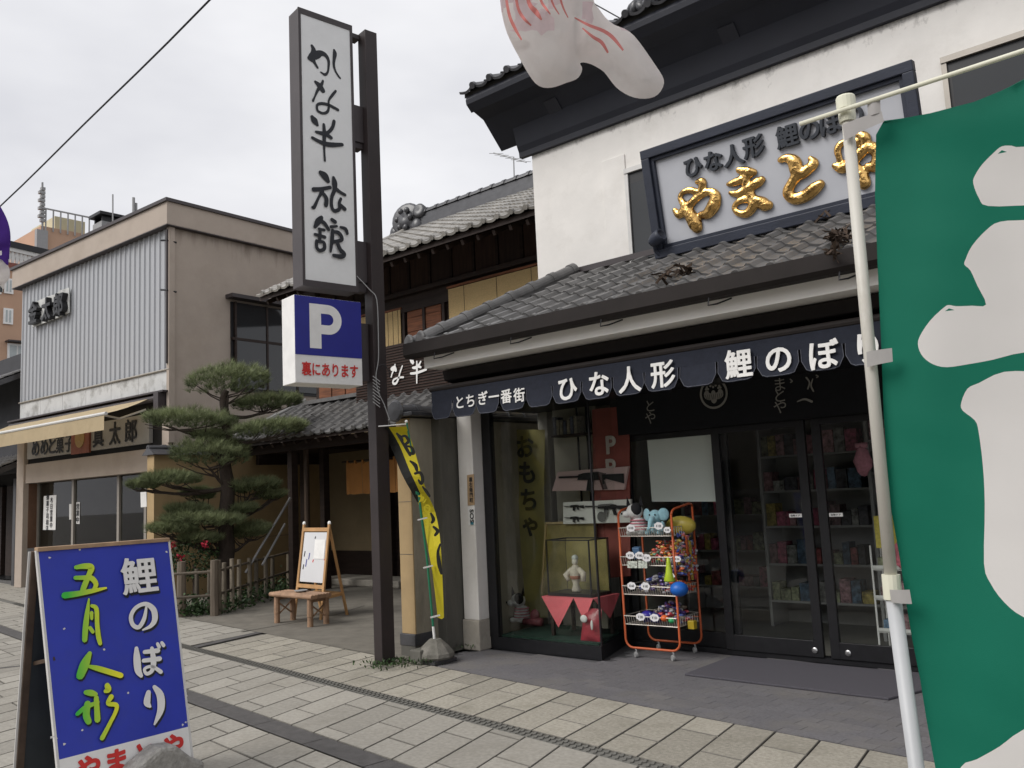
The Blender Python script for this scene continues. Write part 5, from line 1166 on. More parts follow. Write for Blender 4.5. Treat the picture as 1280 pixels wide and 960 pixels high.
# ================================================================ beige building with a corrugated front
B0 = V((-14.2, 7.47, 0)); b25 = radians(2.5); BL = V((-cos(b25), -sin(b25), 0)); BD = V((-sin(b25), cos(b25), 0))
def BP(u, w_, z): return B0+BL*u+BD*w_+V((0, 0, z))
def bbox(u0, u1, w0, w1, z0, z1): return MB().fbox(BP(u0, w0, z0), BL*(u1-u0), BD*(w1-w0), (0, 0, z1-z0))
be = thing('beige_building', 'beige stucco building with corrugated metal upper front and canvas awning', 'building', tuple(BP(3, 3, 0)))
BWD = 5.95
bbox(0, BWD, .06, 9, 2.62, 6.5).build('upper_wall', m_beige, be)
bbox(0, .25, .05, 9, 0, 2.62).build('side_wall', m_beige, be)
bbox(BWD-.25, BWD, .05, 9, 0, 2.62).build('side_wall', m_beige, be)
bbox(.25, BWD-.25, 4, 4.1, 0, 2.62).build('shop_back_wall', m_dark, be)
# parapet with dark coping and side fascia
bbox(-.12, BWD+.28, -.14, 9.1, 6.47, 6.88).build('parapet', m_beige, be)
bbox(-.16, BWD+.32, -.18, 9.14, 6.881, 6.94).build('coping', m_brown, be)
bbox(-.125, BWD+.285, -.145, 9.105, 6.455, 6.469).build('drip_edge', m_brown, be)
# corrugated sheet: real ribs
co = MB(); u = .03; pts = []
while u < BWD-.02:
    for du, w_ in ((0, 0), (.11, 0), (.125, -.025), (.16, -.025)): pts.append((u+du, w_))
    u += .175
vs = []
for (u_, w_) in pts: vs += [BP(u_, w_, 3.90), BP(u_, w_, 6.455)]
co.add(vs, [(2*i, 2*i+1, 2*i+3, 2*i+2) for i in range(len(pts)-1)])
co.build('corrugated_sheet', m_corr, be)
for i in range(6):
    bbox(.04+i*.985, .03+(i+1)*.985, -.03, -.012, 3.50, 3.885).build('flashing_panel', m_flash, be)
q = MB(); q.tube([BP(-.05, -.05, 3.90), BP(BWD, -.05, 3.90)], .018, 8); q.build('pipe_rail', m_alu, be)
bbox(-.06, .02, -.06, .05, 2.62, 6.45).build('corner_trim', m_beige, be)
q = MB(); q.tube([BP(-.01, -.075, 4.0), BP(-.01, -.075, 6.4)], .02, 8); q.build('corner_conduit', m_brown, be)
for z in (6.2, 5.3):
    q = MB(); q.tube([BP(-.06, .08, z-.02), BP(-.02, -.08, z), BP(.14, -.10, z+.03)], .018, 6); q.build('bracket', m_frame, be)
# raised dark lettering on a broken white board
lb = MB(); k3_ = 754/110
def q4(x, y): return on_plane(x/k3_, 280+y/k3_, BP(0, -.06, 0), BD)
lb.prism([q4(285, 690), q4(330, 660), q4(420, 620), q4(490, 600), q4(520, 570), q4(600, 545), q4(600, 760), q4(500, 805), q4(380, 850), q4(285, 885)], -BD*.02)
lb.build('letter_board', mat('chipped_white', (.55, .55, .53), .8, .2, 8, stain=(.3, .3, .28), stscale=3, stamt=.6), be)
for ch, x, y in (('金', 330, 765), ('太', 445, 730), ('郎', 550, 690)):
    p = q4(x, y); write(ch, p, -BL, (0, 0, 1), .46, m_frame, be, bold=.035, extrude=.12, off=.06, name='raised_letter', em=True, wid=.42)
# side window with hood
wy0, wy1 = on_plane(288, 420, BP(0, 0, 0), BL), on_plane(352, 420, BP(0, 0, 0), BL)
w0 = (wy0-B0).dot(BD); w1 = w0+2.2
wn = bbox(-.03, .05, w0, w1, 3.6, 5.28).build('side_window', m_frame, be)
for k in range(3):
    bbox(-.08, -.031, w0+.05+k*.7, w0+.09+k*.7, 3.6, 5.28).build('mullion', m_wood, wn)
bbox(-.075, -.031, w0, w1, 4.55, 4.60).build('transom', m_wood, wn)
bbox(-.065, -.058, w0+.05, w1, 3.65, 5.25).build('pane', m_pane, wn)
bbox(-.22, .0, w0-.1, w1+.1, 5.33, 5.40).build('window_hood', m_brown, be)
# --- shopfront
bbox(0, BWD, -.02, .2, 2.16, 2.56).build('lintel', m_beige, be)
bbox(.0, BWD, .03, .05, 2.56, 3.5).build('sign_recess', m_dark, be)
bbox(BWD-.32, BWD+.02, -.06, .06, 0, 3.5).build('corner_pier', m_beige, be, bevel=.01)
bbox(0, .22, -.03, .045, 0, 3.5).build('end_pier', m_beige, be, bevel=.01)
bbox(.25, BWD-.3, .24, .3, 0, .12).build('door_sill', m_alu, be)
us = [.25, 1.05, 2.28, 3.55, 4.7, BWD-.33]
# mullion positions measured in the photo
um = sorted([((on_plane(x, 660, BP(0, .25, 0), BD))-B0).dot(BL) for x in (47, 92, 149, 183)])
for u_ in um: bbox(u_-.04, u_+.04, .22, .30, .12, 2.16).build('mullion', m_alu, be)
us = [.2]+um+[BWD-.3]
for a, b in zip(us[:-1], us[1:]):
    if b-a > .15: bbox(a+.05, b-.05, .255, .265, .12, 2.15).build('pane', m_glassd, be)
for a, b in zip(um[:-1], um[1:]): bbox(a+.04, b-.04, .24, .28, .62, .68).build('mid_rail', m_frame, be)
bbox(um[-1]+.04, BWD-.33, .05, .24, .0, .8).build('pier_panel', m_grey, be)
bbox(um[-1]+.04, BWD-.33, .05, .235, .8, 2.15).build('pier_panel', mat('brown_panel', (.14, .075, .045), .6), be)
# posters in the windows
def sheet(name, label, quad, w_, m, txt=None, cols=2):
    q = MB(); p = [on_plane(x, y, BP(0, w_, 0), BD) for x, y in quad]; q.prism(p, -BD*.004); o = q.build(name, m); tag(o, label, 'poster')
    if txt:
        c = (p[0]+p[1]+p[2]+p[3])/4
        for k in range(cols):
            write_down(txt[k], c-BL*(-.09+.18*k/(max(1, cols-1)))-BD*.006 if cols > 1 else c-BD*.006, -BL, (0, 0, 1), .12, .13, m_ink, o, bold=.012)
    return o
k8 = 6.4
Z8 = lambda l: [(x/k8, 560+y/k8) for x, y in l]
sheet('window_poster', 'long white poster with black handwriting hanging in the sweet shop window', Z8([(352, 385), (452, 375), (445, 655), (345, 655)]), .250, m_w, ['御菓子司和洋', '本日営業中'])
sheet('window_notice', 'small white notice beside the long poster in the sweet shop window', Z8([(555, 448), (586, 446), (586, 572), (555, 572)]), .250, m_wd)
sheet('window_notice', 'narrow strip notice with dark marks on the middle shop window', Z8([(612, 435), (640, 433), (638, 608), (612, 606)]), .250, m_wd, ['営業中'], 1)
for o in [x for x in COL.objects if x.name.startswith('window_notice')][:0]: pass
sheet('hanging_notice', 'blank white notice hanging by the pine at the sweet shop right end', Z8([(1125, 352), (1172, 348), (1175, 470), (1128, 475)]), -.1, m_w)
# long shop sign under the awning
sgb = thing('sweet_shop_sign', 'long grey sign with black lettering and red emblem under the canvas awning', 'sign', tuple(BP(3, -.05, 2.7)))
k2_ = 4.0
def S2(x, y, w_=-.05): return on_plane(x/k2_, 440+y/k2_, BP(0, w_, 0), BD)
p0_, p1_ = S2(135, 540), S2(745, 460); u0s, u1s = (p0_-B0).dot(BL), (p1_-B0).dot(BL)
bbox(u1s, u0s, -.05, .02, 2.66, 3.18).build('sign_panel', mat('grey_sign', (.34, .325, .30), .6, .06, 3, stain=(.22, .2, .18), stscale=2, stamt=.6), sgb)
for s, xs, ys in (('めめと菓子', (178, 222, 262, 300, 345), (502, 497, 490, 482, 476)), ('真太郎', (492, 575, 655), (460, 448, 415))):
    for ch, x, y in zip(s, xs, ys):
        p = S2(x, y, -.055); write(ch, V((p.x, p.y, 2.88 if s[0] == 'め' else 2.93)), -BL, (0, 0, 1), .36 if s[0] == 'め' else .42, m_ink, sgb, bold=.02, em=True, wid=.33 if s[0] == 'め' else .42)
e0, e1_ = S2(365, 480), S2(455, 470); ua, ub = (e1_-B0).dot(BL), (e0-B0).dot(BL)
bbox(ua, ub, -.09, -.051, 2.63, 3.16).build('emblem_panel', mat('emblem_red', (.24, .075, .045), .6, .2, 8), sgb)
ce = BP((ua+ub)/2, -.095, 2.93); q = MB(); q.lathe([(.17, -.004), (.19, -.004), (.19, .006), (.17, .006)], ce, 22, axis=-BD); q.build('emblem_ring', mat('emblem_gold', (.35, .22, .07), .5), sgb)
for dz in (.06, -.06): q = MB(); q.ell(ce+V((0, 0, dz)), .07, .01, .045, 12, 6); q.build('emblem_mark', MATS['emblem_gold'], sgb)
# canvas awning
aw = thing('canvas_awning', 'yellowed canvas roller awning sloping out over the sweet shop front', 'awning', tuple(BP(3, -.8, 3)))
pr_ = BP(.35, -.08, 3.42); fr_p = on_plane(157, 518, BP(.5, 0, 0), BL); pj = -(fr_p-B0).dot(BD); zf = fr_p.z
pj = max(.9, min(2.2, pj))
nA = 30; vs = []
for i in range(nA+1):
    u_ = .5+(BWD+.3-.5)*i/nA
    for j in range(5):
        t = j/4; vs.append(BP(u_, -.1-(pj-.1)*t, 3.44+(zf-3.44)*t-.03*sin(pi*t)+.008*sin(i*1.3)*sin(pi*t)))
q = MB(); q.add(vs, [(i*5+j, (i+1)*5+j, (i+1)*5+j+1, i*5+j+1) for i in range(nA) for j in range(4)]); q.build('canopy', m_awn, aw, smooth=True)
vs = []
for i in range(nA+1):
    u_ = .5+(BWD+.3-.5)*i/nA
    for j in range(4): vs.append(BP(u_, -pj-.01-.012*sin(i*.8)*j/3, zf-.03-.25*j/3))
q = MB(); q.add(vs, [(i*4+j, (i+1)*4+j, (i+1)*4+j+1, i*4+j+1) for i in range(nA) for j in range(3)]); q.build('valance', m_awn, aw, smooth=True)
q = MB(); q.tube([BP(.45, -pj, zf), BP(BWD+.35, -pj, zf)], .03, 8); q.build('front_bar', m_wd, aw)
q = MB(); q.tube([BP(.1, -.08, 3.42), BP(BWD+.3, -.08, 3.42)], .06, 10); q.build('roller', m_brown, aw)
for u_ in (.62, 3.1, BWD):
    q = MB(); q.tube([BP(u_, -.1, 3.25), BP(u_+.25, -pj*.5, 3.1), BP(u_, -pj, zf-.01)], .018, 8); q.build('folding_arm', m_wd, aw)
bbox(.05, .2, -.2, -.03, 3.2, 3.5).build('end_bracket', m_brown, aw)
bbox(-.03, BWD+.3, -.16, -.031, 3.50, 3.53).build('hood', m_brown, aw)

# ================================================================ dark tiled house left of it
dh = thing('dark_house', 'dark plastered shop house with tiled roofs at the far left of the street', 'building', (-24, 9, 0))
m_dw = mat('dark_plaster', (.05, .05, .055), .8, .2, 3)
HX1, HX0 = -20.35, -30.0
MB().box((HX0, 7.6, 2.5), (HX1, 14, 5.2)).build('upper_wall', m_dw, dh)
MB().box((HX0, 8.0, 0), (HX1, 14, 2.5)).build('lower_wall', m_dark, dh)
def house_roof(y0, z0, y1, z1, nm):
    r = MB().add([(HX0, y0, z0), (HX1-.02, y0, z0), (HX1-.02, y1, z1), (HX0, y1, z1), (HX0, y0, z0-.12), (HX1-.02, y0, z0-.12), (HX1-.02, y1, z1-.12), (HX0, y1, z1-.12)], [(0, 1, 2, 3), (7, 6, 5, 4), (0, 4, 5, 1), (1, 5, 6, 2)]).build(nm, m_tiled, dh)
    sd_ = V((0, y1-y0, z1-z0)); n = int(sd_.length/.24); sd_.normalize(); nd = V((1, 0, 0)).cross(sd_); q = MB(); me = tile_mesh(.26, .24, m_tile, False)
    for r_ in range(n):
        for c in range(36):
            p = V((HX1-.3-c*.26, y0, z0+.02))+sd_*r_*.24; F = frame4(p, V((1, 0, 0)), sd_, nd); q.add([F @ v.co for v in me.vertices], [tuple(f.vertices) for f in me.polygons])
    q.build('roof_tiles', m_tile, r)['kind'] = 'stuff'
    q = MB()
    for k in range(6): pass
    return r
house_roof(6.5, 2.35, 8.0, 2.98, 'lower_roof'); house_roof(6.7, 4.35, 10.5, 6.1, 'upper_roof')
MB().box((HX0, 10.3, 6.05), (HX1, 10.7, 6.4)).build('ridge', m_tiled, dh)
for k in range(4): MB().box((HX1-1.2-k*1.3, 7.9, .1), (HX1-.2-k*1.3, 7.99, 2.2)).build('shop_door', m_wood, dh)
MB().box((HX1-.4, 7.3, 0), (HX1-.25, 7.5, 2.3)).build('porch_post', m_tiled, dh)

# ================================================================ hotel tower far behind
ho = thing('hotel_tower', 'orange plastered hotel block with roof truss and rooftop penthouse far behind', 'building', (-52, 20, 0))
m_hot = mat('orange_plaster', (.50, .325, .225), .9, .06, .5, .0, 1, stain=(.42, .26, .18), stscale=.3, stamt=.5)
XH = -46.0
def HX(x, y): return on_x(x, y, XH)
ytop = HX(10, 336).z
y_end = HX(60, 400).y
MB().box((-60, 8, 0), (XH, y_end, ytop)).build('wall', m_hot, ho)
MB().box((-60.2, 7.8, ytop), (XH+.15, y_end+.2, ytop+.3)).build('parapet', mat('brick_red', (.22, .08, .06), .8), ho)
for (xa, ya, xb, yb) in ((5, 347.5, 16, 368), (4, 385, 15.5, 406), (9, 429, 33, 451), (0, 349, 1, 368)):
    p, q_ = HX(xa, ya), HX(xb, yb)
    wv = MB().box((XH, p.y, q_.z), (XH+.08, q_.y, p.z)).build('window', m_w, ho)
    MB().box((XH+.081, p.y+.1, q_.z+.1), (XH+.1, (p.y+q_.y)/2-.04, p.z-.1)).build('pane', mat('pale_pane', (.42, .46, .46), .3), wv); MB().box((XH+.081, (p.y+q_.y)/2+.04, q_.z+.1), (XH+.1, q_.y-.1, p.z-.1)).build('pane', MATS['pale_pane'], wv)
p, q_ = HX(6, 426), HX(34, 430); MB().box((XH, p.y, q_.z), (XH+.5, q_.y, p.z)).build('window_hood', m_brown, ho)
p, q_ = HX(6, 452), HX(34, 456); MB().box((XH, p.y, q_.z), (XH+.5, q_.y, p.z)).build('window_ledge', m_brown, ho)
# roof truss
q = MB(); pa_, pb_ = HX(0, 308), HX(62, 322); base_z = ytop+.3
n = 12
for k in range(n):
    a = pa_+(pb_-pa_)*k/n; b = pa_+(pb_-pa_)*(k+1)/n
    q.beam(a, b, .25, .3); q.beam((a.x, a.y, base_z), a, .12, .12); q.beam((a.x, a.y, base_z), b, .08, .08)
q.build('roof_truss', m_wd, ho); 
q = MB(); q.beam(pa_+V((0, 0, .2)), pb_+V((0, 0, .2)), .4, .3); q.build('truss_cap', m_frame, ho)
# penthouse
def H2(x, y): return on_x(x, y, -47.5)
c0_, c1_ = H2(51, 290), H2(88, 288)
ph = MB().box((-56, c0_.y, ytop), (-47.5, H2(110, 296).y+6, H2(88, 289).z)).build('penthouse', m_hot, ho)
MB().box((-47.49, c0_.y-.3, ytop), (-47.2, c0_.y+.25, H2(51, 289).z)).build('penthouse_pier', m_grey, ho)
t0, t1 = H2(71, 300), H2(109, 275)
tk = MB().box((-51, H2(71, 300).y, H2(88, 292).z), (-47.8, H2(109, 300).y, H2(85, 271).z)); tko = tk.build('water_tank', mat('tank_cream', (.55, .50, .33), .6, .06, 1), ho)
zt0 = H2(88, 290).z
for k in range(9):
    y = c0_.y+.2+k*(t1.y-c0_.y+1)/9; q = MB(); q.beam((-47.4, y, zt0-.2), (-47.4, y, zt0+1.0), .06, .06); q.build('rail_post', m_grey, ho)
q = MB(); q.beam((-47.4, c0_.y, zt0+1.0), (-47.4, t1.y+2, zt0+1.0), .07, .07); q.build('handrail', m_grey, ho)
q = MB(); mb_, mt_ = H2(53, 290), H2(53, 228); q.beam(mb_, mt_, .08, .08); q.build('mast', m_grey, ho)
for k in range(9): q = MB(); z = mb_.z+(mt_.z-mb_.z)*(.2+.08*k); q.box((-47.5-.12, mb_.y-.12-.1*(k % 2), z), (-47.4, mb_.y+.08, z+.16)); q.build('mast_antenna', m_grey, ho)
# roof-top masts of the beige building
for (x, y0, y1, nm, lab) in ((141, 276, 243, 'roof_mast', 'thin lightning rod above the beige building roof edge'), (167, 270, 247, 'roof_aerial', 'short pair of aerial rods above the beige building roof edge')):
    t = thing(nm, lab, 'antenna', tuple(on_x(x, y0+6, -16.5)))
    q = MB(); q.tube([on_x(x, y0+14, -16.5), on_x(x, y1, -16.5)], .015 if nm == 'roof_mast' else .03, 6); q.build('rod', m_grey, t)
    if nm == 'roof_aerial': q = MB(); q.tube([on_x(x+3, y0+14, -16.5), on_x(x+3, y1+7, -16.5)], .03, 6); q.build('rod', m_grey, t)
p = on_x(134, 290, -17.0); t = thing('roof_chimney', 'stubby grey vent with a cap on the beige building roof', 'vent', (p.x, p.y, 6.9))
pz = on_x(134, 281, -17.0).z; MB().box((p.x-.2, p.y-.2, 6.85), (p.x+.2, p.y+.2, pz)).build('vent_body', m_grey, t)
MB().box((p.x-.26, p.y-.26, pz+.12), (p.x+.26, p.y+.26, pz+.18)).build('vent_cap', m_frame, t)
for sx_ in (-.18, .14): MB().box((p.x+sx_, p.y-.18, pz), (p.x+sx_+.04, p.y+.18, pz+.12)).build('vent_leg', m_frame, t)

# ================================================================ garden: pine, fence, shrubs
m_bark = mat('pine_bark', (.055, .042, .034), .95, .4, 14, .9, 30, stretch=(1, 1, .4))
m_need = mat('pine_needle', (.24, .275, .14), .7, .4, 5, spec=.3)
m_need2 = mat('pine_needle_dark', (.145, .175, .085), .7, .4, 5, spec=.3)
m_leaf = mat('leaf_green', (.05, .09, .03), .6, .4, 9, spec=.4); m_leaf2 = mat('leaf_deep', (.028, .055, .02), .6, .4, 9)
random.seed(21)
PBs = V((-12.16, 7.25, 0)); dP = depth(PBs+V((0, 0, 1.5)))
def PT(x, y, dd=0.0): return at_d(x, y, dP+dd)
pine = thing('pine_tree', 'trained garden pine with flat cloud pruned pads in front of the inn', 'tree', tuple(PBs))
tr = [PBs, PT(277, 725), PT(283, 690), PT(282, 650), PT(285, 610), PT(281, 580), PT(284, 550), PT(282, 520), PT(279, 500), PT(283, 488)]
q = MB(); q.tube([V(p) for p in catmull([tuple(p) for p in tr], 3)], [.15-.105*i/(len(tr)*3-3) for i in range(3*(len(tr)-1)+1)], 10); q.build('trunk', m_bark, pine, smooth=True)
s_ = dP/FP
pads = [(285, 482, 50, 25, 0), (238, 529, 56, 15, -.1), (334, 507, 42, 13, .2), (336, 540, 46, 13, -.2), (262, 573, 46, 24, -.2), (215, 602, 34, 10, -.3), (178, 609, 18, 6, -.3), (313, 612, 36, 12, .2), (338, 622, 18, 6, .3),
        (247, 621, 20, 9, .1), (255, 653, 50, 12, -.2), (215, 664, 30, 8, -.3), (311, 668, 26, 13, .2), (250, 676, 24, 7, -.3), (262, 548, 22, 9, 0), (290, 562, 20, 9, .1), (300, 640, 20, 8, .1), (235, 640, 26, 8, -.1)]
def tuft(mb, p, up, n, L):
    for _ in range(n):
        d = (up+V((random.gauss(0, .55), random.gauss(0, .55), random.gauss(0, .35)))).normalized(); a = d.cross(V((random.random(), random.random(), random.random()))).normalized()*.0036
        l = L*random.uniform(.7, 1.2); mb.add([p-a, p+a, p+d*l], [(0, 1, 2)])
for k, (x, y, rx, ry, dd) in enumerate(pads):
    c = PT(x, y, dd); mb = MB(); RX, RZ = rx*s_, ry*s_; RY = RX*.75; n = int(70+rx*13)
    yy = rgt.cross(V((0, 0, 1))).normalized(); xx = V((rgt.x, rgt.y, 0)).normalized()
    tilt = -0.12 if x < 282 else .1
    for i in range(n):
        a = random.random()*2*pi; r = sqrt(random.random()); t = random.random(); clump = noise.noise(V((cos(a)*r*3+k*5, sin(a)*r*3, 0)))
        if clump < -.4: continue
        zz = (sqrt(max(0, 1-r*r*.9)))*(.25+.75*t)*(1 if random.random() < .8 else -.35)+clump*.35
        p = c+xx*RX*r*cos(a)+yy*RY*r*sin(a)+V((0, 0, RZ*zz-.02*0+tilt*RX*r*cos(a)*.5))
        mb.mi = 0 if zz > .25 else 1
        tuft(mb, p, (V((0, 0, .9))+(p-c).normalized()*.6).normalized(), 13, .125)
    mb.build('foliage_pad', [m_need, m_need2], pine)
    br = MB()
    base = min(tr[2:], key=lambda v: abs(pix(v)[1]-(y+ry+8)))
    mid = (base+c)/2+V((0, 0, -.10)); pts = [tuple(base), tuple(mid), tuple(c+V((0, 0, -RZ*.5)))]
    pc = catmull(pts, 4); br.tube([V(p) for p in pc], [.038-.024*i/(len(pc)-1) for i in range(len(pc))], 7)
    for j in range(9):
        e = c+xx*RX*random.uniform(-.9, .9)+yy*RY*random.uniform(-.6, .6)+V((0, 0, RZ*random.uniform(-.3, .2))); st_ = V(pc[random.randrange(len(pc)//2, len(pc))]); br.tube([st_, (st_+e)/2+V((0, 0, -.03)), e], [.014, .01, .005], 5)
    br.build('branch', m_bark, pine)

m_bam = mat('weathered_bamboo', (.115, .095, .072), .75, .3, 12, .3, 60, stretch=(1, 1, .3), rnd=.25); m_post = mat('weathered_post', (.13, .105, .08), .85, .3, 9, .5, 40, stretch=(1, 1, .25), rnd=.15)
m_bst = mat('bamboo_stake', (.19, .16, .12), .75, .3, 12, .3, 60, stretch=(1, 1, .3), rnd=.3)
fe = thing('bamboo_fence', 'low weathered bamboo fence with two thick posts round the pine garden', 'fence', tuple(on_z(268, 770)))
F0, F1, F2 = on_z(190, 776), on_z(268, 770), on_z(366, 737)
def stake(x, ytop, base, r, nm, m):
    t = above(x, ytop, base); t = V((base.x, base.y, t.z)); q = MB(); q.tube([base, (base+t)/2+V((random.uniform(-.01, .01), 0, 0)), t], [r, r*.97, r*.9], 9); q.build(nm, m, fe)
stake(227, 702, on_z(227, 771), .065, 'post', m_post); stake(268.5, 700, on_z(268.5, 770), .062, 'post', m_post)
for x, yt_ in ((246, 711), (262, 712), (210, 712)): stake(x, yt_, on_z(x, 765), .032, 'bamboo_stake', m_bam)
for x, yt_ in ((275, 709), (283, 712), (294, 707), (304, 708), (317, 706), (326, 706), (337, 704), (345, 703), (362, 700)):
    t = (x-268)/(366-268); stake(x, yt_-9, F1.lerp(F2, t/(1+.55*(1-t))), .034, 'bamboo_stake', m_bst)
for z in (.28, .60):
    q = MB(); q.tube([F0+V((0, 0, z)), F1+V((0, 0, z)), F2+V((0, 0, z+.05))], .019, 8); q.build('bamboo_rail', m_bam, fe)
# leaning grey poles behind the fence
for (x0, y0, x1, y1) in ((307, 716, 363, 622), (328, 706, 356, 655)):
    a, b = at_d(x0, y0, dP-.2), at_d(x1, y1, dP+.6); q = MB(); q.tube([a, b], .018, 6)
    simple('leaning_pole', 'long grey pole leaning behind the bamboo fence' if x0 < 320 else 'shorter grey pole leaning behind the bamboo fence', 'pole', q, m_grey, group='grey poles behind the fence')
# bush with red flowers, ground cover
def leaf(mb, p, s, d=None):
    d = d or V((random.gauss(0, 1), random.gauss(0, 1), random.gauss(.3, .7))).normalized(); a = d.cross(V((random.random(), random.random(), random.random()-.5))).normalized()
    mb.add([p, p+d*s*.5+a*s*.3, p+d*s, p+d*s*.5-a*s*.3], [(0, 1, 2, 3)])
bu = thing('flowering_bush', 'leafy green bush with a few red flowers behind the fence', 'bush', tuple(on_z(235, 765)))
cB = PT(243, 697, -.2); mb = MB()
for i in range(900):
    d = V((random.gauss(0, 1), random.gauss(0, 1), random.gauss(0, 1))).normalized(); r = random.uniform(.5, 1)**.5; p = cB+V((d.x*.38*r, d.y*.35*r, d.z*.34*r)); mb.mi = random.random() < .45; leaf(mb, p, random.uniform(.04, .075))
mb.build('foliage', [m_leaf, m_leaf2], bu)
q = MB(); q.tube([V((cB.x, cB.y, 0)), cB+V((0, 0, -.1))], .03, 6); q.build('stem', m_bark, bu)
m_flow = plain('red_petal', (.42, .02, .05))
for k, (x, y) in enumerate(((215, 684), (223, 696), (226, 699), (258, 682), (256, 680), (218, 680))):
    q = MB(); p = PT(x, y, -.6)
    for _ in range(14): leaf(q, p+V((random.uniform(-.04, .04), random.uniform(-.04, .04), random.uniform(-.04, .04))), .05)
    q.build('flower', m_flow, bu)
gc_ = MB()
for i in range(2600):
    t = random.random(); p = (F0.lerp(F1, random.random()) if random.random() < .4 else F1.lerp(F2, random.random()))+V((random.uniform(-.55, .02), random.uniform(-.02, .45), 0)); p.z = abs(random.gauss(0, .11)); gc_.mi = random.random() < .5; leaf(gc_, p, random.uniform(.04, .08))
tag(gc_.build('ground_cover', [m_leaf, m_leaf2]), 'low dark green plants along the foot of the bamboo fence', 'plants', kind='stuff')
wd_ = MB()
for (x0, y0, n, sp) in ((490, 829, 260, 20), (520, 826, 140, 16), (474, 832, 80, 8), (572, 806, 200, 12)):
    for i in range(n): p = on_z(x0+random.gauss(0, sp), y0+random.gauss(0, 3.0), random.uniform(0, .05)); wd_.mi = random.random() < .4; leaf(wd_, p, random.uniform(.015, .045), V((random.gauss(0, .6), random.gauss(0, .6), 1)).normalized())
tag(wd_.build('weeds', [m_leaf, m_leaf2]), 'small green weeds round the foot of the sign post and gate wall', 'weeds', kind='stuff')
q = MB(); p = on_z(521, 831); q.box((p.x-.07, p.y-.02, 0), (p.x+.07, p.y+.12, .13)); simple('kerb_stone', 'small square stone block at the foot of the gate wall', 'stone', q, m_conc2, bevel=.012)

# ================================================================ easel board and bench in front of the inn
m_pinew = mat('pale_timber', (.48, .27, .115), .55, .2, 7, .1, 40, stretch=(1, 1, .3)); m_benchw = mat('bench_bamboo', (.30, .185, .115), .65, .3, 9, .3, 50, rnd=.2)
ea = thing('easel_board', 'pale wooden easel holding a whiteboard menu in front of the inn', 'easel', tuple(on_z(405, 760)))
gB = on_z(434, 769); 
fl0, fl1 = on_z(368, 771), on_z(401, 775)
ELt, ERt = above(380, 658, fl0*1.012), above(411.5, 657, fl1*1.012)
fz = (ELt.z+ERt.z)/2; ELt.z = fz; ERt.z = fz
ax_ = (ERt-ELt).normalized(); upd = ((ELt-fl0)+(ERt-fl1)).normalized(); nrm = ax_.cross(upd).normalized()
for a, b in ((fl0, ELt), (fl1, ERt)):
    q = MB(); q.beam(a, b+(b-a).normalized()*.03, .045, .025, up=nrm); q.build('leg', m_pinew, ea, bevel=.004)
    q = MB(); q.ell(b+(b-a).normalized()*.035, .03, .02, .03, 10, 6); q.build('hinge_cap', m_w, ea, smooth=True)
def EP_(s, t): 
    a = fl0.lerp(ELt, t); b = fl1.lerp(ERt, t); return a.lerp(b, s)
for t in (.96, .34): q = MB(); q.beam(EP_(.0, t), EP_(1., t), .05, .022, up=nrm); q.build('rail', m_pinew, ea, bevel=.003)
q = MB(); q.prism([EP_(.06, .385), EP_(.94, .385), EP_(.94, .93), EP_(.06, .93)], -nrm*.012); q.build('whiteboard', mat('whiteboard', (.66, .66, .67), .3, .03, 3), ea)
sgnn = nrm if nrm.dot(CAM-ELt) > 0 else -nrm
q = MB(); q.prism([EP_(.52, .64)+sgnn*.004, EP_(.92, .64)+sgnn*.004, EP_(.92, .85)+sgnn*.004, EP_(.52, .85)+sgnn*.004], sgnn*.002); q.build('paper_note', m_w, ea)
for k, (s, t, l) in enumerate(((.14, .66, .1), (.33, .63, .12), (.14, .52, .09), (.24, .55, .14), (.5, .60, .05), (.5, .86, .04), (.93, .63, .01))):
    q = MB(); q.beam(EP_(s, t)+sgnn*.003, EP_(s+.02, t+l*.6)+sgnn*.003, .018, .002, up=sgnn); q.build('marker_writing', [m_ink, plain('blue_marker', (.05, .06, .3)), m_ink, MATS.get('blue_marker', m_ink), m_red, m_ink, m_red][k], ea)
bb0, bb1 = gB, gB-ax_*(fl1-fl0).length
for a, b in ((bb1, ELt), (bb0, ERt)): q = MB(); q.beam(a, b-nrm*0+V((0, 0, -.01)), .04, .025, up=nrm); q.build('back_leg', m_pinew, ea, bevel=.004)
q = MB(); q.beam(bb0.lerp(ERt, .24), fl1.lerp(ERt, .22), .02, .03); q.build('side_stay', m_pinew, ea)
q = MB(); p_ = [EP_(.0, .22), EP_(1, .22), bb0.lerp(ERt, .25), bb1.lerp(ELt, .25)]; q.prism(p_, (0, 0, .012)); q.build('easel_shelf', m_pinew, ea)
be_ = thing('bamboo_bench', 'small brown bamboo bench standing before the easel board', 'bench', tuple(on_z(380, 785)))
L1, L2, L3 = on_z(388, 784), on_z(346.5, 779), on_z(408, 780)
L4 = L2+(L3-L1)
bz = above(388, 746, L1).z; cen = (L1+L4)/2 if False else (L2+L3)/2
for p in (L1, L2, L3, L4):
    q = MB(); q.tube([p, p+V((0, 0, bz*.33)), p+V((0, 0, bz*.34)), p+V((0, 0, bz-.02))], [.036, .034, .039, .034], 10); q.build('leg', m_benchw, be_)
ux = (L1-L2); uy = (L3-L1); ov = .10
nS = 7
for k in range(nS):
    a = L2-ux.normalized()*ov+uy*((k+.0)/nS*1.25-.12)+V((0, 0, bz)); b = L1+ux.normalized()*ov+uy*((k+.0)/nS*1.25-.12)+V((0, 0, bz))
    q = MB(); q.tube([a, b], .028, 10); q.build('seat_slat', m_benchw, be_)
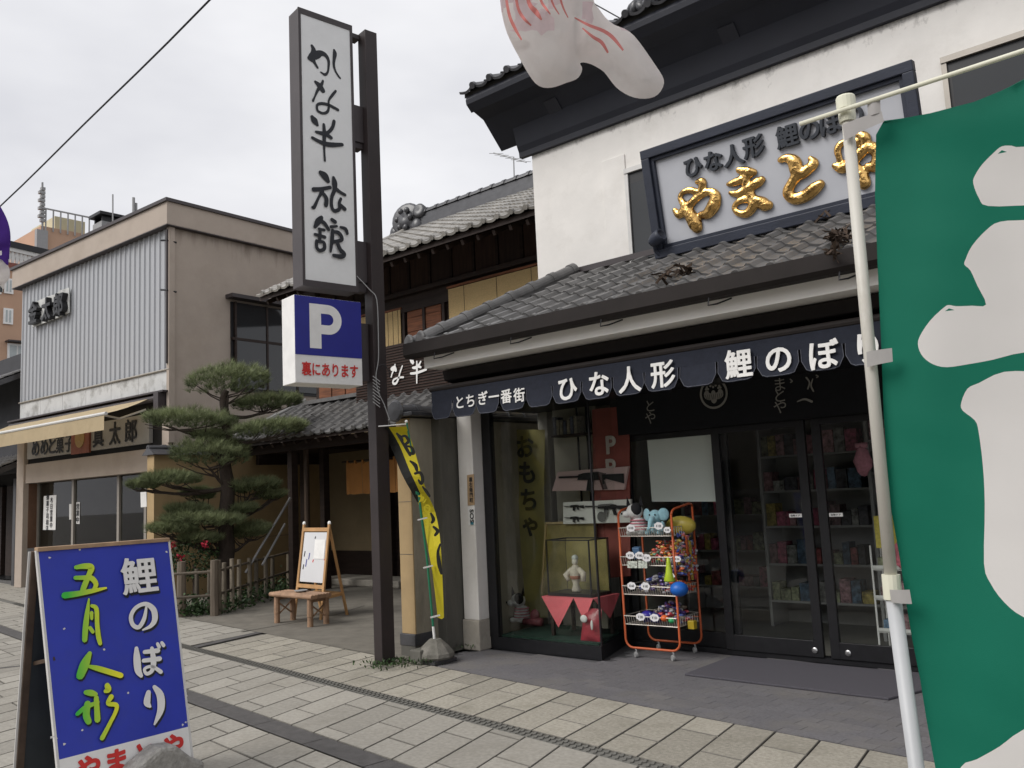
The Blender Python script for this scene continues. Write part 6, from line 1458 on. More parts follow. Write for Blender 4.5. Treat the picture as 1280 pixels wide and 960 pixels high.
for a, b in ((L1, L3), (L2, L4)):
    q = MB(); q.beam(a+V((0, 0, bz-.05)), b+V((0, 0, bz-.05)), .03, .04); q.build('apron', m_benchw, be_)
    for s1, s2 in ((.25, .75), (.75, .25)): q = MB(); q.tube([a+V((0, 0, bz*s1)), b+V((0, 0, bz*s2))], .010, 6); q.build('brace', m_benchw, be_)
q = MB(); p = cen+V((0, 0, bz+.03)); q.lathe([(0, 0), (.06, 0), (.085, .02), (.08, .022), (.055, .006), (0, .006)], p, 14); simple('ashtray', 'small dark dish lying on the bamboo bench', 'dish', q, m_grey, smooth=True)

# ================================================================ yellow banner on a pole with a round base
bp0 = on_z(545, 828); yb = thing('yellow_flag', 'twisted yellow and black banner on a green pole beside the gate wall', 'banner', tuple(bp0))
m_gp = mat('green_pole', (.015, .16, .085), .4, .1, 5); m_by = mat('banner_yellow', (.62, .52, .02), .75, .06, 6, trans=.2); m_bk = mat('banner_black', (.018, .018, .016), .8, .15, 6)
def YB(x, y, d=0.0): return above(x, y, bp0*(1+d))
q = MB(); q.lathe([(.0, .0), (.16, 0), (.175, .02), (.17, .05), (.13, .10), (.075, .15), (.05, .17), (.0, .17)], bp0+V((0, 0, .04)), 10); q.build('weight_base', mat('weight_concrete', (.17, .16, .14), .9, .25, 10, .6, 60, stain=(.08, .08, .06), stscale=6, stamt=.7), yb)
q = MB(); q.box((bp0.x-.16, bp0.y-.14, 0.002), (bp0.x+.13, bp0.y+.14, .039)); q.build('base_slab', m_tiled, yb, bevel=.006)
q = MB(); q.tube([YB(544, 808), YB(541.5, 783)], .012, 8); q.build('pole_sleeve', m_w, yb)
q = MB(); q.tube([YB(541.5, 783), YB(534, 700), YB(524, 622), YB(521, 608)], .011, 8); q.build('lower_pole', m_gp, yb)
q = MB(); q.tube([YB(521, 618), YB(514, 560), YB(508, 527)], .009, 8); q.build('upper_pole', m_gp, yb)
q = MB(); q.ell(YB(508, 527), .016, .016, .016, 8, 6); q.build('pole_tip', m_w, yb, smooth=True)
q = MB(); q.tube([YB(508, 530), YB(473, 533)], .006, 6); q.build('cross_rod', m_w, yb)
Lp = [(473, 534), (488, 558), (502, 592), (516, 618), (527, 640), (534, 680), (541, 720), (547, 772)]
Mp = [(486, 534), (499, 556), (512, 588), (524, 614), (534, 640), (541, 672), (546, 720), (552, 774)]
Rp = [(508, 533), (516, 556), (526, 590), (534, 616), (544, 640), (550, 672), (553, 720), (555, 772)]
lc, mc2, rc = catmull(Lp, 4), catmull(Mp, 4), catmull(Rp, 4)
n = len(lc)
blk = MB(); ylw = MB()
for i in range(n-1):
    def d_(i): return .012*sin(i*.5)
    a = [YB(*lc[i], d_(i)+.01), YB(*mc2[i], d_(i)), YB(*mc2[i+1], d_(i+1)), YB(*lc[i+1], d_(i+1)+.01)]
    b = [YB(*mc2[i], d_(i)), YB(*rc[i], d_(i)-.008), YB(*rc[i+1], d_(i+1)-.008), YB(*mc2[i+1], d_(i+1))]
    (blk if i < 14 else ylw).add(a, [(0, 1, 2, 3)]); (ylw if i < 16 or i > 30 else ylw).add(b, [(0, 1, 2, 3)])
blk.build('banner_black_band', m_bk, yb, smooth=True); ylw.build('banner_cloth', m_by, yb, smooth=True)
camn = (CAM-bp0); camn.z = 0; camn.normalize()
kb = lambda x, y, wd: (470+x/4.8, 520+y/4.8, wd/4.8)
p0b = bp0+camn*.16
brush('banner_lettering', [[(125, 105, 12), (150, 135, 24), (160, 165, 12)], [(140, 130, 14), (175, 120, 16), (195, 150, 20), (170, 175, 14)], [(160, 160, 16), (185, 200, 20), (205, 235, 16)], [(185, 180, 12), (215, 190, 16), (225, 225, 20), (200, 220, 12)],
   [(205, 270, 10), (235, 295, 24), (245, 325, 18)], [(235, 345, 16), (265, 340, 18), (280, 375, 20), (272, 405, 20), (255, 385, 12)], [(280, 425, 10), (300, 450, 18), (320, 480, 16)],
   [(330, 585, 12), (345, 620, 22), (335, 640, 14)], [(345, 665, 14), (370, 690, 22), (355, 715, 16)], [(385, 770, 12), (372, 820, 18), (380, 890, 26), (392, 945, 14)]], p0b, camn, m_bk, yb, conv=kb, off=0.0)
brush('banner_lettering', [[(258, 480, 10), (285, 490, 12), (275, 510, 10)], [(270, 470, 8), (272, 495, 10), (262, 515, 8)], [(300, 500, 8), (285, 520, 9)], [(300, 535, 10), (320, 540, 10), (318, 572, 11), (297, 570, 10), (292, 545, 10), (312, 552, 8)]], p0b, camn, m_by, yb, conv=kb, off=0.004)
for o_ in list(yb.children):
    if o_.name.startswith('banner_lettering'): o_['kind'] = 'stuff'
for x, y in ((527, 649), (534, 709), (543, 771)):
    q = MB(); q.beam(YB(x-5, y+1, -.01), YB(x+7, y-2, -.01), .02, .012); q.build('tie_strap', m_wd, yb)

# ================================================================ blue A-board in the foreground
random.seed(5)
TL, TR = at_d(46, 692, 4.55), at_d(211, 672, 5.10); TL.z = TR.z = (TL.z+TR.z)/2
BLc, BRc = at_d(77, 1000, 4.33), at_d(241, 949, 4.86)
ab = thing('sandwich_board', 'blue sandwich board with green and white lettering standing on the pavement', 'sandwich board', tuple((BLc+BRc)/2*V((1, 1, 0)).x if False else ((BLc.x+BRc.x)/2, (BLc.y+BRc.y)/2, 0)))
an = (TR-TL).cross(BLc-TL).normalized()
if an.dot(CAM-TL) < 0: an = -an
BRc = BRc-an*(BRc-TL).dot(an); BLc = BLc-an*(BLc-TL).dot(an)*0
m_ab = mat('board_blue', (.026, .045, .42), .45, .10, 3, .06, 30, stain=(.04, .055, .33), stscale=4, stamt=.5)
m_abk = mat('board_back', (.028, .034, .038), .7, .2, 5); m_edge2 = mat('dark_wood_edge', (.075, .05, .035), .8, .3, 9); m_edge = mat('worn_wood_edge', (.36, .24, .15), .8, .3, 9)
def AP(s, t): return TL.lerp(TR, s).lerp(BLc.lerp(BRc, s), t)
def pl_pt(x, y, o=0.0): return on_plane(x, y, TL, an)+an*o
wl, wr_ = pl_pt(72.5, 950), pl_pt(236.5, 908)
q = MB(); q.prism([TL, TR, wr_, wl], -an*.012); q.build('blue_panel', m_ab, ab)
q = MB(); q.prism([wl, wr_, BRc, BLc], -an*.012); q.build('white_panel', m_w, ab)
for a, b in ((TL, BLc), (TR, BRc)): q = MB(); q.beam(a-an*.008, b-an*.008, .012, .022, up=an); q.build('edge_trim', m_wd, ab)
q = MB(); q.beam(TL-an*.012+V((0, 0, .006)), TR-an*.012+V((0, 0, .006)), .05, .022, up=(0, 0, 1)); q.build('top_edge', m_edge, ab, bevel=.003)
for s in (0.02, .98): p = AP(s, 1); g_ = p+(p-AP(s, 0)).normalized()*(p.z/abs((p-AP(s, 0)).normalized().z)) ; q = MB(); q.beam(p-an*.02, g_-an*.02, .04, .025, up=an); q.build('foot', m_wd, ab)
hb = -V((an.x, an.y, 0)).normalized(); BB0 = V((TL.x, TL.y, 0))+hb*.20; BB1 = V((TR.x, TR.y, 0))+hb*.20; 
upb = lambda a, b, t: a.lerp(b, t)
q = MB(); q.prism([TL-an*.03, TR-an*.03, BB1.lerp(TR, .07), BB0.lerp(TL, .07)], an*.01); q.build('back_panel', m_abk, ab)
for a, b in ((TL, BB0), (TR, BB1)): q = MB(); q.beam(a-an*.03, b, .035, .03, up=an); q.build('back_leg', m_edge2, ab); 
q = MB(); q.beam(TL-an*.034-(TR-TL).normalized()*.012, BB0-(TR-TL).normalized()*.012, .006, .034, up=(TR-TL)); q.build('back_trim', m_wd, ab)
p = BB0.lerp(TL, .55); q = MB(); q.beam(p+(TR-TL)*.05, BLc.lerp(TL, .55)+(TR-TL)*.05, .02, .02); q.build('stay', m_edge2, ab)
# gradient-print letters
def gradmat(name, a, b, c0, c1):
    m = bpy.data.materials.new(name); m.use_nodes = True; t = m.node_tree; nd = t.nodes; bs = nd['Principled BSDF']; bs.inputs['Roughness'].default_value = .5
    g = nd.new('ShaderNodeNewGeometry'); sub = nd.new('ShaderNodeVectorMath'); sub.operation = 'SUBTRACT'; sub.inputs[1].default_value = a; d = (V(b)-V(a)); dt = nd.new('ShaderNodeVectorMath'); dt.operation = 'DOT_PRODUCT'; dt.inputs[1].default_value = d/d.length_squared
    r = nd.new('ShaderNodeValToRGB'); r.color_ramp.elements[0].color = tuple(c0)+(1,); r.color_ramp.elements[1].color = tuple(c1)+(1,)
    t.links.new(g.outputs['Position'], sub.inputs[0]); t.links.new(sub.outputs[0], dt.inputs[0]); t.links.new(dt.outputs['Value'], r.inputs[0]); t.links.new(r.outputs[0], bs.inputs['Base Color']); return m
m_grad = gradmat('green_yellow_print', pl_pt(88, 800), pl_pt(140, 790), (.04, .50, .05), (.88, .84, .03))
k4 = cv(40, 690, 4)
GO = [[(215, 78, 20), (260, 72, 28), (292, 78, 30), (280, 115, 26), (255, 175, 28), (245, 203, 22)], [(212, 130, 20), (250, 130, 22), (292, 132, 26), (315, 162, 24), (302, 192, 18)], [(158, 218, 32), (220, 210, 28), (300, 195, 22), (365, 181, 10)],
      [(279, 236, 8), (270, 310, 24), (262, 380, 28), (258, 440, 26)], [(293, 270, 16), (316, 285, 22), (320, 360, 22), (326, 420, 24), (335, 458, 20)], [(292, 305, 18), (293, 335, 14)], [(284, 380, 18), (298, 400, 18)],
      [(282, 508, 22), (258, 560, 46), (235, 618, 40)], [(280, 573, 16), (330, 585, 26), (438, 618, 26)],
      [(262, 702, 22), (288, 705, 30), (312, 712, 20)], [(220, 810, 20), (260, 778, 24), (322, 752, 18)], [(270, 760, 32), (264, 815, 34), (276, 848, 30)], [(314, 730, 24), (320, 838, 30)], [(368, 668, 26), (374, 688, 30), (360, 696, 20)], [(388, 725, 26), (372, 758, 20), (412, 765, 22), (412, 795, 20), (380, 860, 20), (343, 930, 24)]]
sh = [[(x+9, y+9, w_) for x, y, w_ in s] for s in GO]
brush('letter_shadow', sh, TL, an, m_ink, ab, off=.002, conv=k4); brush('green_lettering', GO, TL, an, m_grad, ab, off=.012, conv=k4)
bu_ = (TL-BLc).normalized(); bx2 = (TR-TL).normalized()
for dxy, m_, of_, bd in ((2.6, m_ink, .003, .032), (0, m_w, .013, .022)):
    write('鯉', pl_pt(172.5+dxy, 719+dxy), bx2, bu_, .20, m_, ab, bold=bd, off=of_, em=True, name='letter_shadow' if dxy else 'white_letter')
k7 = cv(0, 625, 1218/425)
for sts in ([[(521, 381, 8), (513, 425, 15), (494, 456, 15), (472, 447, 15), (466, 416, 15), (484, 386, 14), (518, 373, 15), (546, 393, 21), (551, 428, 21), (536, 452, 14), (508, 466, 6)]],
            [[(485, 532, 14), (487, 570, 26), (491, 610, 24), (502, 630, 14)], [(514, 545, 14), (562, 540, 17)], [(510, 576, 14), (568, 569, 17)], [(540, 532, 14), (546, 580, 21), (540, 612, 15), (521, 623, 12), (514, 605, 11), (541, 597, 11), (572, 616, 15)], [(560, 516, 12), (566, 527, 13)], [(575, 512, 12), (582, 522, 13)]],
            [[(528, 690, 18), (523, 725, 25), (534, 740, 10)], [(549, 670, 14), (570, 700, 27), (572, 750, 26), (550, 803, 8)]]):
    brush('letter_shadow', [[(x+8, y+8, w_) for x, y, w_ in st] for st in sts], TL, an, m_ink, ab, off=.002, conv=k7); brush('white_letter', sts, TL, an, m_w, ab, off=.012, conv=k7)
sx2 = (wr_-wl).normalized(); su2 = an.cross(sx2).normalized()
for ch, x, y in (('や', 110, 960), ('ま', 146, 951), ('と', 181, 942), ('や', 216, 932)): write(ch, pl_pt(x, y), sx2, su2, .125, m_red, ab, bold=.045, off=.003, em=True, name='red_letter')
# chips of missing paint
ch_ = MB()
for x, y in ((64, 922), (67, 921), (70, 923), (232, 903), (235, 902), (228, 906), (80, 930), (103, 913), (62, 697), (100, 687), (150, 681), (208, 690), (130, 812), (160, 866), (233, 870), (231, 860), (80, 786)):
    p = pl_pt(x, y, .0015); n_ = 6; ch_.add([p+bx2*.008*cos(2*pi*i/n_)*random.uniform(.5, 1.3)+bu_*.006*sin(2*pi*i/n_)*random.uniform(.5, 1.3) for i in range(n_)], [tuple(range(n_))])
c_ = ch_.build('paint_chips', m_wd, ab); c_['kind'] = 'stuff'
# stone weight in front
q = MB(); sc = on_z(186, 985); q.prism([V((sc.x, sc.y, .0))+bx2*a_+V((0, 0, b_))+an*.02 for a_, b_ in ((-.22, .0), (-.23, .09), (-.14, .17), (-.02, .235), (.07, .225), (.15, .15), (.235, .10), (.22, .0))], V((an.x, an.y, 0))*.16)
simple('stone_weight', 'grey stone resting against the foot of the blue sandwich board', 'stone', q, mat('rough_grey_stone', (.30, .29, .27), .92, .25, 30, .9, 70, stain=(.2, .19, .17), stscale=8, stamt=.6), bevel=.02)

# ================================================================ green banner on a white pole, close to the camera
m_grn = mat('green_polyester', (.003, .175, .108), .75, .05, 3, .12, 900, trans=.4); m_gw = mat('white_polyester', (.80, .775, .75), .8, .03, 3, .08, 900, trans=.4)
m_pole = mat('white_pole', (.54, .52, .47), .45, .1, 5, stain=(.33, .30, .24), stscale=14, stamt=.8, stretch=(1, 1, .3)); m_strap = mat('strap', (.42, .40, .39), .8, .1, 10, trans=.2)
FY = 1.50
gf = thing('green_banner', 'large green banner with white characters on a white pole at the right', 'banner', (-.44, FY, 0))
def GPt(x, y, dy=0.0): return on_y(x, y, FY+dy)
pb = GPt(1147, 970); pj_ = GPt(1115, 735); pt_ = GPt(1058, 135)
base = pb+(pb-pj_)*(pb.z/(pj_.z-pb.z))
q = MB(); q.tube([base, pj_], .0122, 14); q.build('lower_pole', mat('grey_white_pole', (.44, .45, .46), .4, .08, 5), gf, smooth=True)
q = MB(); q.tube([pj_+(pt_-pj_)*.0, pt_], .0102, 14); q.build('upper_pole', m_pole, gf, smooth=True)
m_ivory = plain('ivory_plastic', (.70, .69, .56), .45)
d = (pt_-pj_).normalized(); q = MB(); q.tube([pj_-d*.018, pj_+d*.022], .0145, 14); q.build('joint_sleeve', m_ivory, gf, smooth=False)
q = MB(); q.lathe([(.0, -.026), (.0135, -.026), (.0145, -.02), (.0145, -.004), (.0165, -.003), (.0165, .018), (.015, .021), (0, .021)], pt_, 16, axis=d); q.build('pole_cap', m_ivory, gf)
ra, rb2 = GPt(1000, 155, -.02), GPt(1290, 60, -.02); q = MB(); q.tube([ra, ra+(rb2-ra)*2.1], .0042, 8); q.build('cross_rod', m_ivory, gf, smooth=True)
bs = MB(); bs.lathe([(0, 0), (.2, 0), (.2, .06), (.17, .09), (.04, .10), (.03, .16), (0, .16)], (base.x, base.y, 0), 20); bs.build('water_base', m_wd, gf)
# cloth outline and printed shapes in flag-plane (X,Z)
def XZ(x, y): p = GPt(x, y); return (p.x, p.z)
k6 = lambda x, y: (1040+x/2.4, 100+y/2.4); k9 = lambda x, y: (1000+x/2, 480+y/2)
outl = [(1101, 150), (1092, 166), (1090, 240), (1093, 330), (1098, 430), (1102, 520), (1106, 580), (1112, 640), (1122, 700), (1130, 760), (1136, 800), (1146, 850), (1155, 905), (1166, 960), (1180, 1040), (1200, 1140), (1235, 1250), (1600, 1180), (1610, 900), (1600, 500), (1590, 60), (1560, 10), (1500, 15), (1420, 38), (1340, 70), (1280, 95), (1255, 107), (1215, 124), (1160, 139)]
S1 = [k6(*p) for p in ((413, 300), (418, 275), (440, 240), (475, 205), (500, 187), (530, 185), (576, 187))]+[(1400, 165), (1470, 175), (1480, 215), (1430, 245), (1330, 250)]+[k6(*p) for p in ((576, 360), (455, 366), (430, 345))]
S1h = [k6(*p) for p in ((486, 209), (499, 198), (514, 203))]
S2 = [k6(*p) for p in ((388, 548), (392, 530), (410, 490), (450, 440), (490, 412), (576, 404))]+[(1350, 262), (1400, 290), (1400, 370), (1480, 372), (1520, 400), (1480, 430), (1380, 428)]+[k6(*p) for p in ((576, 808), (470, 835), (400, 850), (340, 860), (300, 852), (270, 830), (255, 800), (258, 770), (290, 720), (330, 680), (345, 672), (365, 675), (410, 672), (450, 667), (425, 610), (405, 565))]
S2h = [k6(*p) for p in ((333, 691), (345, 682), (361, 687))]
S3 = [k9(*p) for p in ((440, -5), (412, 10), (397, 45), (400, 65), (430, 90), (440, 120), (450, 200), (457, 300), (457, 450), (475, 500), (510, 545), (560, 582))]+[(1330, 790), (1420, 790), (1500, 740), (1500, 560), (1480, 480), (1400, 450), (1300, 461), (1250, 463)]
S4 = [k9(*p) for p in ((560, 862), (500, 905), (440, 940), (400, 960))]+[(1190, 1000), (1230, 1080), (1350, 1090), (1450, 1000), (1440, 900), (1350, 880)]
def inside(p, poly):
    x, y = p; r = False; j = len(poly)-1
    for i in range(len(poly)):
        xi, yi = poly[i]; xj, yj = poly[j]
        if (yi > y) != (yj > y) and x < (xj-xi)*(y-yi)/(yj-yi)+xi: r = not r
        j = i
    return r
def smoothpoly(poly, k=3): 
    q = poly[-1:]+poly+poly[:2]; r = []
    for i in range(1, len(q)-2):
        for j in range(k):
            t = j/k; a, b, c, d = q[i-1], q[i], q[i+1], q[i+2]
            r.append(tuple(.5*((2*b_)+(-a_+c_)*t+(2*a_-5*b_+4*c_-d_)*t*t+(-a_+3*b_-3*c_+d_)*t**3) for a_, b_, c_, d_ in zip(a, b, c, d)))
    return r
O2 = [XZ(*p) for p in outl]
shp = [[XZ(*p) for p in smoothpoly(s)] for s in (S1, S2, S3, S4)]; hol = [[XZ(*p) for p in s] for s in (S1h, S2h)]
verts = []; edges = []
for poly in [O2]+shp+hol:
    o_ = len(verts); verts += [V(p) for p in poly]; edges += [(o_+i, o_+(i+1) % len(poly)) for i in range(len(poly))]
xs = [p[0] for p in O2]; zs_ = [p[1] for p in O2]; st_ = .018; x = min(xs)
while x < max(xs):
    z = min(zs_)
    while z < max(zs_):
        if inside((x, z), O2): verts.append(V((x+random.uniform(-.003, .003), z+random.uniform(-.003, .003))))
        z += st_
    x += st_
vo, eo, fo_, _, _, _ = geometry.delaunay_2d_cdt(verts, edges, [], 0, 1e-5)
x0g = O2[1][0]
def gy(x, z):
    s = x-x0g; tt = (2.2-z)
    return FY+.012+.018*sin(9*s+3.1*z)*min(1, s*6)+.02*sin(4.2*z+1.0)*min(1, s*4)+.006*sin(23*s-9*z)*max(0, 1-abs(s-.05)*5)+.0015*sin(60*z+25*s)*noise.noise(V((s*6, z*6, 1)))+.035*max(0, tt-1.0)*sin(14*s)
# drape folds running from the top tie
vs = []
for v in vo:
    s = v.x-x0g; zt__ = 2.12-v.y; f = .012*math.exp(-((zt__-.35*s)/.05)**2)*min(1, s*10)
    vs.append((v.x, gy(v.x, v.y)-f, v.y))
mb = MB()
for f in fo_:
    c = sum((V((vo[i].x, vo[i].y)) for i in f), V((0, 0)))/len(f); ct = (c.x, c.y)
    if not inside(ct, O2): continue
    w_ = any(inside(ct, s) for s in shp) and not any(inside(ct, s) for s in hol)
    mb.f.append(tuple(f)); mb.m.append(1 if w_ else 0)
mb.v = vs
mb.build('cloth', [m_grn, m_gw], gf, smooth=True)
hemp = [V((p[0], gy(*p)-.001, p[1])) for p in [XZ(*k) for k in ((1101, 150), (1160, 139), (1215, 124), (1255, 107), (1280, 95), (1340, 70), (1420, 38))]]
q = MB(); q.tube([V(p) for p in catmull([tuple(p) for p in hemp], 5)], .0022, 6); q.build('hem', m_grn, gf, smooth=True)
# straps
def strap(quad, nm='strap'):
    p = [GPt(x, y, -.017) for x, y in quad]; q = MB(); n_ = 6; vs = []
    for i in range(n_+1):
        t = i/n_; a = p[0].lerp(p[1], t); b = p[3].lerp(p[2], t); off = -.004*sin(pi*t); vs += [a+V((0, off, 0)), b+V((0, off, 0))]
    q.add(vs, [(2*i, 2*i+1, 2*i+3, 2*i+2) for i in range(n_)]); q.build(nm, m_strap, gf, smooth=True)
strap(((1053, 156), (1102, 139), (1105, 152), (1056, 176))); strap(((1084, 128), (1100, 121), (1101, 141), (1085, 147)))
strap(((1083, 440), (1115, 435), (1116, 452), (1084, 459))); strap(((1112, 737), (1137, 737), (1140, 755), (1114, 753)))

# ================================================================ carp streamers overhead
m_koi = mat('koi_white', (.90, .87, .85), .85, .05, 6, .2, 18, trans=.8); m_koip = mat('koi_pink', (.80, .68, .70), .75, .12, 9, trans=.8); m_koir = mat('koi_red', (.66, .22, .20), .75, .1, 9, trans=.2)
KD = 3.2
ko = thing('carp_streamer', 'white and pink carp streamer tail hanging in front of the shop eaves', 'streamer', tuple(at_d(700, 0, KD)))
def koi_tube(path, nm, stripes, n=56, flat=.34, mats=None, endopen=True):
    pc = catmull(path, 8); pts = [at_d(x, y, KD if len(e) == 0 else KD+e[0]) for x, y, w_, *e in pc]; ws = [p[2]*KD/FP/2 for p in pc]
    k = len(pc); mb = MB(); vs = []
    for i in range(k):
        d = (pts[min(i+1, k-1)]-pts[max(0, i-1)]).normalized(); b = (CAM-pts[i]).normalized(); b = (b-d*b.dot(d)).normalized(); a = d.cross(b)
        for j in range(n):
            t = 2*pi*j/n; wob = 1+.03*sin(3*t+i*.35); 
            vs.append(pts[i]+a*cos(t)*ws[i]*wob+b*sin(t)*ws[i]*flat*wob*(1+.25*sin(i*.6+2*t))+d*(.018*sin(5*t+1)*(i > k-3)))
    for i in range(k-1):
        for j in range(n):
            tt = i/(k-1); mi = 1 if tt < .25 and (j*7+i*3) % 5 < 3 and tt < .12 else 0
            for (jc, t0, t1, wj) in stripes:
                if abs(j-jc-(1.5*sin(tt*4))) <= wj and t0 <= tt <= t1: mi = 2
            mb.f.append((i*n+j, i*n+(j+1) % n, (i+1)*n+(j+1) % n, (i+1)*n+j)); mb.m.append(mi)
    mb.v = [tuple(v) for v in vs]
    return mb.build(nm, mats or [m_koi, m_koip, m_koir], ko, smooth=True)
KO = [(625, 0), (629, 25), (634, 42), (641, 57), (649, 72), (659, 90), (669, 104), (679, 109.5), (690, 109.5), (699, 107), (708, 103.5), (716, 101), (723, 97), (727, 90), (727.5, 84), (725, 79.5), (729, 78), (738, 80), (747, 84.5), (755, 90), (762, 99), (770, 109), (781, 117), (793, 122), (806, 123.5), (818, 121), (826, 114), (830, 104), (828, 95), (819, 81), (806, 62), (793, 45), (781, 36), (768, 31), (757, 22), (748, 10), (742, 0), (752, -22), (775, -80), (800, -160), (835, -300), (868, -450), (880, -600), (800, -640), (730, -600), (690, -470), (655, -300), (630, -160), (620, -70)]
KS = [[(633, 0, 2), (637, 20, 2.4), (644, 36, 2.4), (652, 50, 1.2)], [(643, -20, 2), (647, 8, 2.2), (654, 22, 2.4), (664, 32, 1.2)], [(655, -30, 2), (661, 3, 3), (670, 15, 4), (677, 25, 1.2)], [(668, -30, 2), (676, 0, 2), (682, 10, 2), (688, 18, .8)], [(682, -30, 2), (690, 2, 1.6), (699, 18, .8)], [(694, -30, 2), (702, 4, 1.6), (710, 22, .8)], [(718, 22, 1), (735, 31, 2.2), (755, 39, 2.8), (767, 48, 2.8), (779, 63, 1.5)], [(728, 35, 1), (741, 46, 2.4), (752, 53, 2.8), (760, 66, 1.5)],
      [(640, -90, 3), (650, -200, 4), (690, -350, 4), (720, -480, 4)], [(700, -90, 3), (720, -200, 4), (760, -350, 4), (790, -480, 4)]]
def dist_poly(p, poly):
    b = 1e9
    for i in range(len(poly)):
        a, c = V(poly[i]), V(poly[(i+1) % len(poly)]); d = c-a; t = max(0, min(1, (p-a).dot(d)/d.length_squared)); b = min(b, (p-a-d*t).length)
    return b
spl = []
for st in KS:
    pc = catmull(st, 4); L_, R2 = [], []
    for i, (x, y, w_) in enumerate(pc):
        a, c = pc[max(0, i-1)], pc[min(len(pc)-1, i+1)]; d = V((c[0]-a[0], c[1]-a[1])).normalized(); n_ = V((-d.y, d.x)); L_.append((x+n_.x*w_*.8, y+n_.y*w_*.8)); R2.append((x-n_.x*w_*.8, y-n_.y*w_*.8))
    spl.append(L_+R2[::-1])
pol = smoothpoly(KO, 2)
verts = []; edges = []
for poly in [pol]+spl:
    o_ = len(verts); verts += [V(p) for p in poly]; edges += [(o_+i, o_+(i+1) % len(poly)) for i in range(len(poly))]
y = -640
while y < 124:
    x = 615
    while x < 890:
        sp_ = 7 if y > -60 else 18
        if inside((x, y), pol): verts.append(V((x+random.uniform(-1.5, 1.5), y+random.uniform(-1.5, 1.5))))
        x += sp_
    y += 7 if y > -60 else 18
vo, eo, fo_, _, _, _ = geometry.delaunay_2d_cdt(verts, edges, [], 0, 1e-4)
hs_ = []
for v in vo:
    d = dist_poly(V((v.x, v.y)), pol); h = .080*min(1, (d/55))**.5 if v.y > -60 else .24*min(1, d/110)**.5
    if v.y > 55: t_ = max(0, min(1, (d-11)/7)); h *= .40+.60*t_*t_*(3-2*t_)
    hs_.append(h)
front = []; back = []
for v, h in zip(vo, hs_):
    wr = .030*noise.noise(V((v.x*.02+.5*v.y*.02, v.y*.012, 2)))+.016*abs(noise.noise(V((v.x*.05+v.y*.03, v.y*.035, 5))))+.010*noise.noise(V((v.x*.12, v.y*.06, 3))); k_ = min(1, h*14)
    notch = .05*math.exp(-((v.x-(722-.1*v.y))/9)**2)*max(0, min(1, (v.y+10)/60)) if v.y < 90 else 0
    base = .0012*(v.y)*0+(.10 if v.x > 735 and v.y > 0 else 0)*min(1, max(0, (v.x-735)/60))
    front.append(at_d(v.x, v.y, KD+base-h-wr*k_+notch*k_)); back.append(at_d(v.x, v.y, KD+base+h*.7-wr*k_*.5))
mb = MB(); nv = len(vo); mb.v = [tuple(p) for p in front]+[tuple(p) for p in back]
for f in fo_:
    c = sum((V((vo[i].x, vo[i].y)) for i in f), V((0, 0)))/len(f); ct = (c.x, c.y)
    if not inside(ct, pol): continue
    mi = 2 if any(inside(ct, q_) for q_ in spl) else (1 if (c.y < 40 and noise.noise(V((c.x*.03, c.y*.02, 9))) > -.05) else 0)
    mb.f += [tuple(f), tuple(i+nv for i in f[::-1])]; mb.m += [mi, 0]
mb.build('tail_and_body', [m_koi, m_koip, m_koir], ko, smooth=True)
mth = at_d(820, -620, KD); LZ = 6.6
q = MB(); q.tube([mth, V((mth.x, mth.y, LZ))], .004, 5); q.build('cord', m_wd, ko)
line = MB(); line.tube([(mth.x, -16.5, 6.9), (mth.x, mth.y, LZ), (mth.x, 9.0, 7.2)], .008, 6); simple('streamer_line', 'thin line strung across the street holding the carp streamer', 'line', line, m_grey)
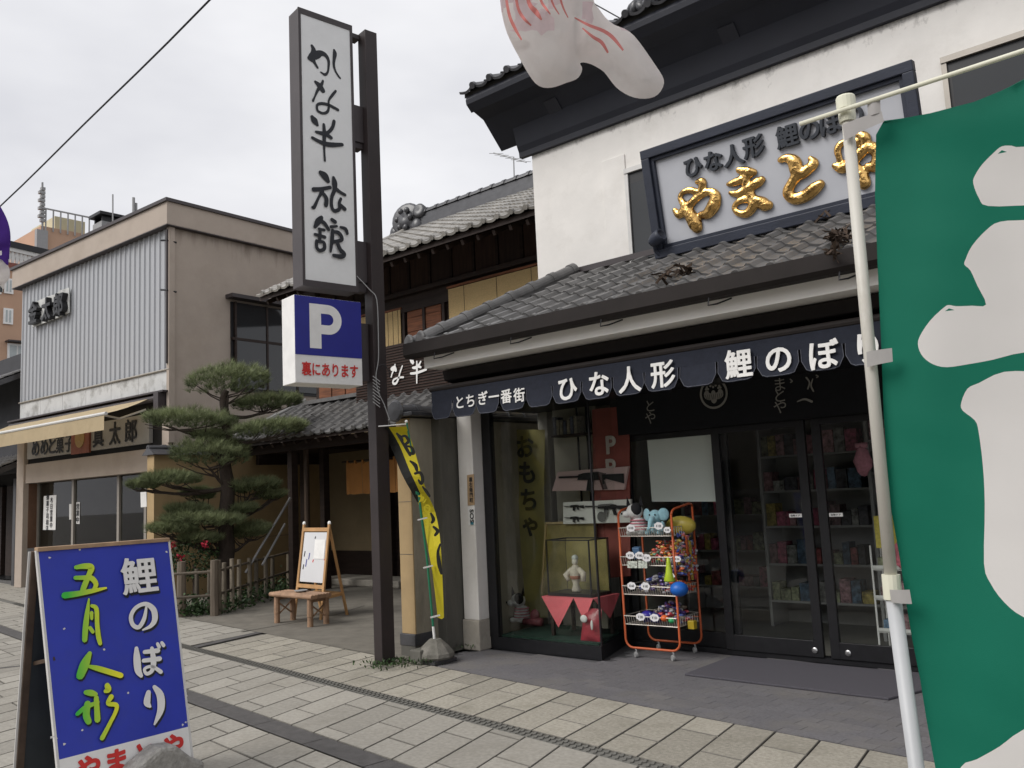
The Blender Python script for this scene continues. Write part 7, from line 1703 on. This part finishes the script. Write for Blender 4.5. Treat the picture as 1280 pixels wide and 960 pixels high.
# purple streamer at the left edge
m_pur = mat('purple_cloth', (.075, .02, .26), .75, .15, 8, trans=.2)
KD = 4.5
ps = thing('purple_streamer', 'purple carp streamer with a white tail at the left picture edge', 'streamer', tuple(at_d(-10, 300, KD))); ko = ps
koi_tube([(-190, 60, 60), (-120, 150, 66), (-62, 220, 56), (-27, 258, 44), (-13, 285, 42), (-11, 310, 42), (-6, 330, 30)], 'body', [(14, .72, .82, 2), (18, .86, .9, 1.2)], mats=[m_pur, m_pur, m_w])
koi_tube([(-8, 322, 26), (-8, 335, 34), (-6, 350, 30), (-4, 358, 16)], 'tail', [], mats=[m_koi, m_koi, m_koi])
mth = at_d(-190, 60, KD); q = MB(); q.tube([mth, V((mth.x, mth.y, LZ))], .004, 5); q.build('cord', m_wd, ps)
line = MB(); line.tube([(mth.x, -16.5, 6.9), (mth.x, mth.y, LZ), (mth.x, 8.6, 7.2)], .008, 6); simple('streamer_line', 'thin line strung across the street holding the purple streamer', 'line', line, m_grey)
# overhead wire
wa, wb = at_d(0, 258, 16), at_d(262, 0, 11); dd_ = wb-wa
pts = [wa-dd_*2+V((0, 0, .9)), wa-dd_*.8+V((0, 0, .2)), wa, wa.lerp(wb, .5)+V((0, 0, -.01)), wb, wb+dd_*.8+V((0, 0, .25)), wb+dd_*2+V((0, 0, 1))]
q = MB(); q.tube([V(p) for p in catmull([tuple(p) for p in pts], 4)], .014, 6); simple('overhead_wire', 'single dark cable crossing the sky at the upper left', 'cable', q, m_frame)

# ================================================================ buildings across the street (seen only in the glass)
def across(name, label, x0, x1, h, col, roofc):
    t = thing(name, label, 'building', ((x0+x1)/2, -20, 0)); m1 = mat('across_'+name+str(int(x0)), col, .9, .08, 1.5)
    MB().box((x0, -26, 0), (x1, -16, h)).build('wall', m1, t)
    MB().box((x0-.2, -26.2, h), (x1+.2, -15.6, h+.3)).build('roof', roofc, t)
    n = max(2, int((x1-x0)/2.4))
    for k in range(n):
        xc = x0+(x1-x0)*(k+.5)/n
        for z0, z1 in ((.3, 2.3), (3.4, 4.8)):
            wv = MB().box((xc-.8, -15.995, z0), (xc+.8, -15.93, z1)).build('window', m_frame, t); MB().box((xc-.72, -15.92, z0+.08), (xc+.72, -15.91, z1-.08)).build('pane', m_glassd, wv)
for i, (x0, x1, h, c) in enumerate(((-46, -31, 7.2, (.3, .27, .23)), (-30.6, -20, 5.8, (.42, .4, .37)), (-19.6, -9, 7.6, (.22, .2, .18)), (-8.6, 3, 6.2, (.36, .33, .29)), (3.4, 16, 7, (.28, .26, .25)))):
    across('street_house', ['tan shop building across the street, farthest left', 'pale grey shop building across the street, second from left', 'dark brown shop building across the street, in the middle', 'light tan shop building across the street, opposite the toy shop', 'grey shop building across the street, farthest right'][i], x0, x1, h, c, m_tiled)
